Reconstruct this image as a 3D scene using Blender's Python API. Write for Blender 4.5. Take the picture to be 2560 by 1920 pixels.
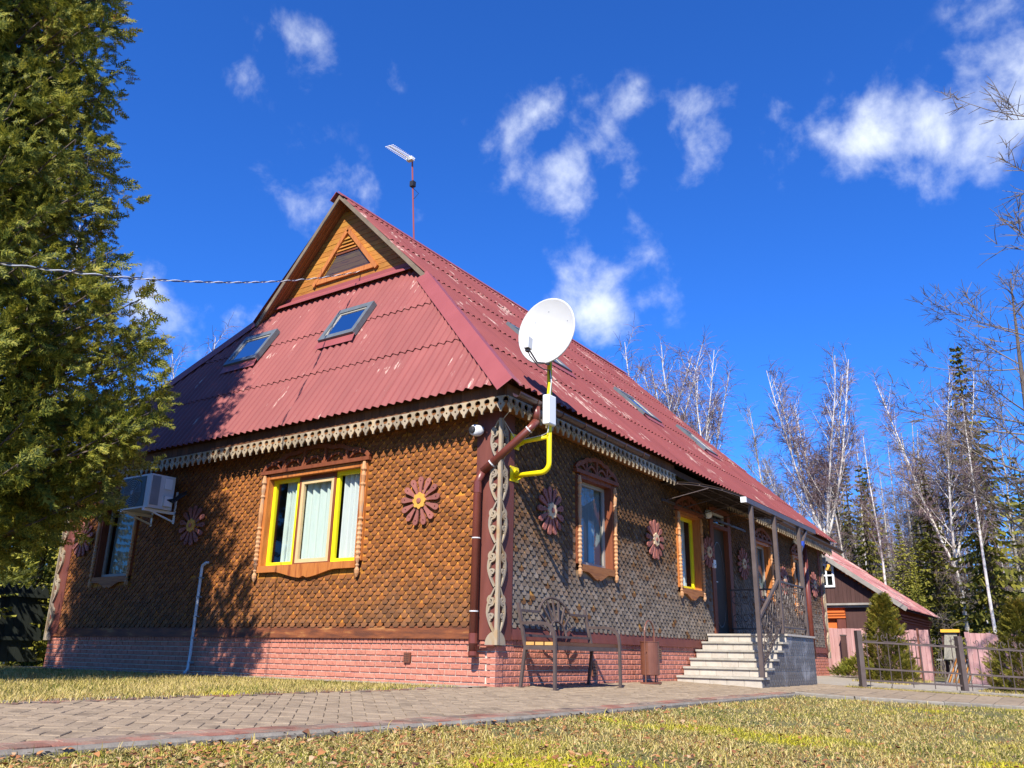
import bpy, bmesh, math, random
import numpy as np
from mathutils import Vector, Matrix
from mathutils.geometry import tessellate_polygon

for o in list(bpy.data.objects):
    bpy.data.objects.remove(o)
SC = bpy.context.scene
COL = SC.collection
PI = math.pi
rnd = random.Random(7)

# ------------------------------------------------------------------ camera
CAM = Vector((-8.645, -6.1023, 0.3678))
YAW, PITCH, ROLL, FPX = 0.6009, 0.3137, 0.0184, 2085.5
_F = Vector((math.cos(YAW)*math.cos(PITCH), math.sin(YAW)*math.cos(PITCH), math.sin(PITCH)))
_R0 = Vector((math.sin(YAW), -math.cos(YAW), 0))
_U0 = _R0.cross(_F)
_R = _R0*math.cos(ROLL) + _U0*math.sin(ROLL)
_U = -_R0*math.sin(ROLL) + _U0*math.cos(ROLL)
cd = bpy.data.cameras.new('camera')
cd.sensor_width = 36.0
cd.lens = FPX/2560*36.0
cd.clip_start = 0.05
cd.clip_end = 2000
cam = bpy.data.objects.new('camera', cd)
COL.objects.link(cam)
M = Matrix.Identity(4)
for i, v in enumerate((_R, _U, -_F)):
    for j in range(3):
        M[j][i] = v[j]
cam.matrix_world = Matrix.Translation(CAM) @ M
SC.camera = cam


def pdir(x, y):
    """direction of a photo pixel (2560 wide)"""
    return (_F + _R*((x-1280)/FPX) - _U*((y-960)/FPX)).normalized()


def at(x, y, dist):
    d = pdir(x, y)
    return CAM + d*(dist/math.hypot(d.x, d.y))


def pxarea(p, n):
    """how large a small piece at p facing n shows"""
    d = Vector(p)-CAM
    return max(0.0, -d.normalized().dot(n))/d.length_squared


# ------------------------------------------------------------------ world, sun, exposure
SUN_EL, SUN_PHI = math.radians(43.0), math.radians(22.5)
SUN_DIR = Vector((math.cos(SUN_PHI)*math.cos(SUN_EL), math.sin(SUN_PHI)*math.cos(SUN_EL), -math.sin(SUN_EL)))
SUN_STRENGTH = 5.0
SKY_STRENGTH = 0.079
SKY_TINT = (0.25, 0.76, 1.72, 1.0)
CLOUD_COL = (8.0, 8.6, 9.6, 1.0)

W = bpy.data.worlds.new("World")
SC.world = W
W.use_nodes = True
nt = W.node_tree
for n in list(nt.nodes):
    nt.nodes.remove(n)


def nd(tree, t, **kw):
    n = tree.nodes.new(t)
    for k, v in kw.items():
        setattr(n, k, v)
    return n


def setup_world():
    L = nt.links
    out = nd(nt, 'ShaderNodeOutputWorld')
    bg = nd(nt, 'ShaderNodeBackground')
    bg.inputs[1].default_value = SKY_STRENGTH
    sky = nd(nt, 'ShaderNodeTexSky')
    sky.sky_type = 'NISHITA'
    sky.sun_disc = False
    sky.sun_elevation = SUN_EL
    sky.sun_rotation = math.atan2(-SUN_DIR.x, -SUN_DIR.y)
    sky.altitude = 200
    sky.air_density = 1.0
    sky.dust_density = 0.15
    sky.ozone_density = 2.0
    tint = nd(nt, 'ShaderNodeMix', data_type='RGBA', blend_type='MULTIPLY')
    tint.inputs[0].default_value = 1.0
    tint.inputs[7].default_value = SKY_TINT
    L.new(sky.outputs[0], tint.inputs[6])
    tc = nd(nt, 'ShaderNodeTexCoord')
    # clouds: soft blobs in fixed directions broken up by noise
    blobs = [(640,70,.055,.45),(720,130,.055,.68),(640,175,.05,.5),(770,110,.055,.68),(680,100,.06,.55),
             (770,455,.080,.58),(890,500,.06,.55),(690,470,.05,.5),(1040,560,.030,.55),
             (1290,330,.075,1.0),(1350,285,.06,1.0),(1420,420,.075,1.0),(1390,480,.050,.8),(1500,320,.075,1.0),
             (1480,270,.055,.85),(1745,270,.050,.8),(1745,345,.060,1.0),(1730,400,.045,.7),(1740,420,.03,.6),
             (1430,705,.070,1.15),(1500,745,.070,1.2),(1520,800,.045,1.0),(1385,735,.05,1.0),(1440,675,.045,.9),(1670,720,.055,.55),(1600,730,.05,.7),
             (1960,350,.06,.8),(2060,310,.055,.8),(2210,330,.08,1.15),(2330,340,.09,1.25),(2440,300,.085,1.2),(2270,400,.06,1.05),(2540,250,.08,1.1),
             (2420,380,.06,1.0),(2480,5,.05,.7),
             (1580,600,.045,.42),(1560,440,.025,.4),(1000,215,.04,.35),(960,150,.04,.35),
             (400,800,.075,.95),(455,770,.05,.8),(600,850,.055,.8),(650,790,.045,.75),(1660,650,.045,.45),(2130,270,.05,.6)]
    acc = None
    for (x, y, r, s) in blobs:
        d = pdir(x, y)
        vs = nd(nt, 'ShaderNodeVectorMath', operation='DISTANCE')
        vs.inputs[1].default_value = d
        L.new(tc.outputs['Generated'], vs.inputs[0])
        mr = nd(nt, 'ShaderNodeMapRange', interpolation_type='SMOOTHSTEP')
        mr.inputs[1].default_value = r*1.25
        mr.inputs[2].default_value = 0.0
        mr.inputs[3].default_value = 0.0
        mr.inputs[4].default_value = s
        L.new(vs.outputs['Value'], mr.inputs[0])
        if acc is None:
            acc = mr.outputs[0]
        else:
            a = nd(nt, 'ShaderNodeMath', operation='MAXIMUM')
            L.new(acc, a.inputs[0])
            L.new(mr.outputs[0], a.inputs[1])
            acc = a.outputs[0]
    # general thin scattered cloud elsewhere on the dome
    n1 = nd(nt, 'ShaderNodeTexNoise')
    n1.inputs['Scale'].default_value = 13.0
    n1.inputs['Detail'].default_value = 9.0
    n1.inputs['Roughness'].default_value = 0.57
    n1.inputs['Distortion'].default_value = 0.15
    L.new(tc.outputs['Generated'], n1.inputs['Vector'])
    m1 = nd(nt, 'ShaderNodeMath', operation='SUBTRACT')
    L.new(n1.outputs[0], m1.inputs[0])
    m1.inputs[1].default_value = 0.5
    m2 = nd(nt, 'ShaderNodeMath', operation='MULTIPLY_ADD')
    L.new(m1.outputs[0], m2.inputs[0])
    m2.inputs[1].default_value = 2.9
    L.new(acc, m2.inputs[2])
    mr = nd(nt, 'ShaderNodeMapRange', interpolation_type='SMOOTHSTEP')
    mr.inputs[1].default_value = 0.42
    mr.inputs[2].default_value = 1.70
    mr.inputs[3].default_value = 0.0
    mr.inputs[4].default_value = 0.95
    L.new(m2.outputs[0], mr.inputs[0])
    gate = nd(nt, 'ShaderNodeMath', operation='MULTIPLY')
    g2 = nd(nt, 'ShaderNodeMapRange')
    g2.inputs[1].default_value = 0.0
    g2.inputs[2].default_value = 0.25
    L.new(acc, g2.inputs[0])
    L.new(mr.outputs[0], gate.inputs[0])
    L.new(g2.outputs[0], gate.inputs[1])
    mix = nd(nt, 'ShaderNodeMix', data_type='RGBA')
    L.new(gate.outputs[0], mix.inputs[0])
    L.new(tint.outputs[2], mix.inputs[6])
    mix.inputs[7].default_value = CLOUD_COL
    L.new(mix.outputs[2], bg.inputs[0])
    L.new(bg.outputs[0], out.inputs[0])


setup_world()
sl = bpy.data.lights.new('sun', 'SUN')
sl.energy = SUN_STRENGTH
sl.angle = math.radians(0.53)
sl.color = (1.0, 0.93, 0.82)
sun = bpy.data.objects.new('sun', sl)
COL.objects.link(sun)
sun.rotation_euler = SUN_DIR.to_track_quat('-Z', 'Y').to_euler()
SC.view_settings.view_transform = 'Standard'
SC.view_settings.look = 'None'
SC.view_settings.exposure = 0.80
SC.view_settings.gamma = 1.0
SC.view_settings.use_curve_mapping = False


# ------------------------------------------------------------------ helpers
def prop(o, label=None, cat=None, group=None, kind=None):
    if label: o['label'] = label
    if cat: o['category'] = cat
    if group: o['group'] = group
    if kind: o['kind'] = kind
    return o


def thing(name, label, cat, loc=(0, 0, 0), group=None, rotz=0.0):
    o = bpy.data.objects.new(name, None)
    o.empty_display_size = 0.2
    COL.objects.link(o)
    o.location = loc
    o.rotation_euler = (0, 0, rotz)
    return prop(o, label, cat, group)


def root_loc(p):
    v = Vector((0, 0, 0))
    while p is not None:
        v += p.location
        p = p.parent
    return v


def link(name, me, parent=None, loc=None):
    o = bpy.data.objects.new(name, me)
    COL.objects.link(o)
    if parent is not None:
        o.parent = parent
    if loc is not None:
        o.location = loc
    return o


def inst(name, me, parent, wloc, rot=(0, 0, 0), scale=None):
    """an object sharing mesh me at a world location under parent (no parent rotation)"""
    o = link(name, me, parent, Vector(wloc)-root_loc(parent))
    o.rotation_euler = rot
    if scale is not None:
        o.scale = scale
    return o


class MB:
    def __init__(s):
        s.v = []; s.f = []; s.uv = {}

    def add(s, verts, faces, uvs=None):
        k = len(s.v)
        s.v.extend([tuple(p) for p in verts])
        for i, fc in enumerate(faces):
            if uvs is not None:
                s.uv[len(s.f)] = uvs[i]
            s.f.append(tuple(k+a for a in fc))
        return s

    def box(s, a, b, F=None):
        (x0, y0, z0), (x1, y1, z1) = a, b
        P = [(x0, y0, z0), (x1, y0, z0), (x1, y1, z0), (x0, y1, z0), (x0, y0, z1), (x1, y0, z1), (x1, y1, z1), (x0, y1, z1)]
        if F: P = [F(*p) for p in P]
        return s.add(P, [(0, 3, 2, 1), (4, 5, 6, 7), (0, 1, 5, 4), (1, 2, 6, 5), (2, 3, 7, 6), (3, 0, 4, 7)])

    def cbox(s, c, size, rot=None):
        """box with centre, size, optional 3x3 rotation"""
        h = [x/2 for x in size]
        P = [Vector((sx*h[0], sy*h[1], sz*h[2])) for sz in (-1, 1) for sx, sy in ((-1, -1), (1, -1), (1, 1), (-1, 1))]
        if rot is not None: P = [rot @ p for p in P]
        P = [Vector(c)+p for p in P]
        return s.add(P, [(0, 3, 2, 1), (4, 5, 6, 7), (0, 1, 5, 4), (1, 2, 6, 5), (2, 3, 7, 6), (3, 0, 4, 7)])

    def beam(s, p, q, w, h, up=(0, 0, 1)):
        p = Vector(p); q = Vector(q)
        x = (q-p).normalized(); z = Vector(up)
        y = z.cross(x)
        if y.length < 1e-4: y = Vector((0, 1, 0)).cross(x)
        y.normalize(); z = x.cross(y)
        R = Matrix((x, y, z)).transposed()
        return s.cbox((p+q)/2, ((q-p).length, w, h), R)

    def poly(s, pts):
        return s.add(pts, [tuple(range(len(pts)))])

    def prism(s, outline, F, d0, d1, holes=()):
        """2D outline (u,z) extruded from depth d0 (back) to d1 (front) in frame F(u,z,d)"""
        loops = [list(outline)]+[list(h) for h in holes]
        tri = tessellate_polygon([[Vector((a, b, 0)) for a, b in lp] for lp in loops])
        flat = [p for lp in loops for p in lp]
        n = len(flat); k = len(s.v)
        s.v.extend([tuple(F(a, b, d1)) for a, b in flat]); s.v.extend([tuple(F(a, b, d0)) for a, b in flat])
        for t in tri:
            (ax, ay), (bx, by), (cx, cy) = (flat[i] for i in t)
            if (bx-ax)*(cy-ay)-(by-ay)*(cx-ax) < 0: t = (t[0], t[2], t[1])
            s.f.append(tuple(k+i for i in t)); s.f.append(tuple(k+n+i for i in (t[0], t[2], t[1])))
        off = 0
        for li, lp in enumerate(loops):
            m = len(lp)
            ar = sum(lp[i][0]*lp[(i+1) % m][1]-lp[(i+1) % m][0]*lp[i][1] for i in range(m))
            ccw = (ar > 0) if li == 0 else (ar < 0)
            for i in range(m):
                a = k+off+i; b = k+off+(i+1) % m
                s.f.append((a, a+n, b+n, b) if ccw else (b, b+n, a+n, a))
            off += m
        return s

    def ribbon(s, pts, w, F, d0, d1):
        """flat strip of width w following a 2D curve"""
        n = len(pts); L_ = []; R_ = []
        for i in range(n):
            a = pts[max(0, i-1)]; b = pts[min(n-1, i+1)]
            tx, ty = b[0]-a[0], b[1]-a[1]; l = math.hypot(tx, ty) or 1
            wi = w if not callable(w) else w(i/(n-1))
            nx, ny = -ty/l*wi/2, tx/l*wi/2
            L_.append((pts[i][0]+nx, pts[i][1]+ny)); R_.append((pts[i][0]-nx, pts[i][1]-ny))
        k = len(s.v)
        for i in range(n):
            for (a, b), d in ((L_[i], d1), (R_[i], d1), (R_[i], d0), (L_[i], d0)):
                s.v.append(tuple(F(a, b, d)))
        for i in range(n-1):
            for j in range(4):
                a = k+4*i+j; b = k+4*i+(j+1) % 4
                s.f.append((a, b, b+4, a+4))
        s.f.append((k+3, k+2, k+1, k)); e = k+4*(n-1); s.f.append((e, e+1, e+2, e+3))
        return s

    def tube(s, pts, r, n=6, cap=True):
        pts = [Vector(p) for p in pts]; m = len(pts); k = len(s.v)
        ref = None
        for i in range(m):
            t = (pts[min(m-1, i+1)]-pts[max(0, i-1)])
            if t.length < 1e-9: t = Vector((0, 0, 1))
            t.normalize()
            if ref is None:
                ref = t.orthogonal().normalized()
            else:
                ref = ref-t*ref.dot(t)
                ref = ref.normalized() if ref.length > 1e-6 else t.orthogonal().normalized()
            bi = t.cross(ref)
            ri = r[i] if isinstance(r, (list, tuple)) else r
            for j in range(n):
                a = 2*PI*j/n
                s.v.append(tuple(pts[i]+(ref*math.cos(a)+bi*math.sin(a))*ri))
        for i in range(m-1):
            for j in range(n):
                a = k+i*n+j; b = k+i*n+(j+1) % n
                s.f.append((a, b, b+n, a+n))
        if cap:
            s.f.append(tuple(k+j for j in reversed(range(n)))); s.f.append(tuple(k+(m-1)*n+j for j in range(n)))
        return s

    def lathe(s, prof, F, n=10, ctr=(0, 0, 0)):
        """profile [(r,h)] about the third... F maps (a,b,h)"""
        k = len(s.v); m = len(prof)
        for r, h in prof:
            for j in range(n):
                a = 2*PI*j/n
                s.v.append(tuple(F(ctr[0]+r*math.cos(a), ctr[1]+r*math.sin(a), ctr[2]+h)))
        for i in range(m-1):
            for j in range(n):
                a = k+i*n+j; b = k+i*n+(j+1) % n
                s.f.append((a, b, b+n, a+n))
        s.f.append(tuple(k+j for j in reversed(range(n)))); s.f.append(tuple(k+(m-1)*n+j for j in range(n)))
        return s

    def mesh(s, name, mat, org=Vector((0, 0, 0)), smooth=False):
        me = bpy.data.meshes.new(name)
        me.from_pydata([(x-org[0], y-org[1], z-org[2]) for x, y, z in s.v], [], s.f)
        if s.uv:
            ul = me.uv_layers.new(name='UVMap')
            for i, p in enumerate(me.polygons):
                if i in s.uv:
                    for li, c in zip(p.loop_indices, s.uv[i]):
                        ul.data[li].uv = c
        if smooth:
            me.polygons.foreach_set('use_smooth', [True]*len(me.polygons))
        if isinstance(mat, (list, tuple)):
            for m_ in mat: me.materials.append(m_)
        elif mat: me.materials.append(mat)
        me.update()
        return me

    def build(s, name, mat, parent=None, smooth=False, org=None):
        o0 = root_loc(parent) if parent is not None else Vector((0, 0, 0))
        if org is not None: o0 = o0+Vector(org)-o0
        me = s.mesh(name, mat, o0, smooth)
        return link(name, me, parent, None if org is None else Vector(org)-(root_loc(parent) if parent is not None else Vector((0, 0, 0))))


def np_mesh(name, verts, faces, mat, parent=None, smooth=False, uv=None):
    """verts (N,3) faces (M,k) uniform"""
    me = bpy.data.meshes.new(name)
    nv, (nf, k) = len(verts), faces.shape
    me.vertices.add(nv); me.loops.add(nf*k); me.polygons.add(nf)
    me.vertices.foreach_set('co', np.ascontiguousarray(verts, np.float32).ravel())
    me.loops.foreach_set('vertex_index', np.ascontiguousarray(faces, np.int32).ravel())
    me.polygons.foreach_set('loop_start', np.arange(0, nf*k, k, dtype=np.int32))
    if uv is not None:
        ul = me.uv_layers.new(name='UVMap')
        ul.data.foreach_set('uv', np.ascontiguousarray(uv, np.float32).ravel())
    if smooth: me.polygons.foreach_set('use_smooth', np.ones(nf, bool))
    me.materials.append(mat)
    me.update(calc_edges=True); me.validate()
    return me


def lin(c):
    return tuple(((x/255)/12.92 if x/255 <= .04045 else ((x/255+.055)/1.055)**2.4) for x in c)+(1.0,)


# wall frames: u runs to the right as one looks at the wall, d outwards
def FL(u, z, d): return (-d, -u, z)      # end wall, plane x=0
def FR(u, z, d): return (u, -d, z)       # long wall, plane y=0


# ------------------------------------------------------------------ materials
MATS = {}


def mat(name, cols, rough=0.75, scale=6.0, stretch=(1, 1, 1), detail=6.0, bump=0.0, bscale=None, spec=0.3,
        rand=0.0, metallic=0.0, coord='pos', hue=0.0, contrast=(0.3, 0.7), translucent=0.0, sheen=0.0):
    """procedural: noise between cols along a ramp, per-piece brightness change, bump"""
    m = bpy.data.materials.new(name); m.use_nodes = True
    t = m.node_tree; L = t.links
    b = t.nodes['Principled BSDF']
    b.inputs['Roughness'].default_value = rough
    b.inputs['Metallic'].default_value = metallic
    b.inputs['Specular IOR Level'].default_value = spec
    if coord == 'pos':
        src = nd(t, 'ShaderNodeNewGeometry').outputs['Position']
    elif coord == 'uv':
        src = nd(t, 'ShaderNodeUVMap').outputs[0]
    else:
        src = nd(t, 'ShaderNodeTexCoord').outputs['Object']
    mp = nd(t, 'ShaderNodeMapping'); mp.inputs['Scale'].default_value = stretch
    L.new(src, mp.inputs[0])
    nz = nd(t, 'ShaderNodeTexNoise'); nz.inputs['Scale'].default_value = scale
    nz.inputs['Detail'].default_value = detail; nz.inputs['Roughness'].default_value = 0.62
    L.new(mp.outputs[0], nz.inputs['Vector'])
    rp = nd(t, 'ShaderNodeValToRGB')
    e = rp.color_ramp.elements
    n = len(cols)
    lo, hi = contrast
    while len(e) < n: e.new(0.5)
    for i, c in enumerate(cols):
        e[i].position = lo+(hi-lo)*i/max(1, n-1)
        e[i].color = c if len(c) == 4 else tuple(c)+(1,)
    L.new(nz.outputs[0], rp.inputs[0])
    col = rp.outputs[0]
    if rand > 0 or hue > 0:
        oi = nd(t, 'ShaderNodeObjectInfo'); ge = nd(t, 'ShaderNodeNewGeometry')
        ad = nd(t, 'ShaderNodeMath', operation='ADD'); L.new(oi.outputs['Random'], ad.inputs[0]); L.new(ge.outputs['Random Per Island'], ad.inputs[1])
        fr = nd(t, 'ShaderNodeMath', operation='FRACT'); L.new(ad.outputs[0], fr.inputs[0])
        hs = nd(t, 'ShaderNodeHueSaturation')
        mr = nd(t, 'ShaderNodeMapRange'); mr.inputs[3].default_value = 1-rand; mr.inputs[4].default_value = 1+rand
        L.new(fr.outputs[0], mr.inputs[0]); L.new(mr.outputs[0], hs.inputs['Value'])
        if hue > 0:
            m7 = nd(t, 'ShaderNodeMath', operation='MULTIPLY'); m7.inputs[1].default_value = 7.31; L.new(fr.outputs[0], m7.inputs[0])
            f2 = nd(t, 'ShaderNodeMath', operation='FRACT'); L.new(m7.outputs[0], f2.inputs[0])
            mr2 = nd(t, 'ShaderNodeMapRange'); mr2.inputs[3].default_value = .5-hue; mr2.inputs[4].default_value = .5+hue
            L.new(f2.outputs[0], mr2.inputs[0]); L.new(mr2.outputs[0], hs.inputs['Hue'])
        L.new(col, hs.inputs['Color']); col = hs.outputs[0]
    L.new(col, b.inputs['Base Color'])
    if bump > 0:
        nb = nd(t, 'ShaderNodeTexNoise'); nb.inputs['Scale'].default_value = bscale or scale*3; nb.inputs['Detail'].default_value = 5
        L.new(mp.outputs[0], nb.inputs['Vector'])
        bp = nd(t, 'ShaderNodeBump'); bp.inputs['Strength'].default_value = bump; bp.inputs['Distance'].default_value = 0.02
        L.new(nb.outputs[0], bp.inputs['Height']); L.new(bp.outputs[0], b.inputs['Normal'])
    if translucent > 0:
        tr = nd(t, 'ShaderNodeBsdfTranslucent'); L.new(col, tr.inputs[0])
        mx = nd(t, 'ShaderNodeMixShader'); mx.inputs[0].default_value = translucent
        L.new(b.outputs[0], mx.inputs[1]); L.new(tr.outputs[0], mx.inputs[2])
        L.new(mx.outputs[0], t.nodes['Material Output'].inputs[0])
    m['col'] = 1
    MATS[name] = m
    return m


def glass_mat(name, tint=(.75, .85, .88), refl=.06):
    m = bpy.data.materials.new(name); m.use_nodes = True
    t = m.node_tree; L = t.links
    for n in list(t.nodes): t.nodes.remove(n)
    out = nd(t, 'ShaderNodeOutputMaterial'); tr = nd(t, 'ShaderNodeBsdfTransparent'); gl = nd(t, 'ShaderNodeBsdfGlossy')
    tr.inputs[0].default_value = tint+(1,); gl.inputs['Roughness'].default_value = 0.015
    lw = nd(t, 'ShaderNodeLayerWeight'); lw.inputs[0].default_value = .5
    pw = nd(t, 'ShaderNodeMath', operation='POWER'); L.new(lw.outputs['Facing'], pw.inputs[0]); pw.inputs[1].default_value = 3.5
    fr = nd(t, 'ShaderNodeMath', operation='MULTIPLY_ADD'); L.new(pw.outputs[0], fr.inputs[0]); fr.inputs[1].default_value = .55; fr.inputs[2].default_value = refl
    nz = nd(t, 'ShaderNodeTexNoise'); nz.inputs['Scale'].default_value = 1.3
    bp = nd(t, 'ShaderNodeBump'); bp.inputs['Strength'].default_value = .03; L.new(nz.outputs[0], bp.inputs['Height']); L.new(bp.outputs[0], gl.inputs['Normal'])
    mx = nd(t, 'ShaderNodeMixShader'); L.new(fr.outputs[0], mx.inputs[0]); L.new(tr.outputs[0], mx.inputs[1]); L.new(gl.outputs[0], mx.inputs[2])
    L.new(mx.outputs[0], out.inputs[0])
    return m


def roof_mat(name, base, dark, worn, amount):
    """faded painted corrugated sheet: streaks worn through along the slope (uv in metres, v up the slope)"""
    m = bpy.data.materials.new(name); m.use_nodes = True
    t = m.node_tree; L = t.links; b = t.nodes['Principled BSDF']
    b.inputs['Roughness'].default_value = .62; b.inputs['Specular IOR Level'].default_value = .25
    uv = nd(t, 'ShaderNodeUVMap').outputs[0]

    def noise(sx, sy, sc, det=6.0, off=0.0):
        mp = nd(t, 'ShaderNodeMapping'); mp.inputs['Scale'].default_value = (sx, sy, 1); mp.inputs['Location'].default_value = (off, off*1.7, 0)
        L.new(uv, mp.inputs[0])
        n = nd(t, 'ShaderNodeTexNoise'); n.inputs['Scale'].default_value = sc; n.inputs['Detail'].default_value = det; n.inputs['Roughness'].default_value = .65
        L.new(mp.outputs[0], n.inputs['Vector']); return n.outputs[0]
    big = noise(1, 1, .9, 4.0, 3.1)
    oi = nd(t, 'ShaderNodeObjectInfo')
    tone = nd(t, 'ShaderNodeMix', data_type='RGBA'); tone.inputs[6].default_value = base; tone.inputs[7].default_value = dark
    mr = nd(t, 'ShaderNodeMapRange'); mr.inputs[1].default_value = .35; mr.inputs[2].default_value = .7; L.new(noise(1, .35, 1.7, 6.0), mr.inputs[0])
    L.new(mr.outputs[0], tone.inputs[0])
    hs = nd(t, 'ShaderNodeHueSaturation'); mv = nd(t, 'ShaderNodeMapRange'); mv.inputs[3].default_value = .95; mv.inputs[4].default_value = 1.05
    L.new(oi.outputs['Random'], mv.inputs[0]); L.new(mv.outputs[0], hs.inputs['Value']); L.new(tone.outputs[2], hs.inputs['Color'])
    st = noise(10, .9, 1.6, 8.0, 9.0)
    s1 = nd(t, 'ShaderNodeMath', operation='MULTIPLY_ADD'); L.new(big, s1.inputs[0]); s1.inputs[1].default_value = .9; L.new(st, s1.inputs[2])
    m2 = nd(t, 'ShaderNodeMapRange'); m2.inputs[1].default_value = 1.17-amount; m2.inputs[2].default_value = 1.22-amount; L.new(s1.outputs[0], m2.inputs[0])
    fine = noise(26, 5, 2.0, 4.0, 5.0)
    m3 = nd(t, 'ShaderNodeMapRange'); m3.inputs[1].default_value = .38; m3.inputs[2].default_value = .55; L.new(fine, m3.inputs[0])
    mm = nd(t, 'ShaderNodeMath', operation='MULTIPLY'); L.new(m2.outputs[0], mm.inputs[0]); L.new(m3.outputs[0], mm.inputs[1])
    mx = nd(t, 'ShaderNodeMix', data_type='RGBA'); L.new(mm.outputs[0], mx.inputs[0]); L.new(hs.outputs[0], mx.inputs[6]); mx.inputs[7].default_value = worn
    L.new(mx.outputs[2], b.inputs['Base Color'])
    bp = nd(t, 'ShaderNodeBump'); bp.inputs['Strength'].default_value = .15; bp.inputs['Distance'].default_value = .01
    L.new(noise(30, 12, 2.0, 4.0), bp.inputs['Height']); L.new(bp.outputs[0], b.inputs['Normal'])
    return m


def shingle_mat(name, fresh, mid, weath, pale, zlo, zhi, grey):
    """wood shingle: the sheltered upper part keeps its fresh stain, the exposed butt is weathered (uv v: 0 at the butt)"""
    m = bpy.data.materials.new(name); m.use_nodes = True
    t = m.node_tree; L = t.links; b = t.nodes['Principled BSDF']
    b.inputs['Roughness'].default_value = .8; b.inputs['Specular IOR Level'].default_value = .2
    uv = nd(t, 'ShaderNodeUVMap').outputs[0]
    sp = nd(t, 'ShaderNodeSeparateXYZ'); L.new(uv, sp.inputs[0])
    ge = nd(t, 'ShaderNodeNewGeometry'); oi = nd(t, 'ShaderNodeObjectInfo')
    ad = nd(t, 'ShaderNodeMath', operation='ADD'); L.new(oi.outputs['Random'], ad.inputs[0]); L.new(ge.outputs['Random Per Island'], ad.inputs[1])
    fr = nd(t, 'ShaderNodeMath', operation='FRACT'); L.new(ad.outputs[0], fr.inputs[0])
    mp = nd(t, 'ShaderNodeMapping'); mp.inputs['Scale'].default_value = (14, 14, 2.2); L.new(ge.outputs['Position'], mp.inputs[0])
    nz = nd(t, 'ShaderNodeTexNoise'); nz.inputs['Scale'].default_value = 3.0; nz.inputs['Detail'].default_value = 5; L.new(mp.outputs[0], nz.inputs['Vector'])
    nb = nd(t, 'ShaderNodeTexNoise'); nb.inputs['Scale'].default_value = .9; nb.inputs['Detail'].default_value = 4; L.new(ge.outputs['Position'], nb.inputs['Vector'])
    # v + grain
    v1 = nd(t, 'ShaderNodeMath', operation='MULTIPLY_ADD'); L.new(nz.outputs[0], v1.inputs[0]); v1.inputs[1].default_value = .20; L.new(sp.outputs['Y'], v1.inputs[2])
    v2 = nd(t, 'ShaderNodeMath', operation='MULTIPLY_ADD'); L.new(fr.outputs[0], v2.inputs[0]); v2.inputs[1].default_value = .14; L.new(v1.outputs[0], v2.inputs[2])
    rp = nd(t, 'ShaderNodeValToRGB'); e = rp.color_ramp.elements
    while len(e) < 4: e.new(.5)
    for i, (p, c) in enumerate(((.20, weath), (.42, mid), (.70, mid), (.90, fresh))):
        e[i].position = p; e[i].color = c
    L.new(v2.outputs[0], rp.inputs[0])
    # greying of the rain-splashed lower wall
    sz = nd(t, 'ShaderNodeSeparateXYZ'); L.new(ge.outputs['Position'], sz.inputs[0])
    zz = nd(t, 'ShaderNodeMath', operation='MULTIPLY_ADD'); L.new(nb.outputs[0], zz.inputs[0]); zz.inputs[1].default_value = -1.6; L.new(sz.outputs['Z'], zz.inputs[2])
    z2 = nd(t, 'ShaderNodeMath', operation='MULTIPLY_ADD'); L.new(fr.outputs[0], z2.inputs[0]); z2.inputs[1].default_value = .5; L.new(zz.outputs[0], z2.inputs[2])
    mr = nd(t, 'ShaderNodeMapRange'); mr.inputs[1].default_value = zlo; mr.inputs[2].default_value = zhi; mr.inputs[3].default_value = grey; mr.inputs[4].default_value = 0
    L.new(z2.outputs[0], mr.inputs[0])
    # keep some pieces fresh
    fm = nd(t, 'ShaderNodeMath', operation='LESS_THAN'); L.new(fr.outputs[0], fm.inputs[0]); fm.inputs[1].default_value = .95
    mg = nd(t, 'ShaderNodeMath', operation='MULTIPLY'); L.new(mr.outputs[0], mg.inputs[0]); L.new(fm.outputs[0], mg.inputs[1])
    mx = nd(t, 'ShaderNodeMix', data_type='RGBA'); L.new(mg.outputs[0], mx.inputs[0]); L.new(rp.outputs[0], mx.inputs[6]); mx.inputs[7].default_value = pale
    hs = nd(t, 'ShaderNodeHueSaturation'); mv = nd(t, 'ShaderNodeMapRange'); mv.inputs[3].default_value = .72; mv.inputs[4].default_value = 1.25
    m7 = nd(t, 'ShaderNodeMath', operation='MULTIPLY'); m7.inputs[1].default_value = 5.77; L.new(fr.outputs[0], m7.inputs[0])
    f2 = nd(t, 'ShaderNodeMath', operation='FRACT'); L.new(m7.outputs[0], f2.inputs[0])
    L.new(f2.outputs[0], mv.inputs[0]); L.new(mv.outputs[0], hs.inputs['Value']); L.new(mx.outputs[2], hs.inputs['Color'])
    L.new(hs.outputs[0], b.inputs['Base Color'])
    bp = nd(t, 'ShaderNodeBump'); bp.inputs['Strength'].default_value = .25; bp.inputs['Distance'].default_value = .01
    L.new(nz.outputs[0], bp.inputs['Height']); L.new(bp.outputs[0], b.inputs['Normal'])
    return m


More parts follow.
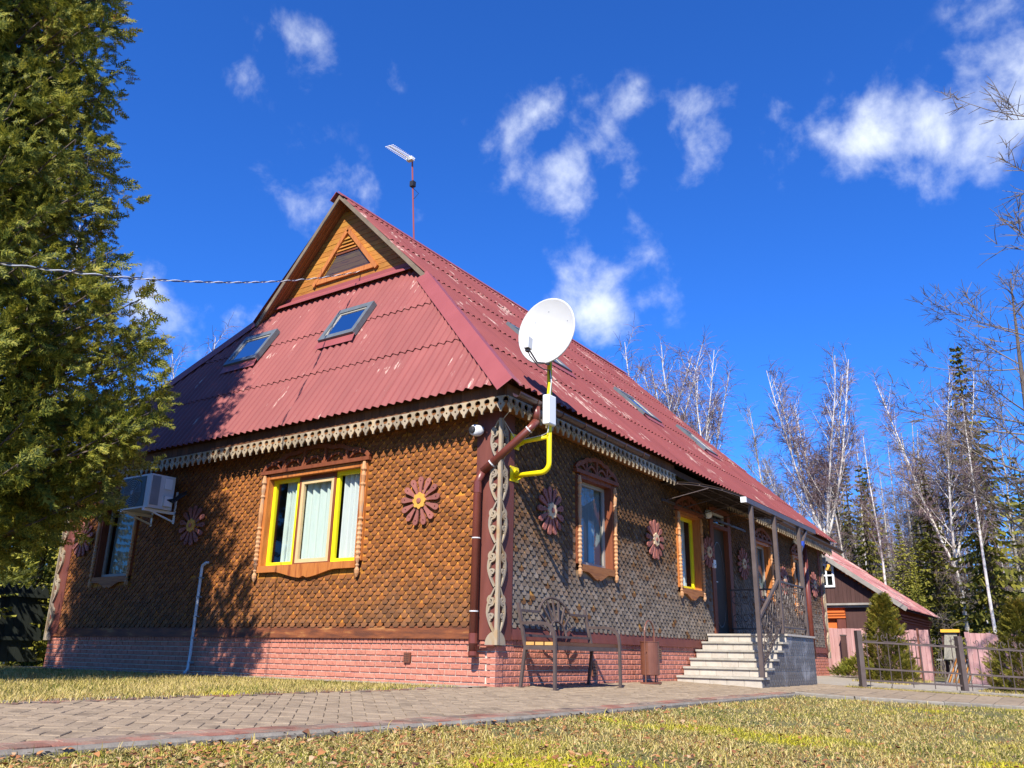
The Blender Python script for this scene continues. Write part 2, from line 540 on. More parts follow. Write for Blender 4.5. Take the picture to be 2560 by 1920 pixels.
c4 = lambda r, g, b: (r, g, b, 1.0)
M_ROOF = roof_mat('faded_red_roof_paint', c4(.255, .074, .066), c4(.205, .058, .054), c4(.50, .35, .29), .055)
M_ROOF2 = roof_mat('worn_red_roof_paint', c4(.230, .062, .054), c4(.185, .048, .044), c4(.47, .33, .27), .095)
M_ROOF3 = roof_mat('bleached_red_roof_paint', c4(.36, .12, .11), c4(.45, .22, .19), c4(.58, .44, .38), .18)
M_FLASH = mat('painted_flashing', [c4(.26, .066, .066), c4(.30, .080, .080)], rough=.5, scale=2)
M_DARKMETAL = mat('dark_bronze_metal', [c4(.075, .055, .05), c4(.11, .085, .078)], rough=.42, scale=8, spec=.5)
M_POST = mat('brown_grey_paint', [c4(.078, .058, .053), c4(.11, .085, .078)], rough=.6, scale=5, spec=.25)
M_IRON = mat('wrought_iron', [c4(.05, .038, .033), c4(.10, .075, .065)], rough=.5, scale=20, spec=.5)
M_PIPE = mat('brown_pipe', [c4(.13, .032, .020), c4(.165, .042, .028)], rough=.35, scale=4, spec=.5)
M_GUTTER = mat('brown_gutter', [c4(.055, .025, .02), c4(.09, .042, .034)], rough=.4, scale=6, spec=.5)
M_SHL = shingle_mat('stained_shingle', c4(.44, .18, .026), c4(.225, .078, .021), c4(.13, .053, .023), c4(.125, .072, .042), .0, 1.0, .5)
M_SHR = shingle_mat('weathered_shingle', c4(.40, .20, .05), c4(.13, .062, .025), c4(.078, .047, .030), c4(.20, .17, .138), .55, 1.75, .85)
M_BRICK = mat('pink_brick_panel', [c4(.42, .155, .105), c4(.51, .205, .145)], rough=.85, scale=9, bump=.7, bscale=26, rand=.10, spec=.15)
M_MORTAR = mat('pale_mortar', [c4(.48, .43, .35), c4(.58, .53, .45)], rough=.9, scale=20)
M_BROWNPAINT = mat('red_brown_paint', [c4(.115, .035, .026), c4(.165, .052, .038)], rough=.6, scale=3, stretch=(3, 3, .6), rand=.1)
M_BASEBOARD = mat('worn_base_board', [c4(.10, .035, .018), c4(.20, .062, .022), c4(.42, .21, .07)], rough=.65, scale=2.5, stretch=(.8, .8, 5), contrast=(.38, .74), rand=.1)
M_FASCIA = mat('dark_fascia_wood', [c4(.09, .035, .015), c4(.15, .06, .025)], rough=.75, scale=3, stretch=(6, 6, .5), rand=.25)
M_LACE = mat('weathered_lace_wood', [c4(.24, .20, .15), c4(.36, .29, .20), c4(.42, .31, .17)], rough=.8, scale=3, stretch=(5, 5, 1), rand=.22, bump=.2)
M_CARVE = mat('pale_carved_wood', [c4(.20, .17, .145), c4(.33, .27, .19), c4(.32, .20, .09)], rough=.75, scale=4, stretch=(2, 2, .8), contrast=(.3, .72), rand=.1)
M_PLANK = mat('golden_plank', [c4(.30, .12, .02), c4(.44, .19, .035), c4(.22, .075, .015)], rough=.65, scale=2.4, stretch=(1, 1.2, 14), rand=.16, hue=.01)
M_SOFFIT = mat('soffit_plank', [c4(.17, .066, .020), c4(.26, .11, .035)], rough=.7, scale=2.4, stretch=(10, 1, 2), rand=.16)
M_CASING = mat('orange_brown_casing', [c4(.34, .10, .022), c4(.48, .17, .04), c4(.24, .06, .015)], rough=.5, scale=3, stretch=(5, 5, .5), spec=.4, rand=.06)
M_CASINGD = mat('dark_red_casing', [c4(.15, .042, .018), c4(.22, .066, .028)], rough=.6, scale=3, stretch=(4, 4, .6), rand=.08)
M_SILL = mat('sill_board', [c4(.17, .055, .022), c4(.32, .13, .045), c4(.12, .042, .02)], rough=.65, scale=2.5, stretch=(.6, .6, 6), rand=.1)
M_SPINDLE = mat('turned_spindle', [c4(.36, .16, .07), c4(.52, .27, .12), c4(.34, .24, .17)], rough=.65, scale=6, rand=.12)
M_YELLOW = mat('yellow_window_paint', [c4(.80, .68, .012), c4(.86, .74, .016)], rough=.45, scale=5)
M_YPIPE = mat('yellow_pipe_paint', [c4(.80, .62, .006), c4(.86, .68, .01)], rough=.4, scale=5)
M_BEIGE = mat('beige_window_frame', [c4(.55, .40, .20), c4(.62, .46, .25)], rough=.5, scale=5)
M_GREYFRAME = mat('grey_taupe_frame', [c4(.30, .27, .23), c4(.36, .33, .28)], rough=.5, scale=5)
M_ANTHRA = mat('skylight_flashing', [c4(.085, .10, .11), c4(.13, .15, .16)], rough=.4, scale=6, spec=.5)
M_WHITE = mat('white_plastic', [c4(.76, .77, .77), c4(.82, .82, .82)], rough=.4, scale=3)
M_OFFWHITE = mat('off_white_metal', [c4(.55, .56, .56), c4(.64, .65, .65)], rough=.45, scale=3)
M_GREYPANEL = mat('grey_plastic', [c4(.20, .22, .24), c4(.26, .28, .30)], rough=.5, scale=5)
M_BLACK = mat('black_plastic', [c4(.02, .02, .022), c4(.03, .03, .032)], rough=.45, scale=5)
M_DISH = mat('white_dish', [c4(.50, .50, .485), c4(.57, .57, .555)], rough=.55, scale=2)
M_CURTAIN = mat('pale_green_curtain', [c4(.66, .74, .68), c4(.74, .80, .75)], rough=.9, scale=40, stretch=(1, 1, .1), translucent=.25)
M_CURTAINW = mat('white_curtain', [c4(.72, .74, .73), c4(.80, .81, .80)], rough=.9, scale=40, stretch=(1, 1, .1), translucent=.25)
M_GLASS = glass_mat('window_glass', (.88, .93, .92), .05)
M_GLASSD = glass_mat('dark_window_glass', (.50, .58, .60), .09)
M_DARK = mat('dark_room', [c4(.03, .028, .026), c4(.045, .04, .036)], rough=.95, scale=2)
M_PETAL = mat('red_brown_petal', [c4(.22, .075, .06), c4(.32, .12, .095)], rough=.7, scale=8, rand=.15)
M_PETALY = mat('yellow_petal', [c4(.55, .27, .04), c4(.66, .36, .07)], rough=.7, scale=10, rand=.15)
M_PALEHEART = mat('pale_wood_heart', [c4(.50, .36, .22), c4(.62, .47, .30)], rough=.75, scale=10)
M_TILESTEP = mat('pale_stair_tile', [c4(.36, .32, .26), c4(.44, .395, .33), c4(.48, .44, .38)], rough=.8, scale=9, rand=.07, bump=.1, contrast=(.25, .75))
M_TREAD = mat('cement_tread', [c4(.28, .255, .21), c4(.42, .39, .33)], rough=.9, scale=7, bump=.3, rand=.05)
M_CONCRETE = mat('pale_concrete', [c4(.27, .235, .185), c4(.36, .32, .26)], rough=.9, scale=4, bump=.2)
M_PAVER = mat('tan_paver', [c4(.225, .165, .105), c4(.295, .225, .15), c4(.18, .135, .09)], rough=.9, scale=5, rand=.10, bump=.35, bscale=60)
M_PAVERED = mat('red_paver', [c4(.19, .075, .052), c4(.25, .115, .08), c4(.22, .165, .12), c4(.10, .075, .065)], rough=.9, scale=3.2, rand=.28, bump=.3, bscale=60)
M_JOINT = mat('joint_sand', [c4(.10, .085, .065), c4(.15, .125, .095)], rough=.95, scale=30)
M_KERB = mat('grey_kerb', [c4(.15, .13, .105), c4(.25, .225, .185)], rough=.9, scale=9, bump=.4, rand=.1)
M_RUST = mat('rust_brown_paint', [c4(.13, .048, .028), c4(.19, .075, .045)], rough=.38, scale=4, spec=.5)
M_BENCHWOOD = mat('brown_bench_wood', [c4(.10, .045, .022), c4(.15, .07, .035)], rough=.55, scale=3, stretch=(.6, 5, 5))
M_BENCHEND = mat('fresh_end_grain', [c4(.52, .28, .08), c4(.60, .34, .11)], rough=.7, scale=20)
M_BENCHIRON = mat('bench_iron', [c4(.070, .050, .044), c4(.105, .078, .070)], rough=.55, scale=8, spec=.25)
M_PINK = mat('faded_pink_board', [c4(.33, .165, .155), c4(.43, .24, .225), c4(.48, .30, .28)], rough=.85, scale=2, stretch=(6, 6, .6), rand=.13)
M_DARKBOARD = mat('black_green_board', [c4(.016, .022, .018), c4(.03, .036, .03)], rough=.8, scale=3, stretch=(5, 5, .5), rand=.25)
M_ANNEX = mat('dark_brown_cladding', [c4(.055, .026, .022), c4(.085, .042, .036)], rough=.8, scale=3, stretch=(6, 6, .5), rand=.18)
M_ORANGE = mat('orange_plaster', [c4(.62, .135, .028), c4(.68, .16, .036)], rough=.8, scale=3)
M_OLDWOOD = mat('grey_old_wood', [c4(.20, .18, .16), c4(.33, .30, .26)], rough=.85, scale=4, rand=.15)
M_THATCH = mat('grey_thatch', [c4(.16, .15, .12), c4(.30, .28, .22)], rough=.95, scale=6, stretch=(8, 8, 1), bump=.5)
M_WIRE = mat('twisted_cable', [c4(.03, .03, .03), c4(.45, .45, .43)], rough=.5, scale=9)
M_BARGE = mat('grey_brown_barge_board', [c4(.13, .10, .07), c4(.22, .17, .12)], rough=.85, scale=4)
# ================================================================== THE HOUSE
HL, HW, ZP = 15.3, 10.22, 0.558


def gz(y):
    return .045*max(min(y, 0.0), -6.0)


house = thing('wooden_house', 'long single-storey house clad in brown wooden shingles with a red corrugated half-hipped roof', 'house', (0, 0, 0))


def wall_holes(mb, F, u0, u1, z0, z1, holes, d=0.0):
    us = sorted({u0, u1, *[h[0] for h in holes], *[h[1] for h in holes]})
    zs = sorted({z0, z1, *[h[2] for h in holes], *[h[3] for h in holes]})
    for a, b in zip(us, us[1:]):
        for c, e in zip(zs, zs[1:]):
            m = ((a+b)/2, (c+e)/2)
            if any(h[0] < m[0] < h[1] and h[2] < m[1] < h[3] for h in holes): continue
            mb.add([F(a, c, d), F(b, c, d), F(b, e, d), F(a, e, d)], [(0, 1, 2, 3)])


# openings (u0,u1,z0,z1)
OP_TRIPLE = (-4.40, -2.40, 1.585, 2.94)
OP_LEFT = (-8.95, -7.93, 1.57, 2.88)
OP_R = [(2.02, 3.02, 1.63, 2.90), (5.64, 6.58, 1.56, 2.89), (9.85, 10.79, 1.60, 2.84), (12.66, 13.60, 1.50, 2.81)]
OP_DOOR = (7.30, 8.20, 0.80, 3.22)

mb = MB(); wall_holes(mb, FL, -HW, 0, ZP-.02, 3.5, [OP_TRIPLE, OP_LEFT]); end_wall = mb.build('end_wall', M_FASCIA, house)
mb = MB(); wall_holes(mb, FR, 0, HL, ZP-.02, 3.5, OP_R+[OP_DOOR]); long_wall = mb.build('long_wall', M_FASCIA, house)
mb = MB(); mb.poly([(0, HW, 0), (HL, HW, 0), (HL, HW, 3.4), (0, HW, 3.4)]); mb.build('rear_wall', M_FASCIA, house)
mb = MB(); mb.poly([(HL, 0, -.1), (HL, HW, -.1), (HL, HW, 3.4), (HL, 0, 3.4)]); mb.build('far_wall', M_FASCIA, house)

# ---- shingles
SW, SP, SH = .142, .0585, .150


def shingle_into(mb, F, u, z, jd=0.0, w=SW-.006, tilt=0.0):
    c, cv_ = .034, .054; h = SH
    P2 = [(-w/2+c, 0), (w/2-c, 0), (w/2, cv_), (w/2, h), (-w/2, h), (-w/2, cv_)]
    fr = [F(u+a, z+b, .037+jd-(.030+tilt)*b/h) for a, b in P2]
    bk = [F(u+a, z+b, .001+.006*(1-b/h)) for a, b in P2]
    uvs = [[((a+w/2)/w, b/(2*SP)) for a, b in P2]]
    faces = [(0, 1, 2, 3, 4, 5)]
    for i in (0, 1, 2, 4, 5):
        j = (i+1) % 6
        faces.append((i, i+6, j+6, j)); uvs.append([(.5, .02)]*4)
    mb.add(fr+bk, faces, uvs)


def do_shingles(F, u0, u1, z0, z1, holes, normal, seed):
    r = random.Random(seed); L = []
    nrow = int((z1-z0)/SP)
    for i in range(nrow):
        z = z0+i*SP; off = 0 if i % 2 else SW/2
        k = 0
        while u0+off+k*SW < u1:
            u = u0+off+k*SW+r.uniform(-.004, .004); k += 1
            if any(h[0] < u < h[1] and h[2] < z+.08 < h[3] for h in holes): continue
            if r.random() < .002: continue
            L.append((u, z+r.uniform(-.004, .004), r.uniform(-.003, .004), r.uniform(-.003, .003)))
    return L


EX_L = [(-4.53, -2.28, 1.42, 3.10), (-9.07, -7.80, 1.42, 3.0)]
EX_R = [(o[0]-.10, o[1]+.10, o[2]-.12, o[3]+.10) for o in OP_R]+[(7.17, 8.33, .5, 3.24)]
SL = do_shingles(FL, -HW+.32, -.33, .690, 3.50, EX_L, (-1, 0, 0), 1)
SR = do_shingles(FR, .29, HL-.28, .690, 3.50, EX_R, (0, -1, 0), 2)
cand = [(pxarea(FL(u, z, 0), Vector((-1, 0, 0))), 'L', s) for s in SL for u, z in [s[:2]]] + \
       [(pxarea(FR(u, z, 0), Vector((0, -1, 0))), 'R', s) for s in SR for u, z in [s[:2]]]
cand.sort(key=lambda c: -c[0])
_sm = {}
for key, F, m in (('L', FL, M_SHL), ('R', FR, M_SHR)):
    q = MB(); shingle_into(q, F, 0, 0); _sm[key] = q.mesh('shingle', m)
rest = {'L': MB(), 'R': MB()}
for i, (a, key, (u, z, jd, tl)) in enumerate(cand):
    F = FL if key == 'L' else FR
    if i < 300:
        rr = rnd.uniform(-.02, .02)
        inst('shingle', _sm[key], end_wall if key == 'L' else long_wall, F(u, z, jd), (rr, 0, 0) if key == 'L' else (0, rr, 0))
    else:
        shingle_into(rest[key], F, u, z, jd, tilt=tl)
prop(rest['L'].build('shingle_cladding', M_SHL, end_wall), kind='stuff')
prop(rest['R'].build('shingle_cladding', M_SHR, long_wall), kind='stuff')

# ---- base boards (one per length)
def base_board(F, u0, u1):
    mb = MB()
    mb.add([F(u0, .545, .055), F(u1, .545, .055), F(u1, .70, .022), F(u0, .70, .022), F(u0, .545, 0), F(u1, .545, 0), F(u1, .70, 0), F(u0, .70, 0)],
           [(0, 1, 2, 3), (0, 4, 5, 1), (3, 2, 6, 7), (0, 3, 7, 4), (1, 5, 6, 2)])
    return mb
for a, b in ((-10.0, -7.6), (-7.597, -5.0), (-4.997, -2.55), (-2.547, -.335)): base_board(FL, a, b).build('base_board', M_BASEBOARD, end_wall)
for a, b in ((.29, 2.8), (2.803, 6.72), (8.47, 11.5), (11.503, 15.0)): base_board(FR, a, b).build('base_board', M_BROWNPAINT, long_wall)

# ---- plinth: brick panel, mortar joints recessed
mb = MB()
mb.add([FL(-HW, -.15, 0), FL(0, -.15, 0), FL(0, ZP, 0), FL(-HW, ZP, 0)], [(0, 1, 2, 3)])
mb.add([FR(0, -.2, 0), FR(HL, -.2, 0), FR(HL, ZP, 0), FR(0, ZP, 0)], [(0, 1, 2, 3)])
plinth = mb.build('brick_plinth', M_MORTAR, house)


def brick_into(mb, F, u, z, w, h, d=.014):
    b = .006
    P = [F(u-w/2, z, 0), F(u+w/2, z, 0), F(u+w/2, z+h, 0), F(u-w/2, z+h, 0), F(u-w/2, z, d-b), F(u+w/2, z, d-b), F(u+w/2, z+h, d-b), F(u-w/2, z+h, d-b),
         F(u-w/2+b, z+b, d), F(u+w/2-b, z+b, d), F(u+w/2-b, z+h-b, d), F(u-w/2+b, z+h-b, d)]
    fs = [(8, 9, 10, 11)]
    for i in range(4):
        j = (i+1) % 4
        fs += [(i, j, j+4, i+4), (i+4, j+4, j+8, i+8)]
    mb.add(P, fs)


BW, BP, BHt, J = .180, .0733, .0610, .0120
blist = []; slist = []
for key, F, u0, u1 in (('L', FL, -HW+.01, -.105), ('R', FR, .132, HL-.02)):
    nrm = Vector((-1, 0, 0)) if key == 'L' else Vector((0, -1, 0))
    for row in range(-1, 6):
        z = .472-.0065-(row+1)*BP-BHt+.002
        off = (BW/2 if row % 2 else 0)
        n = int((u1-u0)/BW)+2
        for k in range(n):
            a = u0-off+k*BW; b = a+BW-J
            a = max(a, u0); b = min(b, u1)
            if b-a < .03: continue
            if key == 'R' and 6.75 < (a+b)/2 < 8.44: continue
            blist.append((pxarea(F((a+b)/2, z, 0), nrm)*(b-a), key, (a+b)/2, z, b-a, BHt))
    k = 0
    while u0+k*.0775 < u1:
        a = u0+k*.0775; k += 1
        if key == 'R' and 6.75 < a < 8.44: continue
        slist.append((pxarea(F(a, .5, 0), nrm), key, a+.034, .481, .068, .072))
_bm = {}


def brick_mesh(key, w, h, d):
    kk = (key, round(w, 3), h, d)
    if kk not in _bm:
        q = MB(); brick_into(q, FL if key == 'L' else FR, 0, 0, w, h, d); _bm[kk] = q.mesh('brick', M_BRICK)
    return _bm[kk]


for lst, nm, d in ((blist, 'brick', .016), (slist, 'soldier_brick', .026)):
    lst.sort(key=lambda c: -c[0]); q = MB()
    for i, (a, key, u, z, w, h) in enumerate(lst):
        F = FL if key == 'L' else FR
        if i < 300: inst(nm, brick_mesh(key, w, h, d), plinth, F(u, z, rnd.uniform(-.001, .002)))
        else: brick_into(q, F, u, z, w, h, d)
    if q.v: prop(q.build(nm+'_courses', M_BRICK, plinth), kind='stuff')
# corner quoin courses (wrapping the corner), one per course
for row in range(-1, 6):
    z = .472-.0065-(row+1)*BP-BHt+.002; wl = .10
    q = MB(); q.box((-.030, -.030, z), (.12, wl, z+BHt)); q.build('quoin_brick', M_BRICK, plinth)
q = MB(); q.box((-.034, -.034, .481), (.125, .10, .553)); q.build('quoin_brick', M_BRICK, plinth)
q = MB(); q.box((-.023, -.023, -.05), (.05, .05, .478)); q.build('quoin_mortar', M_MORTAR, plinth)

# plinth vents and cover plates
def vent(F, u, z, w, h, name, label, m):
    q = MB(); q.box((u-w/2, z-h/2, .016), (u+w/2, z+h/2, .045), F); t = thing(name, label, 'vent plate', F(u, z, 0))
    q.build('cover', m, t); r = MB()
    for i in range(4):
        for j in range(3): r.box((u-w*.32+j*w*.25, z-h*.36+i*h*.2, .046), (u-w*.32+j*w*.25+w*.1, z-h*.36+i*h*.2+h*.09, .049), F)
    r.build('grille', M_DARK, t)
vent(FL, -1.36, .31, .105, .125, 'plinth_vent', 'small red-brown vent cover on the sunny brick plinth of the end wall', M_RUST)
vent(FR, 2.42, .20, .13, .20, 'plinth_vent', 'rust-brown plate on the shaded brick plinth behind the bench', M_RUST)
vent(FR, 4.63, .43, .13, .16, 'plinth_vent', 'rust-brown plate high on the plinth just left of the stairs', M_RUST)

# ---- corner boards and carving
def curve(fn, n=14, a=0.0, b=1.0): return [fn(a+(b-a)*i/(n-1)) for i in range(n)]


def scroll(cx, cz, r0, r1, a0, turns, n=18):
    return [(cx+(r0+(r1-r0)*t)*math.cos(a0+turns*2*PI*t), cz+(r0+(r1-r0)*t)*math.sin(a0+turns*2*PI*t)) for t in [i/(n-1) for i in range(n)]]


def corner_carving(F, sgn, z0, z1, u_edge, parent, w=.19, d=.075):
    """open carved lace plate standing on the corner; sgn: direction away from the edge"""
    q = MB()
    X = lambda s: u_edge+sgn*s
    q.box((min(X(-.004), X(.018)), z0, d-.04), (max(X(-.004), X(.018)), z1, d), F)
    H = (z1-z0-.16)/5.0
    # foot
    q.prism([(X(.03), z0)]+[(X(.03+.155*math.cos(a)), z0+.16*math.sin(a)) for a in [i*PI/2/8 for i in range(9)]], F, d-.035, d-.002) if sgn > 0 else \
        q.prism([(X(.03), z0)]+[(X(.03+.155*math.cos(a)), z0+.16*math.sin(a)) for a in [i*PI/2/8 for i in range(9)]], F, d-.035, d-.002)
    for k in range(5):
        zb = z0+.15+k*H
        P = [(X(.03+.035), zb), (X(.03+.09), zb+.18*H), (X(.03+.13), zb+.42*H), (X(.03+.115), zb+.66*H), (X(.05), zb+.98*H)]
        ln = []
        for i in range(len(P)-1):
            for j in range(4):
                t = j/4; p0 = P[max(0, i-1)]; p1 = P[i]; p2 = P[i+1]; p3 = P[min(len(P)-1, i+2)]
                ln.append(tuple(.5*(2*p1[c]+(p2[c]-p0[c])*t+(2*p0[c]-5*p1[c]+4*p2[c]-p3[c])*t*t+(3*p1[c]-p0[c]-3*p2[c]+p3[c])*t**3) for c in (0, 1)))
        ln.append(P[-1]); q.ribbon(ln, lambda t: .030-.012*abs(2*t-1), F, d-.035, d)
        q.ribbon(scroll(X(.03+.080), zb+.70*H, .056, .010, PI/2, -1.5*sgn), .024, F, d-.035, d-.002)
        q.ribbon([(X(.03+.12), zb+.44*H), (X(.03+.10), zb+.56*H), (X(.03+.05), zb+.60*H), (X(.035), zb+.72*H), (X(.045), zb+.84*H)], .022, F, d-.033, d-.004)
        q.ribbon(scroll(X(.03+.075), zb+.34*H, .045, .008, -PI/2, 1.4*sgn), .022, F, d-.033, d-.003)
    return q.build('carved_corner', M_CARVE, parent)


mb = MB(); mb.box((-.33, .535, 0), (.045, 3.5, .045), FL); mb.build('corner_board', M_BROWNPAINT, end_wall)
mb = MB(); mb.box((-.0445, .535, 0.002), (.285, 3.5, .044), FR); mb.build('corner_board', M_BROWNPAINT, long_wall)
corner_carving(FL, -1, .475, 3.30, .085, end_wall, d=.085)
corner_carving(FR, 1, .475, 3.30, -.083, long_wall, d=.083)
mb = MB(); mb.box((-.22, .46, .045), (.045, .475, .11), FL); mb.build('carving_shelf', M_BROWNPAINT, end_wall)
# far left and far right corners
mb = MB(); mb.box((-HW-.04, .535, 0), (-HW+.33, 3.5, .045), FL); mb.build('corner_board', M_BROWNPAINT, end_wall)
corner_carving(FL, 1, .475, 3.30, -HW-.03, end_wall, d=.085)
mb = MB(); mb.box((HL-.27, .50, 0), (HL+.04, 3.5, .045), FR); mb.build('corner_board', M_BROWNPAINT, long_wall)
corner_carving(FR, -1, .42, 3.2, HL+.03, long_wall, d=.080)


# ---- windows
def F_off(F, du, dz): return lambda u, z, d: F(u+du, z+dz, d)


def spindle(F, u, z0, z1, d, parent, r=.036):
    H = z1-z0; prof = []
    def add(h, rr): prof.append((rr*r, h))
    add(0, .3); add(.05*H, .9); add(.08*H, .5)
    for i in range(7):
        h = .08+i*.045; add(h*H+.004, .72); add((h+.022)*H, 1.0); add((h+.041)*H, .72)
    add(.41*H, .6); add(.43*H, 1.05); add(.45*H, .6); add(.6*H, .95); add(.75*H, .62); add(.77*H, 1.0); add(.79*H, .6); add(.86*H, .95); add(.9*H, .6); add(.92*H, 1.05); add(H, .55)
    q = MB(); q.lathe(prof, lambda a, b, h: F(u+a, z0+h, d+b), 8); q.build('spindle', M_SPINDLE, parent, smooth=False)


def wavy_sill(F, u0, u1, z0, z1, d0, d1, parent, m=None):
    n = 28; bot = []
    for i in range(n+1):
        t = i/n; s = abs(2*t-1)
        z = z0+.0 if s > .62 else z0-.105*math.sin((1-s/.62)*PI/2)**1.5
        if s < .07: z += .03*(1-s/.07)
        bot.append((u0+(u1-u0)*t, z))
    q = MB(); q.prism(bot+[(u1, z1), (u0, z1)], F, d0, d1); return q.build('sill_board', m or M_SILL, parent)


def crown(F, u0, u1, z0, h, d0, d1, parent, arches=4, m=None):
    q = MB(); w = u1-u0
    def top(t):
        s = abs(2*t-1)
        return z0+h*(.22+.78*(1-s**1.7))*(1-.10*math.cos(s*6*PI)*(.6 if s > .2 else 0)) if s < .97 else z0+h*.10
    q.ribbon([(u0+w*t, top(t)) for t in [i/40 for i in range(41)]], .062, F, d0, d1)
    q.box((u0-.02, z0-.035, d0), (u1+.02, z0+.02, d1+.02), F)
    for i in range(arches):
        a = u0+w*(i+.06)/arches; b = u0+w*(i+.94)/arches
        hh = h*(.34 if i in (0, arches-1) else .42)
        q.ribbon([(a+(b-a)*t, z0+.02+hh*math.sin(PI*t)**.7) for t in [j/10 for j in range(11)]], .036, F, d0, d1-.006)
    for i in range(1, arches):
        x = u0+w*i/arches; t = i/arches
        q.ribbon([(x-.012, z0+.02), (x+.008, (z0+top(t))/2), (x, top(t))], .045, F, d0, d1-.004)
    return q.build('crown_carving', m or M_CASINGD, parent)


def frame_rect(q, F, u0, u1, z0, z1, w, d0, d1, wb=None, wt=None):
    wb = wb or w; wt = wt or w
    q.box((u0, z0, d0), (u0+w, z1, d1), F); q.box((u1-w, z0, d0), (u1, z1, d1), F)
    q.box((u0+w, z0, d0), (u1-w, z0+wb, d1), F); q.box((u0+w, z1-wt, d0), (u1-w, z1, d1), F)
    return q


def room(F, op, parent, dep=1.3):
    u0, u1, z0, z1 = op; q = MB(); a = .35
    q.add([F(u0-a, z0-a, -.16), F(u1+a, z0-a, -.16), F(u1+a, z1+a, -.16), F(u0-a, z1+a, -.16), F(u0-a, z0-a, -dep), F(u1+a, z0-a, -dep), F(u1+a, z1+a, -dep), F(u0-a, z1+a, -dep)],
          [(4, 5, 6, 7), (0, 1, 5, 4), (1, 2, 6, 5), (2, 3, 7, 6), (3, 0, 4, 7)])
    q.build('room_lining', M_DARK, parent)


def curtain(F, u0, u1, z0, z1, d, label, m, folds=9, amp=.028, group=None, seed=0):
    r = random.Random(seed); n = folds*8; q = MB()
    ph = [r.uniform(0, 6) for _ in range(4)]
    V = []
    for k, z in enumerate((z0, (z0+z1)/2, z1)):
        for i in range(n+1):
            t = i/n; V.append(F(u0+(u1-u0)*t, z, d+amp*math.sin(t*folds*2*PI+ph[0]+.6*math.sin(t*9+ph[1]))*(1-.25*k*.5)+.01*math.sin(t*31+ph[2])))
    fs = []
    for k in range(2):
        for i in range(n): a = k*(n+1)+i; fs.append((a, a+1, a+n+2, a+n+1))
    q.add(V, fs)
    t = q.build('curtain', m, None, smooth=True, org=F((u0+u1)/2, z0, d))
    prop(t, label, 'curtain', group)


def window(F, op, name_label, frame_mat, parent, cas_mat, glass, crown_h, mid=(), casing=.10, detail=True, spin=True):
    u0, u1, z0, z1 = op
    q = MB(); frame_rect(q, F, u0+.012, u1-.012, z0+.006, z1-.012, .055, -.125, -.075)
    w = q.build('window', frame_mat, parent)
    if name_label: w['label'] = name_label
    # reveal boards and casing
    q = MB()
    q.box((u0-casing, z0, .0), (u0+.012, z1+.03, .055), F); q.box((u0, z0, -.16), (u0+.012, z1, -.001), F)
    q.build('side_casing', cas_mat, w)
    q = MB()
    q.box((u1-.012, z0, .0), (u1+casing, z1+.03, .055), F); q.box((u1-.012, z0, -.16), (u1, z1, -.001), F)
    q.build('side_casing', cas_mat, w)
    q = MB(); q.box((u0+.012, z1-.012, -.16), (u1-.012, z1+.05, .05), F); q.build('head_casing', cas_mat, w)
    q = MB(); q.box((u0+.012, z0-.03, -.16), (u1-.012, z0+.004, .03), F); q.build('inner_sill', cas_mat, w)
    wavy_sill(F, u0-.03, u1+.03, z0-.10, z0-.002, .031, .075, w)
    if spin:
        for uu in (u0-casing*.62, u1+casing*.62):
            spindle(F, uu, z0-.03, z1+.01, .075, w)
            q = MB(); q.lathe([(.01, -.16), (.032, -.12), (.036, -.075), (.018, -.04), (.03, -.02), (.02, 0)], lambda a, b, h: F(uu+a, z0-.03+h, .075+b), 8); q.build('drop_finial', M_SPINDLE, w)
    if crown_h: crown(F, u0-casing-.05, u1+casing+.05, z1+.085, crown_h, .03, .075, w)
    q = MB(); q.add([F(u0+.06, z0+.05, -.10), F(u1-.06, z0+.05, -.10), F(u1-.06, z1-.06, -.10), F(u0+.06, z1-.06, -.10)], [(0, 1, 2, 3)]); q.build('pane', glass, w)
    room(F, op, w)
    return w


# the sunny three-part window
u0, u1, z0, z1 = OP_TRIPLE
m1, m2 = -3.765, -2.99
q = MB(); w = None
frame_rect(q, FL, u0+.012, m1-.02, z0+.004, z1-.012, .055, -.10, -.045)
w = q.build('window', M_YELLOW, end_wall); w['label'] = 'three-part window with bright yellow frames'
q = MB(); frame_rect(q, FL, m1+.025, m2-.045, z0+.03, z1-.08, .055, -.085, -.035); q.build('sash', M_BEIGE, w)['label'] = 'beige opening sash in the middle'
q = MB(); frame_rect(q, FL, m2-.0, u1-.012, z0+.004, z1-.012, .058, -.10, -.045); q.build('side_frame', M_YELLOW, w)
q = MB(); q.box((m1-.019, z0+.004, -.10), (m1+.024, z1-.012, -.03), FL); q.box((m2-.044, z0+.004, -.10), (m2-.001, z1-.012, -.03), FL)
q.box((m1+.025, z0+.004, -.10), (m2-.045, z0+.028, -.03), FL); q.box((m1+.025, z1-.078, -.10), (m2-.045, z1-.012, -.03), FL); q.build('mullion', M_CASINGD, w)
for a, b in ((u0+.065, m1-.073), (m1+.078, m2-.098), (m2+.056, u1-.068)):
    q = MB(); q.add([FL(a, z0+.055, -.066), FL(b, z0+.055, -.066), FL(b, z1-.06, -.066), FL(a, z1-.06, -.066)], [(0, 1, 2, 3)]); q.build('pane', M_GLASS, w)
for sx, (a, b, c) in enumerate(((u0-.115, u0+.012, u0), (u1-.012, u1+.115, u1))):
    q = MB(); q.box((a, z0, .0), (b, z1+.05, .06), FL); q.box((min(c, c+(.012 if sx == 0 else -.012)), z0, -.16), (max(c, c+(.012 if sx == 0 else -.012)), z1, -.001), FL); q.build('side_casing', M_CASING, w)
q = MB(); q.box((u0+.012, z1-.012, -.16), (u1-.012, z1+.06, .055), FL); q.build('head_casing', M_CASING, w)
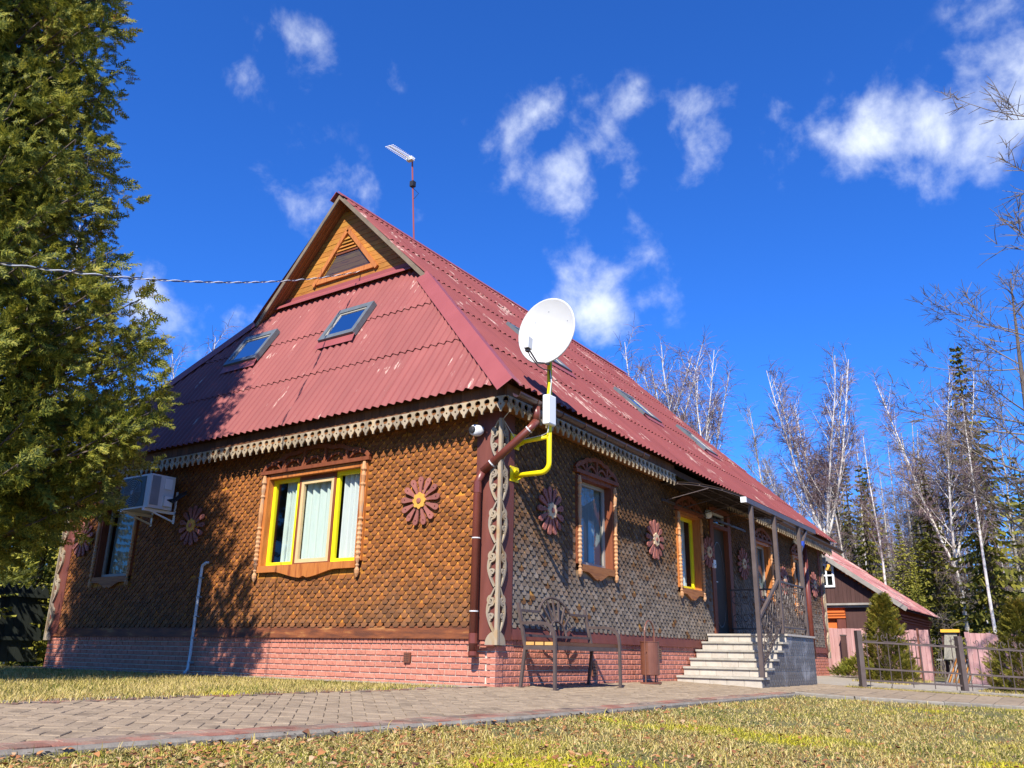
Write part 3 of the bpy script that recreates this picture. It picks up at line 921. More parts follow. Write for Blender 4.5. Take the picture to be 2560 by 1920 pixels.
q = MB(); q.box((u0+.012, z0-.03, -.16), (u1-.012, z0+.002, .03), FL); q.build('inner_sill', M_CASING, w)
wavy_sill(FL, u0-.03, u1+.03, z0-.10, z0-.002, .031, .085, w, M_CASING)
for uu in (u0-.075, u1+.075):
    spindle(FL, uu, z0-.05, z1+.05, .08, w, .042)
    q = MB(); q.lathe([(.01, -.18), (.034, -.13), (.038, -.085), (.018, -.045), (.03, -.02), (.02, 0)], lambda a, b, h: FL(uu+a, z0-.05+h, .08+b), 8); q.build('drop_finial', M_SPINDLE, w)
crown(FL, u0-.15, u1+.15, z1+.10, .30, .03, .08, w, arches=5)
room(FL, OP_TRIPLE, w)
curtain(FL, u0+.22, m1+.02, z0-.1, z1+.05, -.15, 'pale green curtain behind the left light of the yellow three-part window', M_CURTAIN, 6, seed=1)
curtain(FL, m1+.03, m2-.02, z0-.1, z1+.05, -.15, 'pale green curtain behind the beige middle sash of the three-part window', M_CURTAIN, 5, seed=2)
curtain(FL, m2+.10, u1+.04, z0-.1, z1+.05, -.15, 'white curtain behind the right light of the yellow three-part window', M_CURTAINW, 5, .035, seed=3)

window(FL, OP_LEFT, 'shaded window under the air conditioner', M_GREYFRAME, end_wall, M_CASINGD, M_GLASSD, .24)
curtain(FL, OP_LEFT[0]+.10, OP_LEFT[1]-.02, 1.5, 3.0, -.2, 'dark green-grey curtain in the shaded window near the left corner', M_CURTAIN, 7, seed=4)
wl = ['window between the corner and the first flower rosette', 'window just left of the front door, lit by low sun', 'window behind the porch posts', 'window behind the porch railing']
for i, op in enumerate(OP_R):
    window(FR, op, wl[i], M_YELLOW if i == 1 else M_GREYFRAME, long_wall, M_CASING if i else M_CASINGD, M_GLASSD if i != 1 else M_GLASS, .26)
curtain(FR, 2.15, 3.34, 1.5, 2.95, -.17, 'grey-blue curtain in the first window of the long wall, beside the bench', M_CURTAINW, 7, seed=5)
curtain(FR, 6.12, 6.56, 1.5, 2.95, -.24, 'white curtain drawn aside in the yellow-framed window left of the door', M_CURTAINW, 5, seed=6)
curtain(FR, 10.0, 11.1, 1.5, 2.9, -.17, 'pale curtain in the window behind the front porch posts', M_CURTAINW, 7, seed=7)
curtain(FR, 12.8, 13.9, 1.5, 2.9, -.17, 'pale curtain in the farthest window of the long wall', M_CURTAINW, 7, seed=8)

# ---- door and transom
u0, u1, z0, z1 = OP_DOOR
q = MB(); q.box((u0+.05, z0, -.10), (u1-.05, 2.86, -.05), FR); door = q.build('door', mat('dark_brown_door', [c4(.055, .04, .03), c4(.075, .055, .042)], rough=.6, scale=3, spec=.15), long_wall)
q = MB()
for s in (1, -1):
    q.ribbon([(7.75+s*.30*math.cos(a), 1.85+.75*math.sin(a)) for a in [PI*(.05+.9*i/14) for i in range(15)]] if s > 0 else [(7.75+.30*math.cos(a), 1.55+.6*math.sin(a)) for a in [PI*(1.05+.9*i/14) for i in range(15)]], .02, FR, -.0499, -.04)
q.build('raised_moulding', M_DARKMETAL, door)
q = MB(); q.tube([FR(7.42, 1.80, -.05), FR(7.42, 1.80, 0.0), FR(7.54, 1.80, .005)], .011, 6); q.build('handle', M_OFFWHITE, door)
q = MB()
q.box((u0-.12, z0-.06, .0), (u0+.05, 3.24, .05), FR); q.box((u1-.05, z0-.06, 0), (u1+.12, 3.24, .05), FR)
q.box((u0+.05, 2.86, -.1), (u1-.05, 2.93, .05), FR); q.box((u0+.05, 3.18, -.1), (u1-.05, 3.26, .05), FR)
q.box((u0, z0, -.14), (u0+.05, 3.22, -.001), FR); q.box((u1-.05, z0, -.14), (u1, 3.22, -.001), FR)
q.build('door_casing', M_CASINGD, long_wall)
q = MB(); frame_rect(q, FR, u0+.06, u1-.06, 2.935, 3.175, .045, -.07, -.02); tr = q.build('transom_window', M_WHITE, long_wall)
q = MB(); q.add([FR(u0+.1, 2.97, -.05), FR(u1-.1, 2.97, -.05), FR(u1-.1, 3.14, -.05), FR(u0+.1, 3.14, -.05)], [(0, 1, 2, 3)]); q.build('pane', M_GLASSD, tr)
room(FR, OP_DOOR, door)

# ================================================================== ROOF
def zs(x): return -.0135*x
HS, MS = 1.601, .985
EX, EY, EZ = -.38, -.406, 3.64          # eave corner
nH = Vector((-HS, 0, 1)).normalized()
nM = Vector((.0135, -MS, 1)).normalized()
uH, vH = Vector((0, -1, 0)), Vector((1, 0, HS)).normalized()     # u to the right as seen
uM, vM = Vector((1, 0, -.0135)).normalized(), Vector((0, 1, MS)).normalized()
OH, OM = Vector((EX, 0, EZ)), Vector((0, EY, EZ))


def fold(t):
    """hip line from the eave corner (t=0) up to the gable foot"""
    A = Vector((EX, EY, EZ)); B = Vector((1.50, 2.70, 6.665)); return A+(B-A)*t


def corr_sheet(O, u, v, n, u0, u1, v0, v1, lift, clips, name, m, parent, seg=6, wl=.15, amp=.021, phase=0.0):
    nu = max(4, int((u1-u0)/wl*seg)); nv = 2
    bm = bmesh.new(); uvl = bm.loops.layers.uv.new('UVMap'); vs = []; co = {}
    for j in range(nv+1):
        vv = v0+(v1-v0)*j/nv
        for i in range(nu+1):
            uu = u0+(u1-u0)*i/nu
            h = amp*math.sin(2*PI*uu/wl+phase)+.016+lift*(1-j/nv)
            vs.append(bm.verts.new(O+u*uu+v*vv+n*h))
    for j in range(nv):
        for i in range(nu):
            a = j*(nu+1)+i
            f = bm.faces.new((vs[a], vs[a+1], vs[a+nu+2], vs[a+nu+1]))
            for l in f.loops:
                p = l.vert.co-O; l[uvl].uv = (p.dot(u), p.dot(v))
    for (p, nn) in clips:
        g = list(bm.verts)+list(bm.edges)+list(bm.faces)
        bmesh.ops.bisect_plane(bm, geom=g, dist=1e-5, plane_co=p, plane_no=nn, clear_outer=True)
    if len(bm.faces) == 0: bm.free(); return None
    r0 = root_loc(parent)
    for vv in bm.verts: vv.co -= r0
    me = bpy.data.meshes.new(name); bm.to_mesh(me); bm.free()
    me.materials.append(m); me.polygons.foreach_set('use_smooth', [True]*len(me.polygons)); me.update()
    return link(name, me, parent)


# roof deck under the sheets: closed dark boarding
def deckpt(P, n): return tuple(P-n*.05)
A0 = fold(0); B0 = fold(1); GX = 1.72
A1 = Vector((EX, HW-EY, EZ-.03)); B1 = Vector((1.50, HW-2.95, 6.69))
RID = lambda x: Vector((x, 5.06, 9.02-.0109*(x-1.5)))
FA = Vector((HL+.38, EY, EZ-.215)); FB = Vector((HL-1.5, 2.7, 6.48)); FA1 = Vector((HL+.38, HW-EY, EZ-.2)); FB1 = Vector((HL-1.5, HW-2.9, 6.48))
mb = MB()
for poly in ([A0, FA, FB, RID(HL-1.5), RID(1.5), B0], [A1, B1, RID(1.5), RID(HL-1.5), FB1, FA1], [A0, B0, B1, A1], [FA, FA1, FB1, FB], [FB, FB1, RID(HL-1.5)]):
    cen = Vector((HL/2, HW/2, 0)); mb.poly([tuple(p-Vector((0, 0, .05))+(Vector((math.copysign(.10, cen.x-p.x), math.copysign(.10, cen.y-p.y), .10)) if p.z < 3.75 else Vector((0, 0, 0)))) for p in poly])
roof = mb.build('roof', M_SOFFIT, house)

# hip end sheets (rows by columns)
clipR = (fold(0), (fold(1)-fold(0)).cross(nH)); clipR = (clipR[0], clipR[1] if clipR[1].dot(uH) > 0 else -clipR[1])
clipL = (A1, (B1-A1).cross(nH)); clipL = (clipL[0], clipL[1] if clipL[1].dot(-uH) > 0 else -clipL[1])
rows = [0, 1.345, 2.64, 3.94]
for r_ in range(3):
    off = (.25, .0, .55)[r_]
    k = 0; uu = -(HW-EY)-off
    while uu < .5:
        corr_sheet(OH, uH, vH, nH, uu, uu+1.15, rows[r_]-(.0 if r_ == 0 else .10), rows[r_+1]+.05, .018+.003*(k % 2), [clipR, clipL], 'roof_sheet', M_ROOF, roof)
        uu += 1.125; k += 1
# long slope sheets
vJ = (B0-OM).dot(vM)
rowsM = [0, vJ/3, 2*vJ/3, vJ, vJ+1.453, vJ+2.906, (RID(5)-OM).dot(vM)+.03]
cM = (fold(0), (fold(1)-fold(0)).cross(nM)); cM = (cM[0], cM[1] if cM[1].dot(-uM) > 0 else -cM[1])
cV = (Vector((1.46, 0, 0)), Vector((-1, 0, 0)))
cF = (FA, (FB-FA).cross(nM)); cF = (cF[0], cF[1] if cF[1].dot(uM) > 0 else -cF[1])
cFV = (Vector((HL-1.46, 0, 0)), Vector((1, 0, 0)))
for r_ in range(6):
    off = (.0, .3, .75, .2, .6, .1)[r_]; uu = -.5-off; k = 0
    while uu < HL+.5:
        clips = [cM, cF] if r_ < 3 else [cV, cFV]
        corr_sheet(OM, uM, vM, nM, uu, uu+1.15, rowsM[r_]-(0 if r_ == 0 else .10), rowsM[r_+1]+.06, .020+.003*(k % 2), clips, 'roof_sheet', M_ROOF2, roof)
        uu += 1.125; k += 1
# rear slope and far hip in plain sheets
nB = Vector((0, MS, 1)).normalized(); vB = Vector((0, -1, MS)).normalized()
for uu in range(0, 16, 4):
    corr_sheet(Vector((0, HW-EY, EZ-.1)), Vector((1, 0, 0)), vB, nB, uu+(1.5 if uu == 0 else 0), min(uu+4, HL-1.5), 0, 7.6, 0, [], 'roof_sheet', M_ROOF2, roof, seg=4)
# ridge cap pieces
xx = 1.38
while xx < HL-1.4:
    x2 = min(xx+1.9, HL-1.35); q = MB()
    for s in (1, -1):
        q.beam(RID(xx)+Vector((0, -s*.10, .045-.10*MS)), RID(x2)+Vector((0, -s*.10, .045-.10*MS)), .22, .012, (0, -s*MS, 1))
    q.build('ridge_cap', M_FLASH, roof); xx += 1.85
# hip flashings
def hip_flash(P0, P1, n1, n2, d1, d2, nm, m):
    ax = (P1-P0).normalized(); L = (P1-P0).length; k = 4
    w1 = ax.cross(n1); w1 = w1 if w1.dot(d1) > 0 else -w1
    w2 = ax.cross(n2); w2 = w2 if w2.dot(d2) > 0 else -w2
    for i in range(k):
        a = P0+ax*(L*i/k-(.06 if i == 0 else .03)); b = P0+ax*(L*(i+1)/k+.03)
        up = (n1+n2).normalized()*(.098-.004*i); q = MB()
        P = [a+up, b+up, b+up+w1*.24-n1*.02, a+up+w1*.24-n1*.02, b+up+w2*.20-n2*.02, a+up+w2*.20-n2*.02]
        th = Vector((0, 0, -.006))
        q.add(P+[p+th for p in P], [(0, 1, 2, 3), (1, 0, 5, 4), (9, 8, 7, 6), (10, 11, 6, 7), (0, 3, 9, 6), (0, 6, 11, 5), (3, 2, 8, 9), (5, 11, 10, 4)])
        q.build(nm, m, roof)
hip_flash(fold(0), fold(1), nH, nM, Vector((0, 1, 0)), Vector((1, 0, 0)), 'hip_flashing', M_FLASH)
hip_flash(A1, B1, nH, nB, Vector((0, -1, 0)), Vector((1, 0, 0)), 'hip_flashing', M_FLASH)

# half gable
q = MB(); q.poly([(GX+.03, 3.72, 7.14), (GX+.03, 6.5, 7.14), (GX+.03, 5.10, 8.64)]); q.poly([(GX+.03, 2.9, 6.9), (GX+.03, 3.72, 7.14), (GX+.03, 5.10, 8.64), (GX+.03, 5.05, 8.95)]); q.poly([(GX+.03, 6.5, 7.14), (GX+.03, 7.2, 6.9), (GX+.03, 5.05, 8.95), (GX+.03, 5.1, 8.64)])
gable = q.build('half_gable', M_DARK, house)
FG = lambda u, z, d: (GX-d, -u, z)
zz = 6.92; k = 0
while zz < 8.9:
    h = .108
    y0, y1 = 5.02-1.0*(8.93-zz), 5.02+.915*(8.93-zz)
    t0, t1 = 5.02-1.0*max(0, 8.93-zz-h+.008), 5.02+.915*max(0, 8.93-zz-h+.008)
    q = MB(); dd = rnd.uniform(0, .006)
    q.prism([(-y1, zz), (-y0, zz), (-t0, zz+h-.008), (-t1, zz+h-.008)], FG, -.02, .004+dd); q.build('plank', M_PLANK, gable)
    zz += h; k += 1
# triangular attic window: frame, louvres, pane
tx, tz0, tz1 = 4.97, 7.34, 8.26; hw = .76
q = MB()
q.beam((GX-.03, tx-hw, tz0), (GX-.03, tx+hw, tz0), .05, .10, (0, 0, 1))
fr = q.build('attic_window', M_CASING, gable)
for s in (1, -1):
    q = MB(); q.beam((GX-.035, tx+s*hw*1.12, tz0-.06), (GX-.035, tx, tz1+.05), .05, .085, (1, 0, 0) if False else (0, -s, .6)); q.build('frame_board', M_CASING, fr)
def tri_y(z): return hw*(tz1-z)/(tz1-tz0)-.055
zc = 7.82
q = MB(); q.poly([(GX-.012, tx+tri_y(tz0+.05), tz0+.05), (GX-.012, tx-tri_y(tz0+.05), tz0+.05), (GX-.012, tx-tri_y(zc), zc), (GX-.012, tx+tri_y(zc), zc)]); q.build('pane', M_GLASSD, fr)
q = MB(); q.box((GX-.03, tx-tri_y(zc), zc), (GX+.02, tx+tri_y(zc), zc+.035)); q.build('transom_rail', M_CASINGD, fr)
for i in range(4):
    z = zc+.055+i*.075
    if tri_y(z+.05) > .02:
        q = MB(); q.add([(GX-.045, tx-tri_y(z), z), (GX-.045, tx+tri_y(z), z), (GX-.005, tx+tri_y(z), z+.055), (GX-.005, tx-tri_y(z), z+.055), (GX-.045, tx-tri_y(z), z+.012), (GX-.045, tx+tri_y(z), z+.012), (GX-.005, tx+tri_y(z), z+.067), (GX-.005, tx-tri_y(z), z+.067)],
                        [(0, 1, 2, 3), (7, 6, 5, 4), (0, 4, 5, 1), (3, 2, 6, 7), (0, 3, 7, 4), (1, 5, 6, 2)]); q.build('louvre_slat', M_PLANK, fr)
q = MB(); q.poly([(GX-.004, tx+tri_y(zc), zc), (GX-.004, tx-tri_y(zc), zc), (GX-.004, tx, tz1-.05)]); q.build('louvre_back', M_DARK, fr)
# soffit planks of the gable overhang, both sides
VX0, VX1 = 1.47, GX+.02
APX = Vector((0, 5.02, 8.96)); 
for s, foot in ((-1, Vector((0, 2.70, 6.64))), (1, Vector((0, 7.12, 6.66)))):
    n_ = 8
    sd = (APX-foot).normalized(); nn = Vector((0, sd.z*s, -sd.y*s)); nn = nn if nn.z < 0 else -nn
    for i in range(6):
        xa = VX0+(VX1-VX0)*i/6; xb = VX0+(VX1-VX0)*(i+1)/6-.006
        q = MB(); P = [Vector((xa, 0, 0))+foot, Vector((xb, 0, 0))+foot, Vector((xb, 0, 0))+APX, Vector((xa, 0, 0))+APX]
        P = [p+nn*(.030+.004*(i % 2)) for p in P]
        q.add([tuple(p) for p in P]+[tuple(p-nn*.015) for p in P], [(0, 1, 2, 3), (7, 6, 5, 4), (0, 3, 7, 4), (1, 5, 6, 2), (0, 4, 5, 1), (3, 2, 6, 7)])
        q.build('soffit_plank', M_SOFFIT, gable)
    # barge board
    q = MB(); a = Vector((1.455, 0, 0))+foot-sd*.14; b = Vector((1.455, 0, 0))+APX
    q.add([tuple(p) for p in (a+nn*.05, b+Vector((0, 0, -.05/abs(sd.y))), b+Vector((0, 0, .03)), a-nn*.03, a+nn*.05+Vector((-.035, 0, 0)), b+Vector((-.035, 0, -.05/abs(sd.y))), b+Vector((-.035, 0, .03)), a-nn*.03+Vector((-.035, 0, 0)))],
          [(0, 1, 2, 3), (7, 6, 5, 4), (0, 4, 5, 1), (3, 2, 6, 7), (0, 3, 7, 4), (1, 5, 6, 2)])
    q.build('barge_board', M_BARGE, gable)
# flashing along the gable foot
q = MB(); q.add([(GX-.012, 3.2, 7.11), (GX-.012, 6.75, 7.11), (GX-.15, 6.85, 7.0), (GX-.15, 3.05, 7.0), (GX-.16, 6.85, 6.95), (GX-.16, 3.05, 6.95), (GX-.016, 3.25, 7.18), (GX-.016, 6.70, 7.18)], [(3, 2, 1, 0), (5, 4, 2, 3), (0, 1, 7, 6)])
q.build('gable_flashing', M_FLASH, roof)

# ---- eaves: soffit, fascia boards, lace valance
q = MB(); q.box((-.30, -.30, 3.42), (0, HW+.3, 3.45)); q.build('eave_soffit', M_SOFFIT, roof)
q = MB(); q.add([(0, -.30, 3.42), (HL+.3, -.30, 3.21), (HL+.3, 0, 3.21), (0, 0, 3.42)], [(0, 1, 2, 3)]); q.build('eave_soffit', M_SOFFIT, roof)
TP = .1465
q = MB(); q.box((-.0715, -.004, 0), (.0715, .16, .022), lambda u, z, d: FL(u, z, d)); meFL = q.mesh('fascia_board', M_FASCIA)
q = MB(); q.box((-.0715, -.004, 0), (.0715, .16, .022), FR); meFR = q.mesh('fascia_board', M_FASCIA)


def tooth(F):
    r = []
    w = TP/2-.002
    r += [(-w, 0), (-w, -.008)]
    for i in range(7):
        a = PI/2-PI*i/6; r.append((-w+.043*math.cos(a), -.056+.043*math.sin(a)))
    r += [(-w+.004, -.104), (-w+.010, -.120), (-w+.024, -.140), (-.022, -.165), (-.013, -.188), (-.010, -.206)]
    r = r+[(-a, b) for a, b in reversed(r)]
    hole = [(.0155*math.cos(a), -.108+.0165*math.sin(a)) for a in [i*PI/4 for i in range(8)]]
    q = MB(); q.prism(r, F, 0, .02, holes=[hole]); return q
tL, tR = tooth(FL).mesh('valance_tooth', M_LACE), tooth(FR).mesh('valance_tooth', M_LACE)
nT = int((HW+.60)/TP)
q = MB(); wall_dummy = None
vb = MB(); vb.box((-(HW+.27), 3.53, .255), (.28, 3.64, .262), FL); eaveL = vb.build('valance_backing', M_FASCIA, roof)
vb = MB(); vb.add([FR(-.28, 3.53, .258), FR(HL+.30, 3.32, .258), FR(HL+.30, 3.42, .258), FR(-.28, 3.64, .258)], [(0, 1, 2, 3)]); eaveR = vb.build('valance_backing', M_FASCIA, roof)
for i in range(nT):
    u = .295-TP/2-i*TP; zt = 3.517-.006*(-u)*.6
    inst('valance_tooth', tL, eaveL, FL(u, zt+rnd.uniform(-.003, .003), .292+rnd.uniform(0, .003)), (rnd.uniform(-.015, .015), 0, 0))
    inst('fascia_board', meFL, eaveL, FL(u, zt+.006, .264+rnd.uniform(0, .003)))
nR = int((HL+.58)/TP)
for i in range(nR):
    u = -.29+TP/2+i*TP; zt = 3.517+zs(u)
    if 4.92 < u < 7.45: continue
    inst('valance_tooth', tR, eaveR, FR(u, zt+rnd.uniform(-.003, .003), .292+rnd.uniform(0, .003)), (0, rnd.uniform(-.015, .015), 0))
    inst('fascia_board', meFR, eaveR, FR(u, zt+.006, .264+rnd.uniform(0, .003)))
# far gable-end valance returns beyond the corner (seen against the annex)
tF = tooth(lambda u, z, d: (d, u, z)).mesh('valance_tooth', M_LACE)
for i in range(5): inst('valance_tooth', tF, eaveR, (HL+.29, -.29+TP/2+i*TP, 3.31))

# ---- gutter and downpipe
def gutter(x0, x1, y, parent):
    n = 10; q = MB(); V = []; r = .062
    for x in (x0, x1):
        for i in range(n+1):
            a = PI+PI*i/n; V.append((x, y+r*math.cos(a), 3.50+zs(x)*1.2+r*math.sin(a)))
        for i in range(n+1):
            a = 2*PI-PI*i/n; V.append((x, y+(r-.005)*math.cos(a), 3.50+zs(x)*1.2+(r-.005)*math.sin(a)))
    m = 2*n+2
    q.add(V, [(i, (i+1) % m, m+(i+1) % m, m+i) for i in range(m)]+[tuple(range(m))[::-1], tuple(m+i for i in range(m))])
    return q.build('gutter', M_GUTTER, parent)
xs = -.36
for k in range(3):
    x2 = xs+1.25; g = gutter(xs, x2-.004, -.50, roof)
    for xx in (xs+.42, xs+1.05):
        q = MB(); q.tube([(xx, -.50+.068*math.cos(a), 3.50+zs(xx)*1.2+.068*math.sin(a)) for a in [PI+PI*i/8 for i in range(9)]], .006, 4)
        q.tube([(xx, -.43, 3.50+zs(xx)*1.2), (xx, -.37, 3.57+zs(xx))], .006, 4); q.build('gutter_bracket', M_GUTTER, g)
    xs = x2
for k, (xa, xb) in enumerate(((9.3, 12.4), (12.404, HL+.5))): gutter(xa, xb, -.50, roof)
# long downpipe at the near corner: funnel, offset and drop
dp = MB(); pr = .052
P = [Vector((.10, -.50, 3.44)), Vector((.10, -.50, 3.24)), Vector((.02, -.46, 3.13)), Vector((-.14, .16, 2.60)), Vector((-.145, .23, 2.47)), Vector((-.145, .23, .33))]
dp.tube([P[0], P[1]], [.05, pr], 12); dp.tube([P[1]+Vector((0, 0, -.0)), P[2], P[3]], pr, 12); dp.tube([P[3], P[4], P[5]], pr, 12)
dpo = dp.build('downpipe', M_PIPE, house, smooth=True)
q = MB(); q.lathe([(pr+.004, 0), (pr+.004, .05)], lambda a, b, h: (P[5].x+a, P[5].y+b, P[5].z+.02+h), 12); q.lathe([(pr+.003, 0), (pr+.003, .14)], lambda a, b, h: (P[5].x+a, P[5].y+b, 2.33+h), 12)
q.lathe([(pr+.003, 0), (pr+.003, .12)], lambda a, b, h: (P[5].x+a, P[5].y+b, .49+h), 12); q.build('pipe_sleeve', M_PIPE, dpo)
for z in (.86, 1.75):
    q = MB(); q.lathe([(pr+.004, 0), (pr+.004, .014)], lambda a, b, h: (P[5].x+a, P[5].y+b, z+h), 12); q.build('pipe_clamp', M_OFFWHITE, dpo)
q = MB(); q.tube([P[2], P[3]], .001, 3); q = MB()
for t in (.02, .80):
    c = P[2].lerp(P[3], t); c2 = P[2].lerp(P[3], t+.02); q.tube([c, c2], pr+.004, 12)
q.build('pipe_clamp', M_OFFWHITE, dpo)
q = MB(); q.box((P[5].x-.01, P[5].y-.01, P[5].z-.001), (P[5].x+.01, P[5].y+.01, P[5].z+.01)); 
q = MB(); q.lathe([(pr-.004, 0), (pr-.004, .003)], lambda a, b, h: (P[5].x+a, P[5].y+b, P[5].z-.003+h), 12); q.build('pipe_mouth', M_BLACK, dpo)
q = MB(); q.tube([(13.55, -.09, 3.2), (13.55, -.09, .4)], .075, 10); q.build('downpipe', M_PIPE, house, smooth=True)

# ---- skylights
def skylight(O, u, v, n, u0, u1, v0, v1, label, lit=False, sh=1.0):
    Fs = lambda a, b, d: tuple(O+u*a+v*b+n*(d*sh+.02))
    t = MB(); frame_rect(t, Fs, u0, u1, v0, v1, .085, .02, .115, wb=.10, wt=.12)
    s = t.build('skylight', M_ANTHRA, roof); s['label'] = label
    q = MB(); frame_rect(q, Fs, u0+.086, u1-.086, v0+.101, v1-.121, .03, .04, .095); q.build('sash_frame', M_GREYFRAME, s)
    q = MB(); q.add([Fs(u0+.116, v0+.13, .085), Fs(u1-.116, v0+.13, .085), Fs(u1-.116, v1-.15, .085), Fs(u0+.116, v1-.15, .085)], [(0, 1, 2, 3)]); q.build('pane', glass_mat('skylight_glass', (.82, .86, .88), 1.75), s)
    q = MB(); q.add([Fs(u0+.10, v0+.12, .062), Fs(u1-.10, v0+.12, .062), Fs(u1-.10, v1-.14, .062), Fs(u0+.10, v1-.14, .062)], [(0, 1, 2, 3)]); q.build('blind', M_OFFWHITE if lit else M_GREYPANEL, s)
    q = MB(); q.add([Fs(u0-.03, v0-.16, .045), Fs(u1+.03, v0-.16, .045), Fs(u1+.02, v0+.01, .075), Fs(u0-.02, v0+.01, .075)], [(0, 1, 2, 3)]); q.build('apron_flashing', M_FLASH, s)
def uvH(p): d = Vector(p)-OH; return d.dot(uH), d.dot(vH)
skylight(OH, uH, vH, nH, -6.93, -6.02, uvH((.74, 0, 5.43))[1], uvH((1.19, 0, 6.15))[1], 'skylight in the tree shade on the hip end')
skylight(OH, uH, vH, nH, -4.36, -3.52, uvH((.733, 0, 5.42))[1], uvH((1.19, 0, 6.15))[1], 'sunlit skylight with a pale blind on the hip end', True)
def vMz(z, x): return (z-EZ-zs(x))/vM.z
for a, b, lo, hi, lab in ((3.35, 4.2, 5.38, 6.28, 'skylight half hidden by the satellite dish'), (7.45, 8.35, 5.38, 6.10, 'middle skylight of the long slope'), (10.73, 11.55, 5.25, 5.98, 'farthest skylight of the long slope')):
    skylight(OM, uM, vM, nM, a, b, vMz(lo, a), vMz(hi, a), lab, sh=.72)
# ================================================================== GROUND
M_SOIL = mat('lawn_soil', [c4(.055, .042, .022), c4(.16, .13, .05), c4(.10, .11, .03), c4(.24, .19, .09)], rough=.95, scale=5, detail=9, bump=.5, bscale=40, contrast=(.3, .72))
M_FLOOR = mat('forest_floor', [c4(.10, .085, .05), c4(.17, .14, .08)], rough=.95, scale=.6)
mb = MB(); xs_ = [-260, -30, -9, -4, 0, 5, 10, 20, 60, 400]; ys_ = [-260, -30, -9, -6, -4.5, -3, -1.5, 0, 5, 12, 40, 400]
for i in range(len(xs_)-1):
    for j in range(len(ys_)-1):
        mb.add([(x, y, gz(y)-.036) for x, y in ((xs_[i], ys_[j]), (xs_[i+1], ys_[j]), (xs_[i+1], ys_[j+1]), (xs_[i], ys_[j+1]))], [(0, 1, 2, 3)])
prop(mb.build('ground', M_SOIL), kind='structure')


def strip_mesh(pts_a, pts_b, dz, n=10):
    mb = MB()
    for (a0, a1), (b0, b1) in zip(zip(pts_a, pts_a[1:]), zip(pts_b, pts_b[1:])):
        for i in range(n):
            t0, t1 = i/n, (i+1)/n
            L = lambda p, q, t: (p[0]+(q[0]-p[0])*t, p[1]+(q[1]-p[1])*t)
            c = [L(a0, b0, t0), L(a1, b1, t0), L(a1, b1, t1), L(a0, b0, t1)]
            mb.add([(x, y, gz(y)+dz) for x, y in c], [(0, 1, 2, 3)])
    return mb


KX = [-11, -8.5, -6.5, -5.5, -4.5, -2.8, -.7, 4.6, 9.0]; KY = [-1.62, -1.78, -1.93, -1.99, -2.09, -2.19, -2.235, -2.245, -2.245]


def ky(x): return float(np.interp(x, KX, KY))


path = strip_mesh(list(zip(KX, [k+.04 for k in KY])), [(x, .10) for x in KX], -.012, 6).build('path', M_JOINT)
prop(path, kind='structure')
NEARB = [(4.62, -2.2), (4.75, -3.0), (5.45, -4.05), (6.4, -5.2), (9.2, -8.6)]
FARB = [(8.35, -2.0), (8.55, -2.7), (9.05, -3.75), (9.95, -5.2), (12.6, -9.0)]
pathB = strip_mesh(NEARB, FARB, -.010, 8).build('side_path', M_JOINT); prop(pathB, kind='structure')
pave = strip_mesh([(8.3, -.02), (8.3, -2.0), (9.2, -3.5), (13.5, -9)], [(16.45, -.02), (16.45, -2.0), (17.5, -3.5), (24, -9)], -.004, 6).build('pavement', M_CONCRETE)
prop(pave, kind='structure')
ap = strip_mesh([(-.52, 10.4), (-.52, .06)], [(0, 10.4), (0, .06)], .004, 2).build('apron', M_CONCRETE); prop(ap, kind='structure')
fw = MB(); fw.add([(17, -60, -.31), (120, -60, -.31), (120, 80, -.03), (17, 80, -.03)], [(0, 1, 2, 3)])


# pavers: herringbone field, red border rows
def paver_top(mb, cx, cy, ang, l, w, z=None, h=.03, g=.0035, tilt=(0, 0)):
    ca, sa = math.cos(ang), math.sin(ang); b = .004
    z = gz(cy) if z is None else z
    P = []
    for (s, zz) in ((0, -h), (0, -b), (b, 0)):
        for a, c in ((-1, -1), (1, -1), (1, 1), (-1, 1)):
            x = a*(l/2-g/2-s); y = c*(w/2-g/2-s)
            P.append((cx+x*ca-y*sa, cy+x*sa+y*ca, z+zz+x*tilt[0]+y*tilt[1]+(gz(cy+x*sa+y*ca)-gz(cy))))
    fs = [(8, 9, 10, 11)]
    for i in range(4):
        j = (i+1) % 4; fs += [(i, j, j+4, i+4), (i+4, j+4, j+8, i+8)]
    mb.add(P, fs)


pv = []
PL, PW = .20, .10; rot = math.radians(45)
for i in range(-160, 161):
    for j in range(-60, 60):
        # herringbone: horizontal brick at (i*PW + ..)
        bx, by = i*PW+j*PL*1.0, i*PW-j*PL*1.0
        for (x, y, a) in ((bx+PL/2, by+PW/2, 0.0), (bx+PL+PW/2 - PL, by+PW+PL/2, PI/2)):
            X = x*math.cos(rot)-y*math.sin(rot)-1.0; Y = x*math.sin(rot)+y*math.cos(rot)-1.0
            if -9.6 < X < 9.0 and ky(X)+.225 < Y < (.02 if X < -.35 else .06):
                if X > -.35 and Y > -.04: continue
                if 5.3 < X < 8.45 and Y > -1.5: continue
                d = (Vector((X, Y, 0))-CAM); pv.append((1/d.length_squared/d.length, X, Y, a+rot, PL, PW, 0))
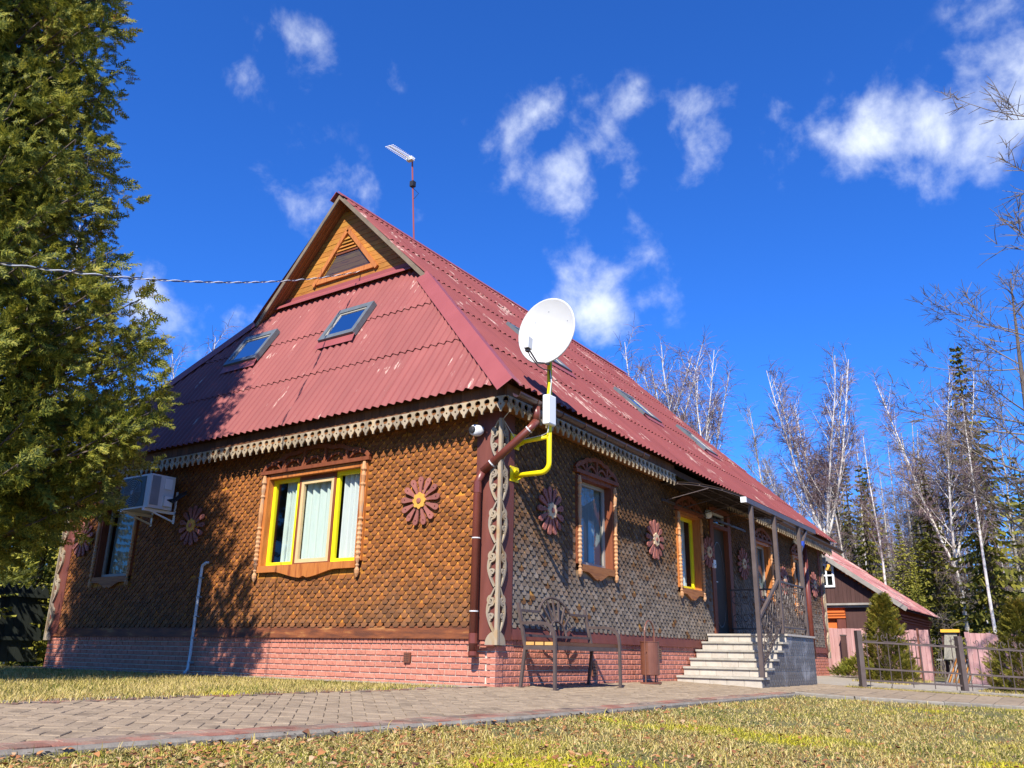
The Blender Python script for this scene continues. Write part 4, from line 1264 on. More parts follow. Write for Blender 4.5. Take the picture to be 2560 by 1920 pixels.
# border rows of red pavers
x = -9.6
while x < 4.5:
    for k in range(2):
        yy = ky(x+.1*k)+.10+k*.103; pv.append((1/((Vector((x, yy, 0))-CAM).length**3), x+(.1 if k else 0), yy, math.atan2(ky(x+.1)-ky(x-.1), .2), PL, PW, 1)); 
    if x < -.5: pv.append((1/((Vector((x, 0.05, 0))-CAM).length**3), x, .055, 0.0, PL, PW, 1))
    x += PL
mp_ = {0: MB(), 1: MB()}
vis = [p for p in pv if (Vector((p[1], p[2], 0))-CAM).normalized().dot(_F) > .80]
vis.sort(key=lambda p: -p[0]); vset = {id(p) for p in vis[:300]}
for p in pv:
    _, X, Y, a, l, w, k = p
    tl = (rnd.uniform(-.018, .018), rnd.uniform(-.018, .018)); dz = rnd.uniform(-.003, .003)+(.004 if k else 0)
    if id(p) in vset:
        q = MB(); paver_top(q, X, Y, a, l, w, gz(Y)+dz, tilt=tl); q.build('paver', M_PAVERED if k else M_PAVER, path)
    else: paver_top(mp_[k], X, Y, a, l, w, gz(Y)+dz, tilt=tl)
prop(mp_[0].build('paver_field', M_PAVER, path), kind='stuff')
prop(mp_[1].build('paver_border', M_PAVERED, path), kind='stuff')
# side path slabs along its direction
q = MB(); ns = 0
for i in range(len(NEARB)-1):
    a0, a1, b0, b1 = NEARB[i], NEARB[i+1], FARB[i], FARB[i+1]
    seg = math.hypot(a1[0]-a0[0], a1[1]-a0[1]); nu = max(1, int(seg/.30)); nv_ = 9
    for s in range(nu):
        for t in range(nv_):
            def PT(u, v):
                u = (s+u)/nu; v = (t+v)/nv_
                x = (a0[0]+(a1[0]-a0[0])*u)*(1-v)+(b0[0]+(b1[0]-b0[0])*u)*v; y = (a0[1]+(a1[1]-a0[1])*u)*(1-v)+(b0[1]+(b1[1]-b0[1])*u)*v
                return x, y
            g = .015; P = [PT(g, g), PT(1-g, g), PT(1-g, 1-g), PT(g, 1-g)]; z = rnd.uniform(-.002, .003)
            m_ = MB(); m_.add([(x, y, gz(y)+z+.003) for x, y in P]+[(x, y, gz(y)-.02) for x, y in P], [(0, 1, 2, 3), (0, 4, 5, 1), (1, 5, 6, 2), (2, 6, 7, 3), (3, 7, 4, 0)])
            m_.build('paver', M_PAVER, pathB); ns += 1
# kerb stones
def kerb_line(p, q_, parent, L=.98, w=.085, h=.035):
    p = Vector(p); q_ = Vector(q_); n = max(1, round((q_-p).length/L)); d = (q_-p)/n
    for i in range(n):
        a = p+d*i+d.normalized()*.003; b = p+d*(i+1)-d.normalized()*.003; s = Vector((-d.y, d.x, 0)).normalized()*w/2; r = Vector((-d.y, d.x, 0)).normalized()*.014
        m_ = MB(); P = []
        for pt in (a, b):
            zt = gz(pt.y)+h+rnd.uniform(-.004, .004)
            P += [(pt.x-s.x, pt.y-s.y, zt-.16), (pt.x-s.x, pt.y-s.y, zt-.014), (pt.x-s.x+r.x, pt.y-s.y+r.y, zt), (pt.x+s.x-r.x, pt.y+s.y-r.y, zt), (pt.x+s.x, pt.y+s.y, zt-.014), (pt.x+s.x, pt.y+s.y, zt-.16)]
        m_.add(P, [(i_, (i_+1) % 6, 6+(i_+1) % 6, 6+i_) for i_ in range(6)]+[(5, 4, 3, 2, 1, 0), (6, 7, 8, 9, 10, 11)])
        m_.build('kerb_stone', M_KERB, parent)
[kerb_line((a, b, 0), (c_, d_, 0), path, h=.004) for a, b, c_, d_ in zip(KX[:-2], KY[:-2], KX[1:-1], KY[1:-1])]
kerb_line((-9.8, .155, 0), (-.62, .155, 0), path, h=.012)
for a, b in zip(NEARB, NEARB[1:]): kerb_line(a+(0,), b+(0,), pathB, h=.018)
for a, b in zip(FARB[0:], FARB[1:]): kerb_line((a[0]+.42, a[1], 0), (b[0]+.42, b[1], 0), pathB, w=.16, h=.05)

# ================================================================== PORCH
porch = thing('entrance_stairs', 'tiled concrete entrance stairs with six pale steps leading up to the front door', 'stairs', (5.2, -.75, -.03))
XS = [5.25+.296*i for i in range(6)]; ZL = [.09, .232, .374, .516, .658, .80]; PY = -1.5
zb = -.12
for i in range(6):
    x0 = XS[i]; x1 = XS[i+1] if i < 5 else 8.45; zl = ZL[i]; zlo = ZL[i-1] if i else gz(PY)-.03
    q = MB(); q.box((x0+.012, PY+.006, zlo-.05 if i else zb), (x1+.02, -.06, zl-.036)); st = q.build('step', M_CONCRETE, porch)
    # riser tiles
    n = 5; wv = (-.06-PY)/n
    for k in range(n):
        q = MB(); q.box((x0, PY+k*wv+.003, zlo+.002), (x0+.014, PY+(k+1)*wv-.003, zl-.037)); q.build('riser_tile', M_TILESTEP, st)
    q = MB(); q.box((x0-.03, PY-.035, zl-.034), (x1+(.01 if i < 5 else .035), -.06, zl)); q.build('tread', M_TREAD if i < 5 else M_TILESTEP, st)
# side wall faced with dark patterned tiles
M_TILE = bpy.data.materials.new('dark_patterned_tile'); M_TILE.use_nodes = True
t_ = M_TILE.node_tree; b_ = t_.nodes['Principled BSDF']; b_.inputs['Roughness'].default_value = .35
uvn = nd(t_, 'ShaderNodeUVMap').outputs[0]
wv_ = nd(t_, 'ShaderNodeTexNoise'); wv_.inputs['Scale'].default_value = 3.4; wv_.inputs['Detail'].default_value = 3
sx_ = nd(t_, 'ShaderNodeSeparateXYZ'); t_.links.new(uvn, sx_.inputs[0]); ab1 = nd(t_, 'ShaderNodeMath', operation='SUBTRACT'); t_.links.new(sx_.outputs[0], ab1.inputs[0]); ab1.inputs[1].default_value = .5; ab2 = nd(t_, 'ShaderNodeMath', operation='ABSOLUTE'); t_.links.new(ab1.outputs[0], ab2.inputs[0]); cx_ = nd(t_, 'ShaderNodeCombineXYZ'); t_.links.new(ab2.outputs[0], cx_.inputs[0]); t_.links.new(sx_.outputs[1], cx_.inputs[1])
mpn = nd(t_, 'ShaderNodeMapping'); mpn.inputs['Scale'].default_value = (1.5, 1.0, 1); t_.links.new(cx_.outputs[0], mpn.inputs[0]); t_.links.new(mpn.outputs[0], wv_.inputs[0])
nz_ = nd(t_, 'ShaderNodeTexNoise'); nz_.inputs['Scale'].default_value = 2.2; nz_.inputs['Detail'].default_value = 6; ge_ = nd(t_, 'ShaderNodeNewGeometry'); t_.links.new(ge_.outputs['Position'], nz_.inputs[0])
rp_ = nd(t_, 'ShaderNodeValToRGB'); rp_.color_ramp.elements[0].position = .46; rp_.color_ramp.elements[0].color = c4(.055, .058, .066); rp_.color_ramp.elements[1].position = .66; rp_.color_ramp.elements[1].color = c4(.26, .25, .24)
t_.links.new(wv_.outputs['Fac'], rp_.inputs[0])
mr_ = nd(t_, 'ShaderNodeMapRange'); mr_.inputs[1].default_value = .56; mr_.inputs[2].default_value = .72; t_.links.new(nz_.outputs[0], mr_.inputs[0])
mx_ = nd(t_, 'ShaderNodeMix', data_type='RGBA'); t_.links.new(mr_.outputs[0], mx_.inputs[0]); t_.links.new(rp_.outputs[0], mx_.inputs[6]); mx_.inputs[7].default_value = c4(.27, .28, .30)
t_.links.new(mx_.outputs[2], b_.inputs['Base Color'])
q = MB(); 
for i in range(6): q.box((XS[i]+.02, PY+.001, -.14), ((XS[i+1] if i < 5 else 8.44)+.019, PY+.005, ZL[i]-.037))
sw = q.build('side_wall', M_MORTAR, porch)
tw, th = .135, .268
z = -.09
while z < .76:
    x = 5.26
    while x < 8.44:
        a, b = x+.006, min(x+tw-.006, 8.44); q = MB(); ok = False
        for i in range(6):
            s0, s1 = XS[i]+.002, (XS[i+1] if i < 5 else 8.45)
            c0, c1 = max(a, s0), min(b, s1); t = min(z+th-.008, ZL[i]-.038)
            if c1-c0 > .004 and t-z > .02:
                uvq = [((c0-x)/tw, 0), ((c1-x)/tw, 0), ((c1-x)/tw, (t-z)/th), ((c0-x)/tw, (t-z)/th)]
                q.add([(c0, PY-.006, z), (c1, PY-.006, z), (c1, PY-.006, t), (c0, PY-.006, t), (c0, PY, z), (c1, PY, z), (c1, PY, t), (c0, PY, t)],
                      [(0, 1, 2, 3), (4, 0, 3, 7), (1, 5, 6, 2), (3, 2, 6, 7)], [uvq, [(0, 0)]*4, [(0, 0)]*4, [(0, 0)]*4]); ok = True
        if ok: q.build('wall_tile', M_TILE, sw)
        x += tw
    z += th

# canopy on three posts
can = thing('entrance_canopy', 'dark brown arched canopy over the entrance, carried on three steel posts', 'canopy', (5.3, -1.5, 0))
CX0, CX1 = 4.95, 9.20
def cz(y): return 2.93+.37*(1-(y/1.52)**2)
q = MB(); n = 14; V = []
for dz in (0, .012):
    for x in (CX0, CX1):
        for i in range(n+1): y = -.02-1.5*i/n; V.append((x, y, cz(y)+.02+dz-.004*(x-CX0)))
k = n+1
for i in range(n): q.f += [(i, i+1, k+i+1, k+i), (2*k+i, 3*k+i, 3*k+i+1, 2*k+i+1), (i, 2*k+i, 2*k+i+1, i+1), (k+i, k+i+1, 3*k+i+1, 3*k+i)]
q.v = V; q.build('canopy_sheet', mat('smoked_polycarbonate', [c4(.028, .020, .016), c4(.045, .032, .026)], rough=.8, scale=3, spec=.05), can)
for i in range(6):
    x = CX0+.03+(CX1-CX0-.06)*i/5; q = MB(); q.tube([(x, y, cz(y)-.004*(x-CX0)) for y in [-.03-1.48*j/10 for j in range(11)]], .013, 4)
    q.tube([(x, -.03, 3.0), (x, -.9, cz(-.9)-.02)], .009, 4); q.build('rib', M_DARKMETAL, can)
for y in (-.35, -.75, -1.15):
    q = MB(); q.beam((CX0, y, cz(y)+.004), (CX1, y, cz(y)-.013), .022, .022); q.build('purlin', M_DARKMETAL, can)
q = MB(); q.beam((CX0, -.05, 3.02), (CX1, -.05, 3.0), .04, .04); q.build('wall_rail', M_DARKMETAL, can)
q = MB(); q.beam((CX0+.05, -1.5, 2.90), (CX1, -1.5, 2.885), .08, .085); bm_ = q.build('front_beam', M_DARKMETAL, can)
q = MB(); q.cbox((CX0+.03, -1.5, 2.90), (.05, .09, .09)); q.build('end_cap', M_WHITE, bm_)
for x, z0 in ((5.31, .09), (6.55, .80), (8.07, .80)):
    q = MB(); q.box((x-.033, -1.533, z0), (x+.033, -1.467, 2.87)); po = q.build('post', M_POST, can)
    q = MB(); q.box((x-.06, -1.56 if x < 6 else -1.53, z0), (x+.06, -1.44, z0+.008)); q.build('foot_plate', M_POST, po)
q = MB(); q.beam((8.09, -1.5, 2.35), (8.62, -1.5, 2.86), .045, .05); br = q.build('brace', M_DARKMETAL, can)
q = MB(); q.beam((8.22, -1.5, 2.478), (8.32, -1.5, 2.574), .06, .065); q.build('tape_wrap', mat('blue_tape', [c4(.02, .05, .32), c4(.03, .07, .4)], rough=.5), br)

# railing with wrought scrollwork
ra = thing('wrought_railing', 'black wrought-iron railing with curly scrollwork on the entrance stairs', 'railing', (6.55, -1.5, .8))
q = MB(); q.beam((5.33, -1.5, 1.00), (6.52, -1.5, 1.705), .045, .05); q.build('handrail', M_POST, ra)
q = MB(); q.beam((5.36, -1.5, .235), (6.50, -1.5, .935), .022, .03); q.build('lower_rail', M_IRON, ra)
q = MB(); q.beam((6.58, -1.5, 1.69), (8.04, -1.5, 1.685), .035, .03); q.build('handrail', M_IRON, ra)
q = MB(); q.beam((6.58, -1.5, .91), (8.04, -1.5, .91), .022, .025); q.build('lower_rail', M_IRON, ra)
q = MB(); q.beam((8.07, -1.467, 1.675), (8.07, -.05, 1.675), .03, .03); q.build('handrail', M_IRON, ra)
q = MB(); q.beam((8.07, -1.467, .93), (8.07, -.05, .93), .02, .025); q.build('lower_rail', M_IRON, ra)


def wavy(q, x, z0, z1, y, amp, k, r, ph, ax=0):
    pts = []
    for i in range(15):
        t = i/14; o = amp*math.sin(t*k*2*PI+ph)*math.sin(PI*min(1, t*1.1))
        pts.append((x+o, y+rnd.uniform(-.004, .004), z0+(z1-z0)*t) if ax == 0 else (y, x+o, z0+(z1-z0)*t))
    q.tube(pts, r, 4)


def curl(q, cx, cz_, y, r, a0, turns, rr, ax=0):
    P = scroll(cx, cz_, r, r*.2, a0, turns, 13)
    q.tube([(a, y, b) if ax == 0 else (y, a, b) for a, b in P], rr, 4)


q = MB()
for i in range(10):
    x = 5.42+1.04*i/9; zt = 1.00+(x-5.33)*.592-.02; zl = .235+(x-5.36)*.614
    wavy(q, x, zl, zt, -1.5, .045, 1.6, .008, i*1.9)
    for j in range(4):
        zc_ = zl+(zt-zl)*(.14+.24*j); curl(q, x+.03, zc_, -1.5+(.008 if j % 2 else -.008), .05, rnd.uniform(0, 6), rnd.choice((-1.2, 1.2)), .0065)
q.build('scrollwork', M_IRON, ra)
q = MB()
for i in range(13):
    x = 6.66+1.34*i/12
    wavy(q, x, .92, 1.68, -1.5, .05, 2.2, .007, i*1.3)
    for j in range(5): curl(q, x+.02, .99+.145*j, -1.5+(.008 if j % 2 else -.008), .055, rnd.uniform(0, 6), rnd.choice((-1.3, 1.3)), .006)
q.build('scrollwork', M_IRON, ra)
q = MB()
for i in range(7):
    y = -1.35+1.2*i/6
    for s in (-1, 1): curl(q, y, 1.31+s*.19, 8.07, .13, PI/2*s, 1.3*s, .007, 1)
    q.tube([(8.07, y+.09, .94), (8.07, y+.09, 1.67)], .007, 4)
q.build('scrollwork', M_IRON, ra)

# small fittings by the door
t = thing('wall_lamp', 'round white globe lamp on the wall above left of the front door', 'lamp', FR(7.03, 3.06, .03))
q = MB(); q.lathe([(.05, 0), (.085, .015), (.09, .05), (.07, .10), (.03, .125)], lambda a, b, h: FR(7.03+a, 3.06+b, .03+h), 14); q.build('globe', M_WHITE, t, smooth=True)
q = MB(); q.lathe([(.075, -.02), (.075, .002)], lambda a, b, h: FR(7.03+a, 3.06+b, .03+h), 14); q.build('base', M_GREYPANEL, t)
t = thing('door_bell', 'small white box on the casing left of the front door', 'bell', FR(7.22, 2.10, .05))
q = MB(); q.box((7.17, 2.04, .051), (7.27, 2.19, .095), FR); q.build('housing', M_WHITE, t); q = MB(); q.lathe([(.014, .0), (.012, .008)], lambda a, b, h: FR(7.22+a, 2.10+b, .095+h), 8); q.build('button', M_GREYPANEL, t)
t = thing('flood_lamp', 'pale oval lamp under the eave right of the last porch post', 'lamp', FR(13.0, 3.22, .1))
q = MB(); q.lathe([(.03, 0), (.13, .02), (.17, .06), (.12, .09)], lambda a, b, h: FR(13.0+a*1.6, 3.22+b*.5, .02+h), 12); q.build('lens', M_WHITE, t, smooth=True); q = MB(); q.box((12.8, 3.13, .001), (13.2, 3.31, .03), FR); q.build('base', M_GREYPANEL, t)
t = thing('corner_lamp', 'small bracket lamp with a yellow shade on the far corner of the long wall', 'lamp', (HL+.06, -.12, 2.85))
q = MB(); q.lathe([(.02, .12), (.05, .10), (.09, -.04), (.085, -.05)], lambda a, b, h: (HL+.10+a, -.2+b, 2.75+h), 10); q.build('shade', M_PETALY, t); q = MB(); q.tube([(HL+.05, -.02, 2.92), (HL+.10, -.2, 2.95), (HL+.10, -.2, 2.87)], .012, 5); q.cbox((HL+.1, -.1, 2.98), (.08, .1, .16)); q.build('arm', M_GREYPANEL, t)


# ================================================================== WALL DECOR
def rosette(F, u, z, label, r=.335, yellow=True, n=13, seed=0):
    t = thing('flower_rosette', label, 'rosette', F(u, z, .03), 'carved flower rosettes on the house walls'); rr = random.Random(seed)
    a_ = rr.uniform(0, 1)
    for i in range(n):
        a = a_+2*PI*i/n; ca, sa = math.cos(a), math.sin(a)
        G = lambda p, s, d: F(u+p*ca-s*sa, z+p*sa+s*ca, d)
        prof = [(.09, .016), (.16, .020), (.22, .030), (.27, .041), (.305, .040), (.328, .026), (.337, 0)]
        o = [(p*r/.335, w) for p, w in prof]+[(p*r/.335, -w) for p, w in reversed(prof[:-1])]
        hole = [(.275*r/.335+.011*math.cos(b), .011*math.sin(b)) for b in [k*PI/3 for k in range(6)]]
        q = MB(); q.prism(o, G, .055, .078+rr.uniform(-.003, .003), holes=[hole]); q.build('petal', M_PETAL, t)
    for i in range(10):
        a = a_+.2+2*PI*i/10; ca, sa = math.cos(a), math.sin(a)
        G = lambda p, s, d: F(u+p*ca-s*sa, z+p*sa+s*ca, d)
        q = MB(); q.prism([(.05, -.03), (.12, -.036), (.172, 0), (.12, .036), (.05, .03)], G, .03, .05); q.build('inner_petal', M_PETALY if yellow else M_PALEHEART, t)
    q = MB(); o = []
    for i in range(32): a = 2*PI*i/32; rad = .105+.012*math.cos(8*a); o.append((rad*math.cos(a), rad*math.sin(a)))
    q.prism(o, lambda a, b, d: F(u+a, z+b, d), .07, .10); q.build('heart', M_PETALY if yellow else M_PALEHEART, t)
    q = MB(); q.lathe([(.038, 0), (.036, .012), (.02, .018)], lambda a, b, h: F(u+a, z+b, .1005+h), 10); q.build('centre', M_PETAL, t)


rosette(FL, -1.245, 2.325, 'sunny flower rosette between the yellow window and the near corner', seed=1)
rosette(FL, -6.22, 2.33, 'flower rosette in tree shade left of the yellow window', seed=2)
rosette(FL, -9.52, 2.30, 'flower rosette near the far left corner, half hidden by the conifer', seed=3)
rosette(FR, 1.17, 2.27, 'half-shaded flower rosette between the near corner and the first window', yellow=False, seed=4)
rosette(FR, 4.55, 2.27, 'flower rosette with pale heart between the first and the yellow-framed window', yellow=False, seed=5)
rosette(FR, 6.98, 2.32, 'flower rosette squeezed between window and door casing', r=.30, yellow=False, seed=6)
rosette(FR, 8.93, 2.28, 'flower rosette right of the front door', yellow=False, seed=7)
rosette(FR, 11.75, 2.15, 'flower rosette seen through the porch railing', yellow=False, seed=8)
rosette(FR, 14.35, 2.25, 'farthest flower rosette at the end of the long wall', yellow=False, seed=9)

# air conditioner
t = thing('air_conditioner', 'grey-white outdoor air-conditioner unit on wall brackets under the conifer', 'air conditioner', (-.38, 7.1, 2.6))
AX0, AX1, AY0, AY1, AZ0, AZ1 = -.62, -.17, 6.70, 7.58, 2.60, 3.17
q = MB(); q.box((AX0, AY0, AZ0), (AX1, AY1, AZ1)); bo = q.build('casing', M_OFFWHITE, t)
q = MB(); q.box((AX0-.006, AY0+.14, AZ0+.03), (AX0-.001, AY1-.03, AZ1-.03)); fg = q.build('fan_opening', M_BLACK, t)
FA_ = lambda u, z, d: (AX0-.008-d, AY0+.50-u, AZ0+.285+z)
q = MB()
for k in range(1, 8): q.tube([FA_(.035*k*math.cos(a), .035*k*math.sin(a), 0) for a in [2*PI*i/20 for i in range(21)]], .005, 4)
for k in range(12): q.tube([FA_(.03*math.cos(k*PI/6), .03*math.sin(k*PI/6), 0), FA_(.26*math.cos(k*PI/6), .26*math.sin(k*PI/6), 0)], .003, 3)
q.lathe([(.05, 0), (.04, .012)], lambda a, b, h: FA_(a, b, h), 12); q.build('fan_grille', M_GREYPANEL, t)
q = MB(); q.box((AX0+.02, AY0-.012, AZ0+.05), (AX0+.17, AY0-.001, AZ1-.03)); q.build('dark_side_panel', M_GREYPANEL, t)
q = MB(); q.box((AX0+.25, AY0-.02, AZ0+.34), (AX1-.06, AY0-.001, AZ1-.05)); q.box((AX0+.26, AY0-.05, AZ0+.05), (AX1-.05, AY0-.001, AZ0+.22)); q.build('service_cover', M_WHITE, t)
for y in (AY0+.10, AY1-.14):
    q = MB(); q.box((AX0-.02, y-.02, AZ0-.05), (-.03, y+.02, AZ0-.003)); q.box((-.045, y-.02, AZ0-.20), (-.028, y+.02, AZ0+.35)); q.beam((-.045, y, AZ0-.17), (AX0+.14, y, AZ0-.045), .03, .025); q.build('bracket', M_WHITE, t)
q = MB()
for k in range(3): q.tube([(AX1-.10-.03*k, AY0-.03, AZ0+.15), (AX1-.05, AY0-.10, AZ0+.12+.03*k), (AX1+.05, AY0-.13, AZ0+.22+.03*k), (-.03, AY0-.16, AZ0+.30+.02*k)], .012, 5)
q.build('pipework', M_BLACK, t)

# white plastic pipe on the end wall
t = thing('wall_pipe', 'thin white plastic pipe climbing the end wall at the edge of the tree shade', 'pipe', (-.05, 5.81, 0))
q = MB(); q.tube([(-.12, 5.84, .0), (-.075, 5.82, .06), (-.07, 5.81, .3), (-.06, 5.81, 1.60), (-.058, 5.80, 1.66), (-.05, 5.72, 1.70), (-.02, 5.70, 1.70)], .024, 8); q.build('tube', M_OFFWHITE, t, smooth=True)
for z in (.15, .52, .85, 1.15, 1.45):
    q = MB(); q.box((-.085, 5.76, z), (-.02, 5.84, z+.02)); q.build('clip', M_GREYPANEL, t)

# security camera
t = thing('security_camera', 'small white dome security camera under the eave at the near corner', 'camera', FL(-.27, 3.17, .05))
q = MB(); q.lathe([(.0, -.075), (.05, -.065), (.075, -.03), (.08, .01), (.075, .05), (.055, .075)], lambda a, b, h: (-.14-h*.9+b*.0, .27+a+h*.35, 3.16+b), 14); q.build('housing', M_OFFWHITE, t, smooth=True)
q = MB(); q.lathe([(.05, .0), (.045, .02), (.02, .028)], lambda a, b, h: (-.208-h, .297+a, 3.16+b), 12); q.build('lens', M_BLACK, t)
q = MB(); q.tube([(-.045, .26, 3.2), (-.12, .26, 3.19)], .035, 8); q.build('mount', M_OFFWHITE, t)

# satellite dish on a yellow bracket
sd = thing('satellite_dish', 'big white satellite dish on a bent yellow pipe bracket at the house corner', 'satellite dish', (.28, -.05, 2.6))
PX, PYY = .28, -.585
def arc(c, r, a0, a1, n=7): return [(PX, c[0]+r*math.cos(a0+(a1-a0)*i/(n-1)), c[1]+r*math.sin(a0+(a1-a0)*i/(n-1))) for i in range(n)]
q = MB(); q.tube([(PX, -.03, 2.60)]+[(PX, -.465, 2.60)]+[(PX, PYY+.12-.12*math.sin(a), 2.60+.12-.12*math.cos(a)) for a in [PI/2*i/6 for i in range(1, 7)]]+[(PX, PYY, 4.22)], .034, 10); q.build('pole', M_YPIPE, sd, smooth=True)
q = MB(); q.tube([(PX, -.03, 3.04), (PX, PYY, 3.06)], .03, 8); q.build('upper_arm', M_YPIPE, sd, smooth=True)
for z in (2.60, 3.04):
    q = MB(); q.box((PX-.10, -.052, z-.08), (PX+.10, -.045, z+.12)); q.add([(PX-.004, -.05, z-.08), (PX+.004, -.05, z-.08), (PX+.004, -.05, z+.1), (PX-.004, -.05, z+.1), (PX-.004, -.2, z-.03), (PX+.004, -.2, z-.03)], [(0, 4, 3), (1, 2, 5), (0, 1, 5, 4), (3, 4, 5, 2)]); q.build('wall_plate', M_YPIPE, sd)
q = MB(); q.box((PX-.135, PYY-.075, 3.20), (PX+.055, PYY+.025, 3.60)); bx = q.build('junction_box', M_WHITE, sd)
bv = bx.modifiers.new('bevel', 'BEVEL'); bv.width = .018; bv.segments = 2
# dish axis
D_C = Vector((.18, PYY-.06, 4.45)); ax = Vector((-.97, -.03, .07)).normalized()
e1 = ax.cross(Vector((0, 0, 1))).normalized(); e2 = e1.cross(ax)
def FD(a, b, h): return tuple(D_C+e1*a+e2*b+ax*h)
RW, RH = .425, .465; prof = []; q = MB(); nseg = 40; rings = [0, .25, .5, .72, .88, .97, 1.0]
V = [FD(0, 0, 0)]
for rr in rings[1:]:
    for i in range(nseg): a = 2*PI*i/nseg; V.append(FD(RW*rr*math.cos(a), RH*rr*math.sin(a), .10*rr*rr))
for i in range(nseg): a = 2*PI*i/nseg; V.append(FD(RW*1.025*math.cos(a), RH*1.025*math.sin(a), .085))
for i in range(nseg): a = 2*PI*i/nseg; V.append(FD(RW*1.0*math.cos(a), RH*1.0*math.sin(a), .075))
for rr in (.6,):
    for i in range(nseg): a = 2*PI*i/nseg; V.append(FD(RW*rr*math.cos(a), RH*rr*math.sin(a), .10*rr*rr-.02))
V.append(FD(0, 0, -.02))
fs = [(0, 1+i, 1+(i+1) % nseg) for i in range(nseg)]
nr_ = (len(V)-2)//nseg
for k in range(nr_-1):
    for i in range(nseg): a = 1+k*nseg; fs.append((a+i, a+nseg+i, a+nseg+(i+1) % nseg, a+(i+1) % nseg))
last = 1+(nr_-1)*nseg
fs += [(last+(i+1) % nseg, last+i, len(V)-1) for i in range(nseg)]
q.add(V, fs); q.build('reflector', M_DISH, sd, smooth=True)
q = MB()
for a, b in ((-.12, -.1), (.12, -.12), (0, .3), (.2, .18), (-.3, .1)): q.lathe([(.008, 0), (.006, .004)], lambda x, y, h: FD(a+x, b+y, .10*((a/RW)**2+(b/RH)**2)+.001+h), 6)
q.build('bolts', M_GREYPANEL, sd)
LN = Vector(at(1313, 855, 1)); 
lp = D_C+ax*.52-e2*.36
q = MB(); q.tube([Vector(FD(0, -RH*.98, .06)), D_C+ax*.28-e2*.53, lp-e2*.06], .011, 6); q.tube([Vector((PX, PYY, 4.05)), Vector(FD(0, -RH*1.0, .06))], .014, 6); q.build('feed_arm', M_DARKMETAL, sd)
q = MB(); R3 = Matrix((e1, e2, ax)).transposed(); q.cbox(lp, (.075, .15, .10), R3); lnb = q.build('receiver', M_OFFWHITE, sd)
q = MB(); q.cbox(lp-e2*.09, (.05, .05, .05), R3); q.tube([lp-e2*.1, lp-e2*.15-ax*.06, D_C+ax*.25-e2*.57, D_C+ax*.10-e2*.56, Vector((PX-.05, PYY-.03, 3.95)), Vector((PX-.045, PYY-.05, 3.75)), Vector((PX-.06, PYY-.04, 3.60))], .008, 5); q.build('cable', M_BLACK, sd)
q = MB(); q.tube([(PX-.04, PYY-.03, 3.95), (PX-.05, PYY-.06, 3.8), (PX-.06, PYY-.045, 3.60)], .007, 5); q.tube([(PX-.06, PYY-.03, 3.20), (PX-.07, PYY-.02, 3.10), (PX-.03, PYY+.08, 3.085), (PX-.03, -.1, 3.06), (PX-.3, -.06, 3.3), (PX-.38, -.3, 3.45)], .006, 5); q.build('cable', M_OFFWHITE, sd)
q = MB(); q.cbox(D_C-ax*.08-e2*.1, (.08, .2, .12), R3); q.tube([D_C-ax*.05-e2*.1, Vector((PX, PYY, 4.15))], .03, 6); q.build('mount', M_DARKMETAL, sd)

# antenna on the ridge
an = thing('tv_antenna', 'thin red mast with a small yagi aerial on the roof ridge', 'antenna', (3.62, 5.06, 8.95))
B_ = Vector((3.75, 5.08, 8.9)); T_ = Vector((3.52, 5.08, 10.98))
q = MB(); q.tube([B_, T_], .02, 6); q.build('mast', M_FLASH, an)
q = MB(); q.cbox(B_.lerp(T_, .70), (.10, .10, .13)); q.tube([B_.lerp(T_, .66), B_.lerp(T_, .60)+Vector((.09, -.09, 0)), B_.lerp(T_, .52)], .006, 4); q.build('amplifier_box', M_BLACK, an)
q = MB(); A2 = T_+Vector((0, 0, -.05)); E2 = Vector((2.90, 5.22, 11.02)); q.tube([A2, E2], .014, 5)
for i in range(14):
    c = A2.lerp(E2, .06+.92*i/13); q.tube([c+Vector((.02, -.11, 0)), c+Vector((-.02, .11, 0))], .007, 4)
q.cbox(A2+Vector((-.06, 0, 0)), (.10, .16, .08)); q.build('aerial', M_WHITE, an)

# overhead cable
pc = thing('power_cable', 'twisted black and white overhead cable running left from the gable past the conifer', 'cable', (1.7, 4.75, 7.35))
S_ = Vector((1.80, 4.60, 7.37)); Q_ = at(-120, 640, 8.2); N_ = 120
for s, m_ in ((0, M_OFFWHITE), (PI, M_BLACK)):
    q = MB(); pts = []
    for i in range(N_*2+1):
        t = 1.8*i/(N_*2); c = S_+(Q_-S_)*t; c.z -= 1.0*t*(1-t)
        pts.append(c+Vector((0, math.cos(t*120+s), math.sin(t*120+s)))*.010)
    q.tube(pts, .0065, 5); q.build('strand', m_, pc)
q = MB(); q.tube([(1.83, 4.60, 7.14), (1.80, 4.60, 7.37), (1.72, 4.72, 7.40)], .014, 5); q.build('cable_hook', M_DARKMETAL, pc)

